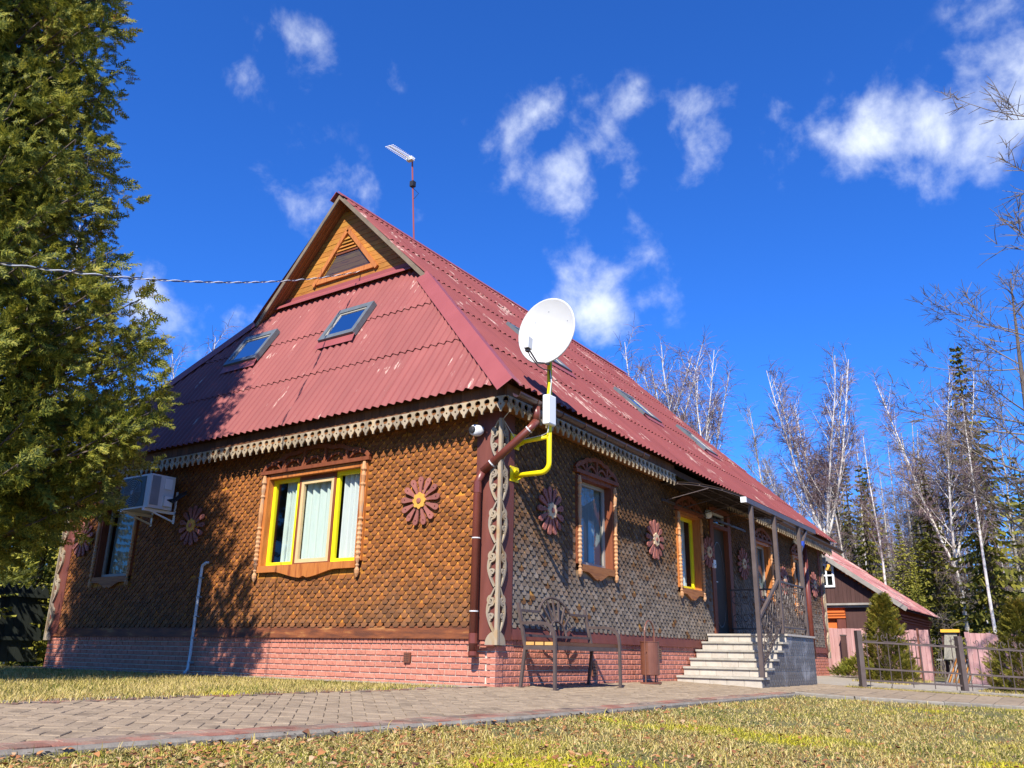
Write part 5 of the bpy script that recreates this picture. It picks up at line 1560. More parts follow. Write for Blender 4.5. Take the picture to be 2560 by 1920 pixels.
# ================================================================== BENCH AND BIN
be = thing('garden_bench', 'wrought-iron garden bench with a sunburst arch back against the brick plinth', 'bench', (1.2, -.35, gz(-.35)))
X0, X1 = .34, 2.03
def leg_pts(x):
    return [(x, -.15, gz(-.15)), (x, -.215, .47), (x, -.20, .52), (x, -.10, .99)], [(x, -.64, gz(-.6)), (x, -.64, .55), (x, -.625, .63), (x, -.58, .70), (x, -.51, .735), (x, -.42, .745), (x, -.155, .745)]
for x in (X0, X1):
    a, b = leg_pts(x)
    for p, nm in ((a, 'rear_leg'), (b, 'front_leg')):
        q = MB(); 
        pp = [Vector(p[0])]
        for i in range(1, len(p)-1):
            a_, b_2, c_2 = Vector(p[i-1]), Vector(p[i]), Vector(p[i+1])
            pp += [b_2.lerp(a_, min(.3, .02/(b_2-a_).length)), b_2, b_2.lerp(c_2, min(.3, .02/(c_2-b_2).length))]
        pp.append(Vector(p[-1])); q.tube(pp, .025, 4)
        q.cbox((p[0][0], p[0][1], p[0][2]+.004), (.07, .07, .008)); q.build(nm, M_BENCHIRON, be)
    q = MB(); q.beam((x, -.205, .455), (x, -.64, .455), .035, .05); q.build('seat_rail', M_BENCHIRON, be)
for i in range(3):
    y = -.285-.135*i
    q = MB(); q.box((X0+.0, y-.06, .482), (X1-.0, y+.06, .525)); pl_ = q.build('seat_plank', M_BENCHWOOD, be)
    q = MB(); q.box((X0-.008, y-.057, .485), (X0-.001, y+.057, .522)); q.build('end_grain', M_BENCHEND, pl_)
q = MB(); q.box((X0+.02, -.625, .43), (X1-.02, -.605, .48)); q.build('seat_rail', M_BENCHIRON, be)
CXM = (X0+X1)/2; yb = lambda z: -.20+.10*(z-.52)/.47
FB_ = lambda x, z: (x, yb(z), z)
q = MB(); R1, R2, zc0 = .50, .20, .60
q.beam(FB_(X0, .60), FB_(X1, .60), .028, .03); q.build('back_rail', M_BENCHIRON, be)
xo = math.sqrt(R1*R1-(.90-zc0)**2)
for a, b in ((X0, CXM-xo), (CXM+xo, X1)): q = MB(); q.beam(FB_(a, .90), FB_(b, .90), .028, .03); q.build('back_rail', M_BENCHIRON, be)
for R_, a0 in ((R1, math.asin((.90-zc0)/R1)), (R2, 0.0)):
    q = MB(); P = [FB_(CXM+R_*math.cos(a), zc0+R_*math.sin(a)) for a in [a0+(PI-2*a0)*i/22 for i in range(23)]]
    q.tube(P, .016, 6)
    q.build('back_arch', M_BENCHIRON, be)
for i in range(9):
    a = PI*(.10+.80*i/8); ro = R1-.02 if .2 < a/PI < .8 else .46
    q = MB(); q.beam(FB_(CXM+R2*math.cos(a), zc0+R2*math.sin(a)), FB_(CXM+ro*math.cos(a), zc0+ro*math.sin(a)), .02, .022, (0, 1, 0)); q.build('spoke', M_BENCHIRON, be)

bi = thing('litter_bin', 'rust-brown cylindrical litter bin hung in a hoop stand next to the stairs', 'bin', (3.66, -.32, gz(-.32)))
bx_, by_ = 3.66, -.32; zg = gz(by_)
q = MB(); q.lathe([(.125, .12), (.142, .13), (.142, .60), (.148, .60), (.148, .612), (.134, .612), (.134, .18), (.0, .18)], lambda a, b, h: (bx_+a, by_+b, zg+h), 24); q.build('barrel', M_RUST, bi, smooth=False)
q = MB(); q.tube([(bx_-.17, by_, zg+.02), (bx_-.17, by_, zg+.70)]+[(bx_+.17*math.cos(a), by_, zg+.72+.20*math.sin(a)) for a in [PI-PI*i/12 for i in range(13)]]+[(bx_+.17, by_, zg+.02)], .012, 6); q.build('hoop', M_RUST, bi)
q = MB(); q.lathe([(.22, 0), (.22, .014), (.20, .02)], lambda a, b, h: (bx_+a, by_+b*.7, zg+h), 24); q.build('base_plate', M_RUST, bi)
for s in (-1, 1):
    q = MB(); q.lathe([(.02, 0), (.02, .03)], lambda a, b, h: (bx_+s*(.142+h), by_+a, zg+.46+b), 8); q.build('pivot', M_RUST, bi)

# ================================================================== FENCES
fe = thing('iron_fence', 'low dark metal fence with scroll tops and flat posts on the right', 'fence', (8.64, -2.28, gz(-2.28)))
P0 = Vector((8.64, -2.28, 0)); dirF = Vector((9.75-8.64, -3.83+2.28, 0)); SPN = dirF.length; dirF.normalize(); nF = Vector((dirF.y, -dirF.x, 0))
for k in range(3):
    a = P0+dirF*(SPN*k); a.z = gz(a.y)
    R_ = Matrix((dirF, nF, Vector((0, 0, 1)))).transposed()
    q = MB(); q.cbox((a.x, a.y, a.z+.50), (.085, .14, 1.04), R_); q.build('post', M_POST, fe)
for k in range(3):
    a = P0+dirF*(SPN*k+.045); b = P0+dirF*(SPN*(k+1)-.045); za, zb_ = gz(a.y), gz(b.y)
    def FP(s, z, d=0.0): 
        p = a.lerp(b, s); return (p.x+nF.x*d, p.y+nF.y*d, za+(zb_-za)*s+z)
    for z in (.135, .345, .82):
        q = MB(); q.beam(FP(0, z), FP(1, z), .025, .032); q.build('rail', M_POST, fe)
    nb = 9
    for i in range(nb):
        s = (i+.5)/nb; tall = i % 2 == 0
        q = MB(); q.tube([FP(s, .05 if tall else .12), FP(s, 1.00 if tall else .83)], .0085, 5); q.build('picket', M_POST, fe)
    for i in range(5):
        s0, s1 = i/5+.012, (i+1)/5-.012; w_ = (s1-s0)*(b-a).length
        q = MB(); pts = []
        L_ = [(-w_*.25+.035*math.cos(t), .90+.035*math.sin(t)) for t in [math.radians(x) for x in (330, 270, 180, 90, 0)]]
        cv = [(-w_*.18, .935), (-w_*.22, .905), (-w_*.30, .91), (-w_*.32, .95), (-w_*.40, .965), (-w_*.48, .93), (-w_*.46, .87), (-w_*.34, .845), (0, .843)]
        for sg in (-1, 1):
            q.tube([FP((s0+s1)/2+(-sg*x)/(b-a).length*-1 if False else (s0+s1)/2+sg*x/(b-a).length, z) for x, z in cv], .0075, 5)
        q.build('scroll', M_POST, fe)


def board_fence(name, label, p, q_, z0, z1, w, m, rails=(), point=0.0, gap=.006, th=.022, off=0.05, cat='fence', jag=.012):
    p = Vector(p); q_ = Vector(q_); d = (q_-p); L = d.length; d.normalize(); n_ = Vector((-d.y, d.x, 0)); t = thing(name, label, cat, (p.x, p.y, p.z))
    F = lambda u, z, dd: (p.x+d.x*u+n_.x*dd, p.y+d.y*u+n_.y*dd, p.z+(q_.z-p.z)*u/L+z)
    k = int(L/w)
    for i in range(k):
        a = i*w+gap/2; b = (i+1)*w-gap/2; j = rnd.uniform(-jag, jag); mm = MB()
        o = [(a, z0+rnd.uniform(-.01, .01)), (b, z0), (b, z1-point+j), ((a+b)/2, z1+j), (a, z1-point+j)] if point else [(a, z0), (b, z0), (b, z1+j), (a, z1+j)]
        mm.prism(o, F, 0, th+rnd.uniform(-.003, .003)); mm.build('board', m, t)
    for z in rails:
        mm = MB(); mm.box((0, z-.035, off if off < 0 else th+.004), (L, z+.035, off+.03 if off < 0 else th+.05), F); mm.build('rail', m, t)
    return t


board_fence('board_fence', 'black-green picket fence in deep shade behind the left corner', (.5, 11.5, 0), (-5.5, 11.5, 0), .07, 1.53, .145, M_DARKBOARD, rails=(.50, 1.32), point=.10, off=.05)
board_fence('pink_fence', 'faded pink board fence between the house corner and the orange annex', (16.5, -2.32, -.1), (16.5, .75, -.03), .0, 1.27, .115, M_PINK, cat='fence')
t = board_fence('pink_fence', 'separate faded pink board fence section behind the iron fence post', (17.0, -4.35, -.19), (17.0, -2.98, -.13), .0, 1.27, .125, M_PINK)
t = thing('fence_post', 'dark brown post in front of the left end of the pink fence', 'post', (16.3, -.20, 0)); q = MB(); q.box((16.22, -.27, -.03), (16.34, -.14, 1.02)); q.build('shaft', M_ANNEX, t); q = MB(); q.box((16.21, -.28, 1.021), (16.35, -.13, 1.05)); q.build('cap', M_DARKMETAL, t)
gt = thing('iron_gate', 'dark red metal gate leaf leaning in front of the pink fence', 'gate', (15.6, -2.0, -.1))
G0, G1 = Vector((15.9, -1.25, -.06)), Vector((15.3, -2.25, -.1))
GF = lambda s, z: tuple(G0.lerp(G1, s)+Vector((0, 0, z)))
for s in (0.0, 1.0): q = MB(); q.beam(GF(s, .02), GF(s, 1.05 if s < .5 else 1.28), .05, .05, (0, 1, 0)); q.build('stile', M_RUST, gt)
for z in (.08, .56, .98): q = MB(); q.beam(GF(0, z), GF(1, z), .02, .03); q.build('rail', M_IRON, gt)
for i in range(9): q = MB(); q.tube([GF((i+1)/10, .02), GF((i+1)/10, 1.0)], .010, 4); q.build('bar', M_IRON, gt)

# ================================================================== ANNEX
axh = thing('annex_house', 'dark brown and orange outbuilding with a bleached red roof beyond the fence', 'house', (19, -1.2, -.1))
AX = 19.0; sl_ = .729
ye, ze = -1.435, 1.861
FAx = lambda u, z, d: (AX-d, -u, z)
yr = 5.5; zr = ze+(yr-ye)*sl_
YW = -1.10                                       # long wall line
def roofz(y): return ze+(y-ye)*sl_
q = MB(); q.add([(AX+.30, YW, -.3), (AX+.30, 8, -.3), (AX+.30, 8, roofz(8)*0+3.4), (AX+.30, yr, zr-.2), (AX+.30, YW, roofz(YW)-.10)], [(0, 1, 2, 3, 4)]); wl_ = q.build('wall', M_ORANGE, axh)
M_ORANGESHADE = mat('shaded_orange_plaster', [c4(.20, .040, .022), c4(.25, .055, .03)], rough=.85, scale=3)  # orange plaster of the long side with the eave shade painted into its colour
q = MB(); q.add([(AX+.30, YW, -.3), (AX+6, YW, -.3), (AX+6, YW, 2.0), (AX+.30, YW, 2.0)], [(0, 1, 2, 3)]); q.build('side_wall', M_ORANGESHADE, axh)
# cladding boards of the gable
y = -1.05
while y < 3.2:
    top = min(roofz(y), roofz(y+.12))-.14
    if top > 2.12:
        holes = (.60 < y+.06 < 1.06)
        q = MB(); 
        if holes:
            q.box((AX+.255, y, 2.08), (AX+.285, y+.115, 2.58)); q.box((AX+.255, y, 3.28), (AX+.285, y+.115, top)) if top > 3.3 else None
        else: q.box((AX+.255, y, 2.08), (AX+.285, y+.115, top))
        q.build('cladding_board', M_ANNEX, wl_)
    y += .12
q = MB(); q.box((AX+.05, -1.0, 2.00), (AX+.29, 3.2, 2.06)); q.box((AX+.12, -1.0, 1.93), (AX+.295, 3.2, 1.998)); q.build('ledge', M_OLDWOOD, axh)
q = MB(); q.box((AX+.24, -1.05, -.2), (AX+.31, .36, 1.93)); q.build('dark_doors', M_ANNEX, axh)
q = MB(); q.box((AX+.20, .37, -.2), (AX+.29, .62, 1.74)); q.build('pilaster', M_BROWNPAINT, axh)
for i, z in enumerate((1.62, 1.70, 1.78)): q = MB(); q.box((AX+.17-.03*i, .36, z), (AX+.29, 3.2, z+.06)); q.build('cornice', M_ORANGE, axh)
q = MB(); q.box((AX+.45, YW-.02, 1.0), (AX+.8, YW+.01, 1.35)); q.build('wall_opening', mat('blue_shutter', [c4(.03, .07, .25), c4(.05, .1, .3)], rough=.5), axh)
for z in (1.52, 1.60, 1.68): q = MB(); q.box((AX+.31, YW-.04-(z-1.5)*.4, z), (AX+6, YW+.0, z+.055)); q.build('cornice', M_ORANGESHADE, axh)
q = MB(); F2 = FAx; frame_rect(q, lambda u, z, d: (AX+.24-d, -u, z), -1.08, -.585, 2.56, 3.29, .06, -.03, .03); q.box((AX+.22, .80, 2.62), (AX+.26, .845, 3.23)); q.box((AX+.218, .645, 2.90), (AX+.258, 1.02, 2.945)); aw = q.build('window', M_WHITE, axh)
for y0_, y1_ in ((.645, .80), (.845, 1.02)):
    for z0_, z1_ in ((2.62, 2.90), (2.945, 3.23)): q = MB(); q.poly([(AX+.25, y1_, z0_), (AX+.25, y0_, z0_), (AX+.25, y0_, z1_), (AX+.25, y1_, z1_)]); q.build('pane', M_GLASSD, aw)
q = MB(); q.poly([(AX+.29, 1.1, 2.5), (AX+.29, .55, 2.5), (AX+.29, .55, 3.3), (AX+.29, 1.1, 3.3)]); q.build('dark_backing', M_DARK, aw)
uA, vA = Vector((1, 0, 0)), Vector((0, 1, sl_)).normalized(); nA = Vector((0, -sl_, 1)).normalized(); OA = Vector((0, ye, ze-.03))
Lr = (yr-ye)/vA.y
for i in range(4):
    for r_ in range(3):
        corr_sheet(OA, uA, vA, nA, AX-.02+i*1.55, AX+1.55+i*1.55, r_*Lr/3-(.1 if r_ else 0), (r_+1)*Lr/3+.02, .03, [], 'roof_sheet', M_ROOF3, axh, seg=5)
q = MB(); q.add([tuple(OA+uA*x+vA*v-nA*.03) for x, v in ((AX, 0), (AX+6.2, 0), (AX+6.2, Lr), (AX, Lr))], [(0, 1, 2, 3)]); q.build('roof_deck', M_ANNEX, axh)
q = MB(); a = OA+uA*(AX-.01)+nA*.02; b = a+vA*Lr; q.beam(a, b, .03, .13, nA); q.build('verge_board', M_OLDWOOD, axh)

# garden shelter and leaning poles beyond the fence
sh = thing('garden_shelter', 'little thatched shelter with an orange-yellow ridge board behind the iron fence', 'shelter', (17.6, -2.65, -.12))
q = MB(); q.add([(17.3, -2.88, .45), (17.3, -2.50, .45), (17.6, -2.55, 1.15), (17.6, -2.85, 1.15), (17.36, -2.88, .43), (17.36, -2.50, .43), (17.64, -2.55, 1.13), (17.64, -2.85, 1.13)], [(0, 1, 2, 3), (7, 6, 5, 4), (0, 3, 7, 4), (1, 5, 6, 2), (0, 4, 5, 1)]); q.build('thatch', M_THATCH, sh)
q = MB(); q.beam((17.58, -2.93, 1.19), (17.58, -2.47, 1.19), .14, .08); q.build('ridge_board', mat('orange_yellow_board', [c4(.72, .36, .03), c4(.8, .45, .05)], rough=.6), sh)
for y in (-2.90, -2.49): q = MB(); q.beam((17.7, y, -.12), (17.62, y, 1.14), .05, .05, (0, 1, 0)); q.beam((18.0, y, -.12), (17.62, y, 1.12), .05, .05, (0, 1, 0)); q.build('leg', M_ANNEX, sh)
q = MB(); q.box((17.4, -3.0, .42), (17.8, -2.3, .46)); q.build('bench_board', M_OLDWOOD, sh)
for k in range(11):
    y = -2.55-.055*k; t = None
    q = MB(); q.tube([(16.85, y, -.13), (17.25, y-.25, .55+.02*(k % 3))], .018, 5)
    if k == 0: wp = thing('pole_stack', 'row of pale wooden poles leaning behind the iron fence', 'poles', (17, -2.8, -.13))
    q.build('pole', M_PLANK if k % 2 else M_OLDWOOD, wp)
# ================================================================== VEGETATION
rng = np.random.default_rng(5)


def grass_mat(name, ramp, moss):
    m = bpy.data.materials.new(name); m.use_nodes = True
    t = m.node_tree; L = t.links; b = t.nodes['Principled BSDF']
    b.inputs['Roughness'].default_value = .8; b.inputs['Specular IOR Level'].default_value = .15
    ge = nd(t, 'ShaderNodeNewGeometry')
    nz = nd(t, 'ShaderNodeTexNoise'); nz.inputs['Scale'].default_value = .9; nz.inputs['Detail'].default_value = 5; L.new(ge.outputs['Position'], nz.inputs[0])
    a = nd(t, 'ShaderNodeMath', operation='MULTIPLY_ADD'); L.new(nz.outputs[0], a.inputs[0]); a.inputs[1].default_value = 1.5; a.inputs[2].default_value = -.75
    a2 = nd(t, 'ShaderNodeMath', operation='ADD'); L.new(a.outputs[0], a2.inputs[0]); L.new(ge.outputs['Random Per Island'], a2.inputs[1])
    rp = nd(t, 'ShaderNodeValToRGB'); e = rp.color_ramp.elements
    while len(e) < len(ramp): e.new(.5)
    for i, (p, c) in enumerate(ramp): e[i].position = p; e[i].color = c
    L.new(a2.outputs[0], rp.inputs[0]); col = rp.outputs[0]
    if moss:
        mp = nd(t, 'ShaderNodeMapping'); mp.inputs['Scale'].default_value = (.55, .55, 1); L.new(ge.outputs['Position'], mp.inputs[0])
        n2 = nd(t, 'ShaderNodeTexNoise'); n2.inputs['Scale'].default_value = 1.15; n2.inputs['Detail'].default_value = 5; n2.inputs['Roughness'].default_value = .6; L.new(mp.outputs[0], n2.inputs[0])
        mr = nd(t, 'ShaderNodeMapRange'); mr.inputs[1].default_value = .55; mr.inputs[2].default_value = .64; mr.inputs[4].default_value = .8; L.new(n2.outputs[0], mr.inputs[0])
        mx = nd(t, 'ShaderNodeMix', data_type='RGBA'); L.new(mr.outputs[0], mx.inputs[0]); L.new(col, mx.inputs[6]); mx.inputs[7].default_value = c4(.58, .52, .02)
        col = mx.outputs[2]
    L.new(col, b.inputs['Base Color'])
    tr = nd(t, 'ShaderNodeBsdfTranslucent'); L.new(col, tr.inputs[0]); ms = nd(t, 'ShaderNodeMixShader'); ms.inputs[0].default_value = .3
    L.new(b.outputs[0], ms.inputs[1]); L.new(tr.outputs[0], ms.inputs[2]); L.new(ms.outputs[0], t.nodes['Material Output'].inputs[0])
    return m


M_GRASS = grass_mat('dry_spring_grass', [(-.0, c4(.10, .13, .02)), (.16, c4(.24, .23, .035)), (.36, c4(.54, .43, .12)), (.80, c4(.68, .55, .25)), (.98, c4(.32, .16, .05))], True)
M_GRASS2 = grass_mat('greening_grass', [(-.02, c4(.11, .14, .02)), (.14, c4(.24, .22, .035)), (.32, c4(.50, .40, .11)), (.9, c4(.62, .48, .20))], False)


def blades(P, h, w, lie, name, m):
    """P (N,3); bent two-segment blades"""
    n = len(P); az = rng.uniform(0, 2*np.pi, n); fa = rng.uniform(0, 2*np.pi, n)
    d = np.stack([np.cos(az), np.sin(az), np.zeros(n)], 1); s = np.stack([np.cos(fa), np.sin(fa), np.zeros(n)], 1)
    ln = lie
    up = np.array([0, 0, 1.0])
    p1 = P+d*(h*ln*.35)[:, None]+up*(h*.55)[:, None]
    p2 = P+d*(h*ln*1.0)[:, None]+up*(h*np.clip(1-.55*ln, .12, 1))[:, None]
    ws = s*w[:, None]
    V = np.stack([P-ws, P+ws, p1-ws*.8, p1+ws*.8, p2], 1).reshape(-1, 3)
    b = np.arange(n)[:, None]*5
    Fc = np.concatenate([b+np.array([0, 1, 2]), b+np.array([1, 3, 2]), b+np.array([2, 3, 4])], 0)
    return np_mesh(name, V, Fc, m)


def gzv(y): return .045*np.maximum(np.minimum(y, 0), -6)


def near_lawn(x, y):
    ok = y < np.interp(x, KX, KY)-.02
    # left of the side path edge
    nb = NEARB
    e = np.full_like(x, 1e9)
    xe = np.interp(-y, [-p[1] for p in nb], [p[0] for p in nb])
    return ok & (x < xe-.06)


N = 360000
th = rng.uniform(-.72, .70, N); d = 1.9*np.exp(rng.uniform(0, 1, N)*math.log(17/1.9))
x = CAM.x+d*np.cos(YAW+th); y = CAM.y+d*np.sin(YAW+th)
k = near_lawn(x, y); x, y, d = x[k], y[k], d[k]
bare = np.sin(x*1.7+1.3*np.sin(y*2.1))*np.sin(y*2.9+.6*np.sin(x*2.7))
keep_ = (bare > -.62) | (rng.random(len(x)) < .3); x, y, d = x[keep_], y[keep_], d[keep_]
P = np.stack([x, y, gzv(y)-.037], 1)
patch = np.sin(x*3.1+np.sin(y*2.3)*2)*np.sin(y*3.7+x*.8)
h = rng.uniform(.018, .052, len(x))*(1+.35*patch)
tall = rng.random(len(x)) < .03; h = np.where(tall, h*1.9, h)
lie = np.where(tall, rng.uniform(.1, .6, len(x)), rng.uniform(.5, 1.9, len(x)))
w = rng.uniform(.0012, .0030, len(x))*(1+d*.07)
o = link('lawn_grass', blades(P, h, w, lie, 'lawn_grass', M_GRASS)); prop(o, kind='stuff')

# strip between the path and the end wall
N = 85000
x = rng.uniform(-7.5, -.54, N); y = .10+rng.random(N)**1.35*14
k = (y < 13) & ~((x > -.55)); x, y = x[k], y[k]
P = np.stack([x, y, np.full(len(x), -.037)], 1)
h = rng.uniform(.055, .115, len(x)); w = rng.uniform(.002, .0042, len(x)); lie = rng.uniform(.2, 1.3, len(x))
o = link('lawn_grass', blades(P, h, w, lie, 'lawn_strip_grass', M_GRASS2)); prop(o, kind='stuff')
# thin grass verge beside the side path, and weeds in the path edge
N = 14000; s = rng.uniform(0, 1, N); kk = rng.uniform(.05, .40, N)
fx = np.interp(s, [0, .2, .5, .75, 1], [p[0] for p in FARB]); fy = np.interp(s, [0, .2, .5, .75, 1], [p[1] for p in FARB])
P = np.stack([fx+kk, fy, gzv(fy)-.04], 1)
o = link('verge_grass', blades(P, rng.uniform(.05, .10, N), rng.uniform(.003, .005, N), rng.uniform(.3, 1.2, N), 'verge_grass', M_GRASS2)); prop(o, kind='stuff')
N = 1500; x = rng.uniform(-7, -1.5, N); y = .08+rng.normal(0, .05, N)
P = np.stack([x, y, np.full(N, -.004)], 1)
o = link('path_weeds', blades(P, rng.uniform(.03, .08, N), rng.uniform(.002, .004, N), rng.uniform(.3, 1.4, N), 'path_weeds', M_GRASS)); prop(o, kind='stuff')
# green patch behind pavement
N = 12000; x = rng.uniform(10.8, 16, N); y = rng.uniform(-5.5, -1.3, N); k = (y > -2.4) & (x > 12) | (y < -3.9); x, y = x[k], y[k]
P = np.stack([x, y, gzv(y)-.006], 1)
o = link('bed_grass', blades(P, rng.uniform(.05, .10, len(x)), rng.uniform(.004, .007, len(x)), rng.uniform(.2, 1, len(x)), 'bed_grass', M_GRASS2)); prop(o, kind='stuff')

# fallen leaves
M_LEAF = bpy.data.materials.new('fallen_leaf'); M_LEAF.use_nodes = True
t_ = M_LEAF.node_tree; ge_ = nd(t_, 'ShaderNodeNewGeometry'); rp_ = nd(t_, 'ShaderNodeValToRGB'); e_ = rp_.color_ramp.elements
while len(e_) < 5: e_.new(.5)
for i, (p_, c_) in enumerate(((0, c4(.07, .032, .018)), (.3, c4(.24, .085, .028)), (.6, c4(.36, .15, .045)), (.82, c4(.40, .21, .08)), (1, c4(.42, .29, .16)))): e_[i].position = p_; e_[i].color = c_
t_.links.new(ge_.outputs['Random Per Island'], rp_.inputs[0]); t_.links.new(rp_.outputs[0], t_.nodes['Principled BSDF'].inputs['Base Color']); t_.nodes['Principled BSDF'].inputs['Roughness'].default_value = .75


def leaves(P, size):
    n = len(P); az = rng.uniform(0, 2*np.pi, n)
    a = np.stack([np.cos(az), np.sin(az), rng.uniform(-.35, .45, n)], 1); b = np.stack([-np.sin(az), np.cos(az), rng.uniform(-.4, .4, n)], 1)
    s = size[:, None]; cur = rng.uniform(.05, .45, n)[:, None]*s*np.array([0, 0, 1.0])
    V = np.stack([P-a*s, P-b*s*.55+a*s*.15+cur, P+a*s, P+b*s*.55-a*s*.1+cur, P-a*s*.45-b*s*.45+cur*.6, P+a*s*.55+b*s*.45+cur*.6], 1).reshape(-1, 3)
    q = np.arange(n)[:, None]*6
    Fc = np.concatenate([q+np.array([0, 4, 3]), q+np.array([4, 1, 3]), q+np.array([1, 2, 5]), q+np.array([1, 5, 3])], 0)
    return np_mesh('fallen_leaves', V, Fc, M_LEAF)


N = 40000
th = rng.uniform(-.72, .70, N); d = 1.9*np.exp(rng.uniform(0, 1, N)**.9*math.log(12/1.9))
x = CAM.x+d*np.cos(YAW+th); y = CAM.y+d*np.sin(YAW+th); keep = near_lawn(x, y)
dens = .22+.55*np.exp(-((x+5.5)/2.6)**2)+.65*np.exp(-((y+2.3)/.35)**2)*(x < 1)
keep &= rng.random(N) < np.clip(dens, 0, 1)*.55
x, y = x[keep], y[keep]; P = np.stack([x, y, gzv(y)-.035+rng.uniform(.008, .035, len(x))], 1)
o = link('fallen_leaves', leaves(P, rng.uniform(.008, .026, len(x))*np.where(rng.random(len(x)) < .04, 1.7, 1))); prop(o, kind='stuff')


# ---- generic leaf / frond helpers
def foliage_mat(name, ramp, trans=.3, scale=1.2):
    m = bpy.data.materials.new(name); m.use_nodes = True
    t = m.node_tree; L = t.links; b = t.nodes['Principled BSDF']; b.inputs['Roughness'].default_value = .6; b.inputs['Specular IOR Level'].default_value = .25
    ge = nd(t, 'ShaderNodeNewGeometry'); nz = nd(t, 'ShaderNodeTexNoise'); nz.inputs['Scale'].default_value = scale; nz.inputs['Detail'].default_value = 3; L.new(ge.outputs['Position'], nz.inputs[0])
    a = nd(t, 'ShaderNodeMath', operation='MULTIPLY_ADD'); L.new(nz.outputs[0], a.inputs[0]); a.inputs[1].default_value = 1.2; a.inputs[2].default_value = -.6
    a1 = nd(t, 'ShaderNodeMath', operation='MULTIPLY_ADD'); L.new(ge.outputs['Random Per Island'], a1.inputs[0]); a1.inputs[1].default_value = .7; L.new(a.outputs[0], a1.inputs[2])
    a2 = nd(t, 'ShaderNodeMath', operation='ADD'); L.new(a1.outputs[0], a2.inputs[0]); a2.inputs[1].default_value = .15
    rp = nd(t, 'ShaderNodeValToRGB'); e = rp.color_ramp.elements
    while len(e) < len(ramp): e.new(.5)
    for i, (p, c) in enumerate(ramp): e[i].position = p; e[i].color = c
    L.new(a2.outputs[0], rp.inputs[0]); L.new(rp.outputs[0], b.inputs['Base Color'])
    tr = nd(t, 'ShaderNodeBsdfTranslucent'); L.new(rp.outputs[0], tr.inputs[0]); ms = nd(t, 'ShaderNodeMixShader'); ms.inputs[0].default_value = trans
    L.new(b.outputs[0], ms.inputs[1]); L.new(tr.outputs[0], ms.inputs[2]); L.new(ms.outputs[0], t.nodes['Material Output'].inputs[0])
    return m


M_THUJA = foliage_mat('thuja_foliage', [(.0, c4(.045, .068, .011)), (.30, c4(.115, .14, .018)), (.62, c4(.26, .255, .034)), (.95, c4(.44, .39, .055)), (1.0, c4(.28, .15, .04))], .35)
M_THUJAS = foliage_mat('young_thuja_foliage', [(.0, c4(.08, .09, .014)), (.4, c4(.17, .165, .022)), (.8, c4(.30, .25, .035)), (1.0, c4(.34, .20, .04))], .3)
M_SPRUCE = foliage_mat('spruce_needles', [(.0, c4(.03, .042, .010)), (.4, c4(.12, .125, .022)), (1.0, c4(.30, .27, .045))], .25, .4)
M_SPRUCEL = foliage_mat('light_spruce_needles', [(.0, c4(.07, .09, .016)), (.4, c4(.20, .205, .03)), (1.0, c4(.40, .36, .06))], .25, .8)
M_BARK = mat('grey_brown_bark', [c4(.075, .055, .042), c4(.14, .11, .09)], rough=.95, scale=6, stretch=(4, 4, .6), bump=.6)
M_BIRCH = mat('birch_bark', [c4(.54, .51, .47), c4(.64, .61, .57), c4(.50, .45, .40), c4(.09, .075, .065)], rough=.8, scale=2.2, stretch=(1.0, 1.0, 3.2), contrast=(.35, .74), detail=8)
M_BIRCHD = mat('grey_birch_bark', [c4(.30, .27, .235), c4(.46, .42, .37), c4(.13, .11, .10)], rough=.85, scale=2.0, stretch=(1, 1, 2.5), contrast=(.35, .72), detail=8)
M_TWIG = mat('purple_brown_twigs', [c4(.15, .10, .105), c4(.22, .155, .15)], rough=.9, scale=.5)
M_TWIG2 = mat('grey_brown_twigs', [c4(.13, .105, .085), c4(.21, .175, .14)], rough=.9, scale=.5)


def spray_template(seed):
    """flat lacy thuja spray, unit length along +x in the xy plane: array (leaves,3,3)"""
    r = random.Random(seed); Q = []
    def leaf(px, py, a, l, w):
        dx, dy = math.cos(a), math.sin(a); nx, ny = -dy, dx
        z0 = r.uniform(-.04, .04); z1 = r.uniform(-.14, .06)
        Q.append([(px+nx*w, py+ny*w, z0), (px-nx*w, py-ny*w, z0), (px+dx*l, py+dy*l, z1)])
    n = 6
    for i in range(n):
        t = .10+.80*i/(n-1)
        for s in (-1, 1):
            a = s*(math.radians(50)-t*.35+r.uniform(-.15, .15)); l = (.55*(1-t*.60))*r.uniform(.75, 1.15)
            leaf(t, 0, a, l, .05)
            if l > .27:
                leaf(t+math.cos(a)*l*.35, math.sin(a)*l*.35, a-s*.65, l*.55, .045)
                leaf(t+math.cos(a)*l*.45, math.sin(a)*l*.45, a+s*.60, l*.42, .042)
    leaf(.80, 0, r.uniform(-.1, .1), .30, .05); leaf(0, 0, 0, .9, .022)
    return np.array(Q)


SPR = [spray_template(i) for i in range(6)]


def place_sprays(specs, name, m, smooth=False):
    """specs: list of (pos, dir, up, size, template)"""
    out = []
    by = {}
    for s in specs: by.setdefault(s[4], []).append(s)
    for k, L in by.items():
        T = SPR[k]; P = np.array([s[0] for s in L]); D = np.array([s[1] for s in L]); U = np.array([s[2] for s in L]); S = np.array([s[3] for s in L])
        D /= np.linalg.norm(D, axis=1)[:, None]; Y = np.cross(U, D); Y /= np.linalg.norm(Y, axis=1)[:, None]+1e-9; Z = np.cross(D, Y)
        V = P[:, None, None, :]+S[:, None, None, None]*(T[None, :, :, 0:1]*D[:, None, None, :]+T[None, :, :, 1:2]*Y[:, None, None, :]+T[None, :, :, 2:3]*Z[:, None, None, :])
        out.append(V.reshape(-1, 3))
    V = np.concatenate(out); Fc = np.arange(len(V)).reshape(-1, 3)
    return np_mesh(name, V, Fc, m)


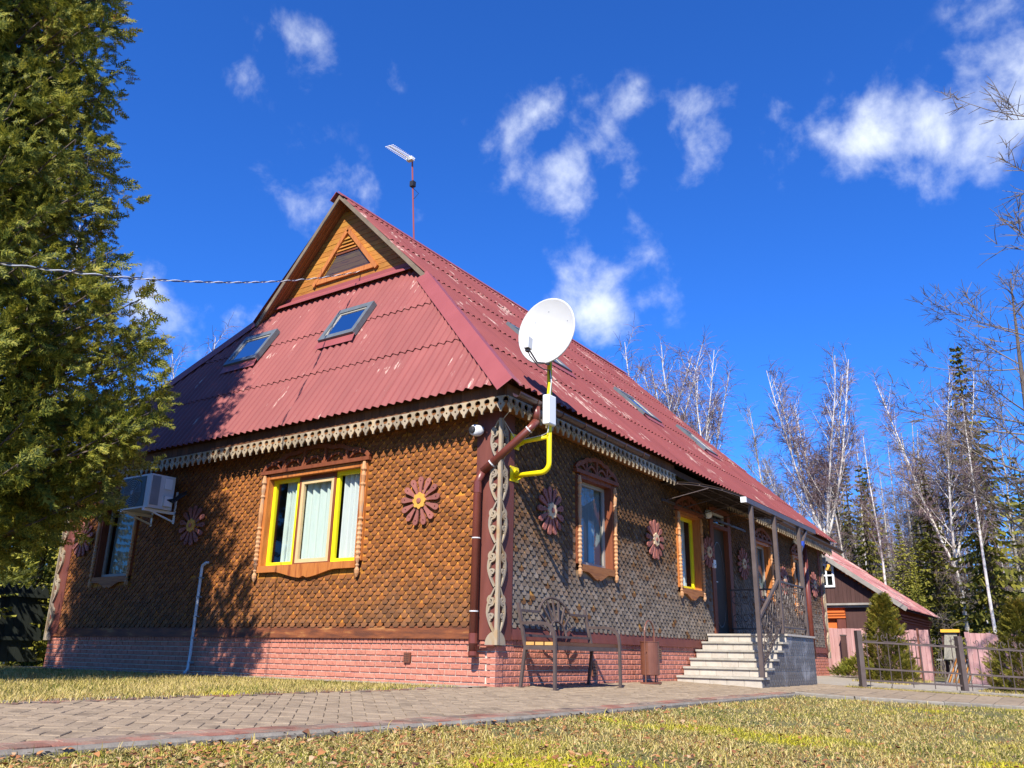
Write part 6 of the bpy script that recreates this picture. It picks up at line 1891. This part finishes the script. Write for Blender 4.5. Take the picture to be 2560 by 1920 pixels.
# ---- the big conifer on the left
TX, TY = -4.95, 5.60
tt = thing('thuja_tree', 'tall broad yellow-green thuja conifer filling the left edge in front of the house', 'tree', (TX, TY, -.04))
q = MB(); q.tube([(TX, TY, -.1), (TX+.03, TY, 1.5), (TX, TY+.04, 4), (TX+.05, TY, 8), (TX, TY, 12), (TX, TY, 16)], [.27, .22, .18, .13, .08, .03], 12); q.build('trunk', M_BARK, tt, smooth=True)
rz_z = [1.9, 2.5, 3.5, 4.5, 6, 9, 12, 14.5, 17]; rz_r = [2.3, 2.85, 3.02, 2.74, 2.08, 1.6, 1.2, .65, .1]
specs = []; r = random.Random(11); bmb = MB()
for k in range(520):
    zt = 1.95+(16.6-1.95)*(k/520)**1.12+r.uniform(-.2, .2)
    az = k*2.39996+r.uniform(-.4, .4)
    R_ = float(np.interp(zt, rz_z, rz_r))*r.choice((.72, .86, .94, 1.0, 1.0, 1.05))
    zb_ = zt-R_*r.uniform(.10, .62)
    b0 = Vector((TX, TY, max(1.2, zb_))); tip = Vector((TX+R_*math.cos(az), TY+R_*math.sin(az), zt))
    mid = b0.lerp(tip, .55)+Vector((0, 0, -.14*R_+r.uniform(-.1, .1)))
    pts = [b0.lerp(mid, t)*(1-t)+mid.lerp(tip, t)*t for t in (0, .25, .5, .75, 1)]
    bmb.tube(pts, [.035, .028, .02, .013, .006], 4)
    nc = max(3, int(R_*2.2)+1)
    for ci in range(nc):
        t = 1.0-.60*(ci+r.uniform(-.3, .3))/nc; t = min(1.0, t)
        c0 = b0.lerp(mid, t)*(1-t)+mid.lerp(tip, t)*t
        sd_ = (1-t)*.55*R_
        c0 = c0+Vector((-math.sin(az), math.cos(az), 0))*r.uniform(-sd_, sd_)+Vector((0, 0, r.uniform(-.16, .16)))
        cr = r.uniform(.17, .33)*(.75+.12*R_)
        bmb.tube([b0.lerp(mid, t)*(1-t)+mid.lerp(tip, t)*t, c0], [.009, .004], 3)
        for i in range(int(14*(cr/.25)**1.6)+3):
            v_ = Vector((r.gauss(0, 1), r.gauss(0, 1), r.gauss(0, 1))).normalized()
            c = c0+v_*cr*r.random()**.6
            d_ = v_*.8+Vector((math.cos(az), math.sin(az), .25))*.55+Vector((r.gauss(0, .35), r.gauss(0, .35), r.gauss(0, .35)))
            up = Vector((r.gauss(0, 1), r.gauss(0, 1), r.gauss(.2, .7)))
            specs.append((tuple(c), tuple(d_.normalized()), tuple(up.normalized()), r.uniform(.12, .24), r.randrange(6)))
    for i in range(7):      # shaded inner sprays
        t = r.uniform(.12, .55); c = b0.lerp(mid, t)*(1-t)+mid.lerp(tip, t)*t+Vector((r.gauss(0, .3), r.gauss(0, .3), r.gauss(0, .25)))
        specs.append((tuple(c), (r.gauss(0, 1), r.gauss(0, 1), r.gauss(0, .6)), (r.gauss(0, 1), r.gauss(0, 1), r.gauss(0, 1)), r.uniform(.3, .5), r.randrange(6)))
bmb.build('branches', M_BARK, tt)
me = place_sprays([((s[0][0]-TX, s[0][1]-TY, s[0][2]+.04),)+s[1:] for s in specs], 'foliage', M_THUJA)
link('foliage', me, tt)


def bush(name, label, cat, x, y, H, R_, m, n, seed, size=(.12, .22), group=None, low=.05):
    z0 = gz(y)-.01; t = thing(name, label, cat, (x, y, z0), group); r = random.Random(seed); sp = []; bm_ = MB()
    for k in range(n):
        f = r.random()**1.15; zz = low+f*H*.94; az = r.uniform(0, 2*PI)
        prof = (1-f)**.8*(.75+.25*min(1, f*8))
        rad = R_*prof*r.uniform(.55, 1.08)*(1+.12*math.sin(az*3+f*9))
        c = (rad*math.cos(az), rad*math.sin(az), zz)
        d_ = Vector((math.cos(az), math.sin(az), r.uniform(.3, 1.3)))+Vector((r.gauss(0, .3), r.gauss(0, .3), 0))
        up = Vector((r.gauss(0, .7), r.gauss(0, .7), 1)).cross(d_).cross(d_)*-1
        sp.append((c, tuple(d_.normalized()), tuple((up.normalized() if up.length > .01 else Vector((0, 0, 1)))), r.uniform(*size), r.randrange(6)))
        if k % 9 == 0: bm_.tube([(x, y, z0+zz*.4), (x+c[0]*.8, y+c[1]*.8, z0+zz*.9)], [.010, .004], 4)
    bm_.tube([(x, y, z0-.05), (x, y, z0+H*.9)], [.04, .008], 6); bm_.build('stem', M_BARK, t)
    link('foliage', place_sprays(sp, 'foliage', m), t); return t


bush('thuja_shrub', 'golden-green cone-shaped thuja shrub behind the left fence panel in front of the annex', 'shrub', 12.95, -1.92, 1.95, .62, M_THUJAS, 1300, 1)
bush('thuja_shrub', 'golden-green thuja shrub at the right edge behind the iron fence', 'shrub', 12.1, -4.75, 1.85, .85, M_THUJAS, 1300, 2)
bush('juniper_shrub', 'low spreading brown-green juniper at the foot of the pink fence by the house corner', 'shrub', 14.6, -.95, .42, .75, M_THUJA, 420, 3, (.12, .2))


M_PALEGREEN = foliage_mat('pale_green_foliage', [(.0, c4(.10, .12, .03)), (.4, c4(.26, .29, .08)), (1.0, c4(.46, .46, .17))], .35)
b_ = at(15, 1500, 23.5)
bush('hazel_shrub', 'pale sunny green shrub showing over the dark picket fence at the left edge', 'shrub', b_.x, b_.y, 4.6, 2.0, M_PALEGREEN, 1500, 9, (.22, .42))
b_ = at(110, 1500, 23)
bush('hazel_shrub', 'pale green shrub beside the far left house corner, behind the dark fence', 'shrub', b_.x, b_.y, 4.2, 1.5, M_PALEGREEN, 900, 10, (.22, .42))


# ---- bare trees
def grow_bare(seed, H, fork=False, r0=.15, nb=16, steep=(38, 66), white=True, twig_n=(9, 15), spread=.34, start=.34, twlen=(.5, 1.2), droop=.55):
    r = random.Random(seed); wood = MB(); limb = MB(); tw = MB()
    def twigs(pt, d, n, L):
        for _ in range(n):
            dd = (d+Vector((r.gauss(0, .55), r.gauss(0, .55), r.gauss(.1, .45)))).normalized(); l = L*r.uniform(.5, 1.2); p = [pt]
            c = pt.copy()
            for s in range(3):
                c = c+dd*(l/3); p.append(c.copy()); dd = (dd+Vector((r.gauss(0, .15), r.gauss(0, .15), -droop*.55))).normalized()
            tw.tube(p, [.012, .010, .008, .005], 3, cap=False)
            if r.random() < .6: 
                c2 = p[1]; d2 = (dd+Vector((r.gauss(0, .7), r.gauss(0, .7), r.gauss(0, .4)))).normalized(); tw.tube([c2, c2+d2*l*.3, c2+d2*l*.5+Vector((0, 0, -droop*l*.2))], [.008, .006, .004], 3, cap=False)
    def branch(pt, d, L, rad, lvl):
        n = 5; p = [pt]; c = pt.copy(); dd = d.copy()
        for s in range(n):
            c = c+dd*(L/n); p.append(c.copy())
            dd = (dd+Vector((r.gauss(0, .06), r.gauss(0, .06), .08 if lvl == 0 else .03))).normalized()
        R_ = [rad*(1-.80*i/n) for i in range(n+1)]
        limb.tube(p, R_, 5 if lvl == 0 else 4, cap=False)
        if lvl < 2:
            for k in range(int(L*(1.9 if lvl == 0 else 2.6))+2):
                t = r.uniform(.18, .98); i = min(n-1, int(t*n)); b = p[i].lerp(p[i+1], t*n-i)
                ax_ = (p[i+1]-p[i]).normalized(); sd = Vector((r.gauss(0, 1), r.gauss(0, 1), r.gauss(.25, .6))).normalized()
                d2 = (ax_*r.uniform(.6, 1.0)+sd*.70).normalized()
                l2 = L*r.uniform(.24, .46)*(1.05-.5*t)
                if lvl == 0 and l2 > .45: branch(b, d2, l2, R_[i]*.45, 1)
                else: twigs(b, d2, 1, r.uniform(*twlen))
            for k in range(int(L*1.7)+1):
                t = r.uniform(.15, 1.0); i = min(n-1, int(t*n)); twigs(p[i].lerp(p[i+1], t*n-i), (dd+Vector((r.gauss(0, .8), r.gauss(0, .8), r.gauss(0, .4)))).normalized(), 1, r.uniform(*twlen)*.8)
        twigs(p[-1], dd, 2, r.uniform(*twlen)*.8)
    stems = []
    lean = Vector((r.uniform(-.03, .03), r.uniform(-.03, .03), 1)).normalized()
    def stem(p0, d, L, ra, rb):
        n = 9; p = [p0]; c = p0.copy(); dd = d.copy()
        for s in range(n):
            c = c+dd*(L/n); p.append(c.copy()); dd = (dd+Vector((r.gauss(0, .03), r.gauss(0, .03), .045))).normalized()
        wood.tube(p, [ra+(rb-ra)*i/n for i in range(n+1)], 8, cap=False); return p
    if fork:
        h0 = H*r.uniform(.32, .42); p = stem(Vector((0, 0, 0)), lean, h0, r0, r0*.72); top = p[-1]
        for s in range(fork):
            a = 2*PI*s/fork+r.uniform(-.4, .4); d = Vector((math.cos(a)*.34, math.sin(a)*.34, 1)).normalized()
            stems.append((stem(top, d, (H-h0)*r.uniform(.86, 1.0), r0*.50, .016), .08, H-h0))
        stems.append((p, .62, H*.4))
    else:
        stems.append((stem(Vector((0, 0, 0)), lean, H, r0, .02), start, H))
    for p, st, L in stems:
        n = len(p)-1; m_ = max(4, int(nb*L/H))
        for k in range(m_):
            t = st+(.97-st)*(k+r.random())/m_; i = min(n-1, int(t*n)); b = p[i].lerp(p[i+1], t*n-i)
            az = r.uniform(0, 2*PI); el = math.radians(r.uniform(*steep))
            d = Vector((math.cos(az)*math.cos(el), math.sin(az)*math.cos(el), math.sin(el)))
            Lb = H*spread*r.uniform(.55, 1.05)*(1.15-.75*t)
            branch(b, d, max(.6, Lb), r0*(.22-.13*t), 0)
    return wood, limb, tw


def bare_variant(seed, H, wm, lm, tm, **kw):
    a, b, c = grow_bare(seed, H, **kw)
    return (a.mesh('trunk', wm, smooth=True), b.mesh('limbs', lm, smooth=True), c.mesh('twigs', tm), H)


VAR = {'bf': bare_variant(21, 16, M_BIRCH, M_BIRCH, M_TWIG, fork=6, nb=46, r0=.13, spread=.16, steep=(50, 76)), 'bf2': bare_variant(22, 16, M_BIRCH, M_BIRCH, M_TWIG, fork=4, nb=42, r0=.125, spread=.17, steep=(48, 74)),
       'b1': bare_variant(23, 16, M_BIRCH, M_BIRCHD, M_TWIG, nb=34, r0=.11, start=.42, spread=.17, steep=(45, 72)), 'b2': bare_variant(24, 16, M_BIRCHD, M_BIRCHD, M_TWIG2, nb=34, r0=.11, start=.38, spread=.18, steep=(42, 70)),
       'b3': bare_variant(25, 16, M_BIRCHD, M_TWIG2, M_TWIG2, nb=22, r0=.13, start=.12, spread=.22, steep=(5, 50)),
       'oak': bare_variant(26, 15, M_BARK, M_TWIG2, M_TWIG2, nb=26, r0=.24, start=.16, spread=.44, steep=(0, 55), twlen=(.4, .8), droop=.05, twig_n=(6, 9))}


def put_tree(kind, name, label, pos, H, lean=(0, 0), rz=None, group=None, thin=1.0):
    a, b, c, H0 = VAR[kind]; s = H/H0
    t = thing(name, label, 'tree', pos, group); t.rotation_euler = (lean[1], lean[0], rnd.uniform(0, 6.28) if rz is None else rz); t.scale = (s*thin, s*thin, s)
    for nm, me in (('trunk', a), ('limbs', b), ('twigs', c)):
        o = bpy.data.objects.new(nm, me); COL.objects.link(o); o.parent = t
    return t


def tree_px(kind, name, label, xb, top, D, group=None, **kw):
    b = at(xb, 1650, D); tp = at(top[0], top[1], D); z0 = gz(b.y)-.1
    b.z = z0
    return put_tree(kind, name, label, b, tp.z-z0, group=group, **kw)


tree_px('bf', 'birch_tree', 'tall white birch with a broad fan of forks just right of the house roof end', 2095, (1990, 905), 37, rz=.4)
tree_px('bf2', 'birch_tree', 'tall white birch with a forked crown standing above the annex roof corner', 2435, (2310, 890), 36, rz=1.9)
tree_px('b1', 'birch_tree', 'slim pale birch trunk right of the forked birch above the pink fence', 2500, (2400, 1000), 34)
tree_px('bf2', 'birch_tree', 'white birch rising behind the roof nearest the satellite dish', 1650, (1600, 825), 38, rz=.2)
tree_px('bf', 'birch_tree', 'white birch rising behind the roof with many upright stems', 1745, (1670, 880), 37, rz=2.3)
tree_px('b1', 'birch_tree', 'leaning slender birch behind the lower roof slope', 1830, (1770, 950), 36, lean=(.06, .0))
tree_px('b2', 'birch_tree', 'greyish birch with fine purple twigs just left of the broad forked birch', 1960, (1900, 985), 40)
tree_px('b1', 'birch_tree', 'dead-topped birch snag in the gap between the two forked birches', 2240, (2205, 1085), 34)
tree_px('bf2', 'birch_tree', 'small white birch behind the roof on the far left', 470, (425, 800), 46, rz=1.0)
tree_px('b1', 'birch_tree', 'faint birch half hidden by the conifer on the far left', 425, (385, 865), 46)
tree_px('oak', 'oak_tree', 'big bare brown tree with spreading boughs at the right edge', 3030, (2950, 150), 18, rz=2.2)
tree_px('oak', 'oak_tree', 'bare tree with tangled grey boughs under the big tree at the right edge', 2700, (2660, 650), 27, rz=.6)
gB = 'birches in the wood behind the fence'; gA = 'bare trees in the wood behind the fence'
wood = random.Random(3)
for i in range(30):
    D = wood.uniform(37, 64); xb = wood.uniform(1990, 2640); 
    tree_px(wood.choice(('b1', 'b2', 'b1', 'bf2')), 'birch_tree', 'slender pale birch standing among other trees of the wood', xb, (xb-60, wood.uniform(1080, 1330)), D, group=gB, thin=wood.uniform(.75, 1.0))
for i in range(34):
    D = wood.uniform(36, 66); xb = wood.uniform(2000, 2660)
    tree_px('b3', 'bare_tree', 'thin bare grey-brown tree tangled into the wood', xb, (xb-60, wood.uniform(1050, 1380)), D, group=gA, thin=wood.uniform(.8, 1.2))
for i in range(10):
    xb = wood.uniform(1560, 1990)
    tree_px(wood.choice(('b2', 'b3', 'b1')), 'bare_tree', 'thin bare tree showing above the roof line', xb, (xb-40, 1010+(xb-1560)*.62+wood.uniform(-60, 60)), wood.uniform(40, 55), group='bare trees above the roof line')


# ---- spruces
def spruce(seed, H, R_, m, dens=1.0, low=.10):
    r = random.Random(seed); q = []; st = MB(); st.tube([(0, 0, -.1), (0, 0, H*.5), (0, 0, H)], [.16, .09, .01], 6)
    z = H*low
    while z < H*.985:
        f = 1-z/H; L = R_*(f**.85)*1.0; nb = r.randint(6, 9); a0 = r.uniform(0, 6)
        for k in range(nb):
            a = a0+2*PI*k/nb+r.uniform(-.25, .25); l = max(.18, L*r.uniform(.6, 1.12)); ca, sa = math.cos(a), math.sin(a)
            el = r.uniform(-.45, -.05) if f > .25 else r.uniform(0, .7)
            tip = Vector((ca*l, sa*l, z+l*math.tan(el)*.75)); b0 = Vector((0, 0, z)); 
            n = max(4, int(l*7*dens))
            for i in range(n):
                t = (i+r.random())/n; c = b0.lerp(tip, t)+Vector((0, 0, -.10*l*math.sin(t*PI)))
                s = r.choice((-1, 1)); wd = (.34*(1.1-t)*min(1.0, l)+.10)*r.uniform(.6, 1.2)
                side = Vector((-sa*s, ca*s, -.55-r.random()*.7))+Vector((ca, sa, 0))*.6
                side.normalize(); e = c+side*wd; w_ = Vector((ca, sa, r.uniform(-.2, .2)))*.075*r.uniform(.7, 1.4)
                q.append([tuple(c-w_), tuple(c+w_), tuple(e+w_*.45), tuple(e-w_*.3)])
        z += r.uniform(.20, .36)*max(.6, H/12)
    V = np.array(q).reshape(-1, 3); return st.mesh('trunk', M_BARK), np_mesh('needles', V, np.arange(len(V)).reshape(-1, 4), m), H


SV = [spruce(1, 13, 2.5, M_SPRUCE, 1.25), spruce(2, 13, 2.0, M_SPRUCE, 1.25), spruce(3, 13, 2.9, M_SPRUCEL, 1.3, .04), spruce(4, 13, 2.2, M_SPRUCEL, 1.2, .05)]


def put_spruce(v, label, xb, ytop, D, group=None, name='spruce_tree', wide=1.0):
    a, b, H0 = SV[v]; p_ = at(xb, 1650, D); z0 = gz(p_.y)-.1; p_.z = z0; H = at(xb-40, ytop, D).z-z0; s = H/H0
    t = thing(name, label, 'tree', p_, group); t.rotation_euler = (0, 0, rnd.uniform(0, 6.28)); t.scale = (s*wide, s*wide, s)
    for nm, me in (('trunk', a), ('needles', b)):
        o = bpy.data.objects.new(nm, me); COL.objects.link(o); o.parent = t


put_spruce(0, 'tall dark spruce behind the bare boughs near the right edge', 2510, 845, 36)
put_spruce(1, 'dark spruce directly behind the forked birch of the right', 2370, 1130, 36, wide=1.2)
put_spruce(1, 'slim spruce in the gap between the two tall forked birches', 2200, 1150, 38)
put_spruce(2, 'pale green broad spruce glowing in the sun behind the dark fence on the left', 60, 880, 21, wide=1.0)
gS = 'spruces in the wood behind the fence'; gL = 'sunny young spruces behind the fence'
for i in range(20):
    D = wood.uniform(40, 64); xb = wood.uniform(2110, 2680)
    put_spruce(wood.choice((0, 1)), 'dark spruce half hidden among the trees of the wood', xb, wood.uniform(1120, 1380), D, gS, wide=wood.uniform(.9, 1.3))
for i in range(14):
    D = wood.uniform(35, 46); xb = wood.uniform(2150, 2640)
    put_spruce(wood.choice((2, 3)), 'sunny yellow-green young spruce at the edge of the wood', xb, wood.uniform(1280, 1500), D, gL, wide=wood.uniform(.8, 1.1))
for i, (xb, yt, D) in enumerate(((-60, 700, 26), (190, 1000, 30), (-150, 900, 19), (120, 1180, 20))):
    put_spruce((2, 3, 2, 3)[i], 'light green conifer growing behind the dark picket fence', xb, yt, D, 'conifers behind the dark fence')
tree_px('b1', 'birch_tree', 'white birch trunk beyond the dark fence at the left edge', 18, (-20, 500), 24)
# undergrowth of the wood
N = 26000; x = rng.uniform(22, 70, N); y = rng.uniform(-22, 26, N)
k = y < 0.55*(x-10); x, y = x[k], y[k]; P = np.stack([x, y, gzv(y)-.04], 1)
o = link('undergrowth', blades(P, rng.uniform(.3, 1.5, len(x)), rng.uniform(.008, .02, len(x)), rng.uniform(.1, .8, len(x)), 'undergrowth', M_TWIG2)); prop(o, kind='stuff')
# a far-off belt of wood closes the view on both sides
q = []
for i in range(9000):
    a = wood.uniform(-.78, .80); Dd = wood.uniform(75, 120); c = CAM+Vector((math.cos(YAW+a)*Dd, math.sin(YAW+a)*Dd, 0)); hgt = wood.uniform(5, 10.5) if a < .1 else wood.uniform(4, 9); w_ = wood.uniform(.05, .16)
    s = Vector((-math.sin(YAW+a), math.cos(YAW+a), 0))*w_; l = wood.uniform(-.6, .6); z0 = wood.uniform(-.3, hgt*.5)
    q.append([(c.x-s.x, c.y-s.y, z0), (c.x+s.x, c.y+s.y, z0), (c.x+s.x*.3+l, c.y+s.y*.3, hgt), (c.x-s.x*.3+l, c.y-s.y*.3, hgt)])
V = np.array(q).reshape(-1, 3); prop(link('far_wood', np_mesh('far_wood', V, np.arange(len(V)).reshape(-1, 4), M_TWIG2)), kind='stuff')
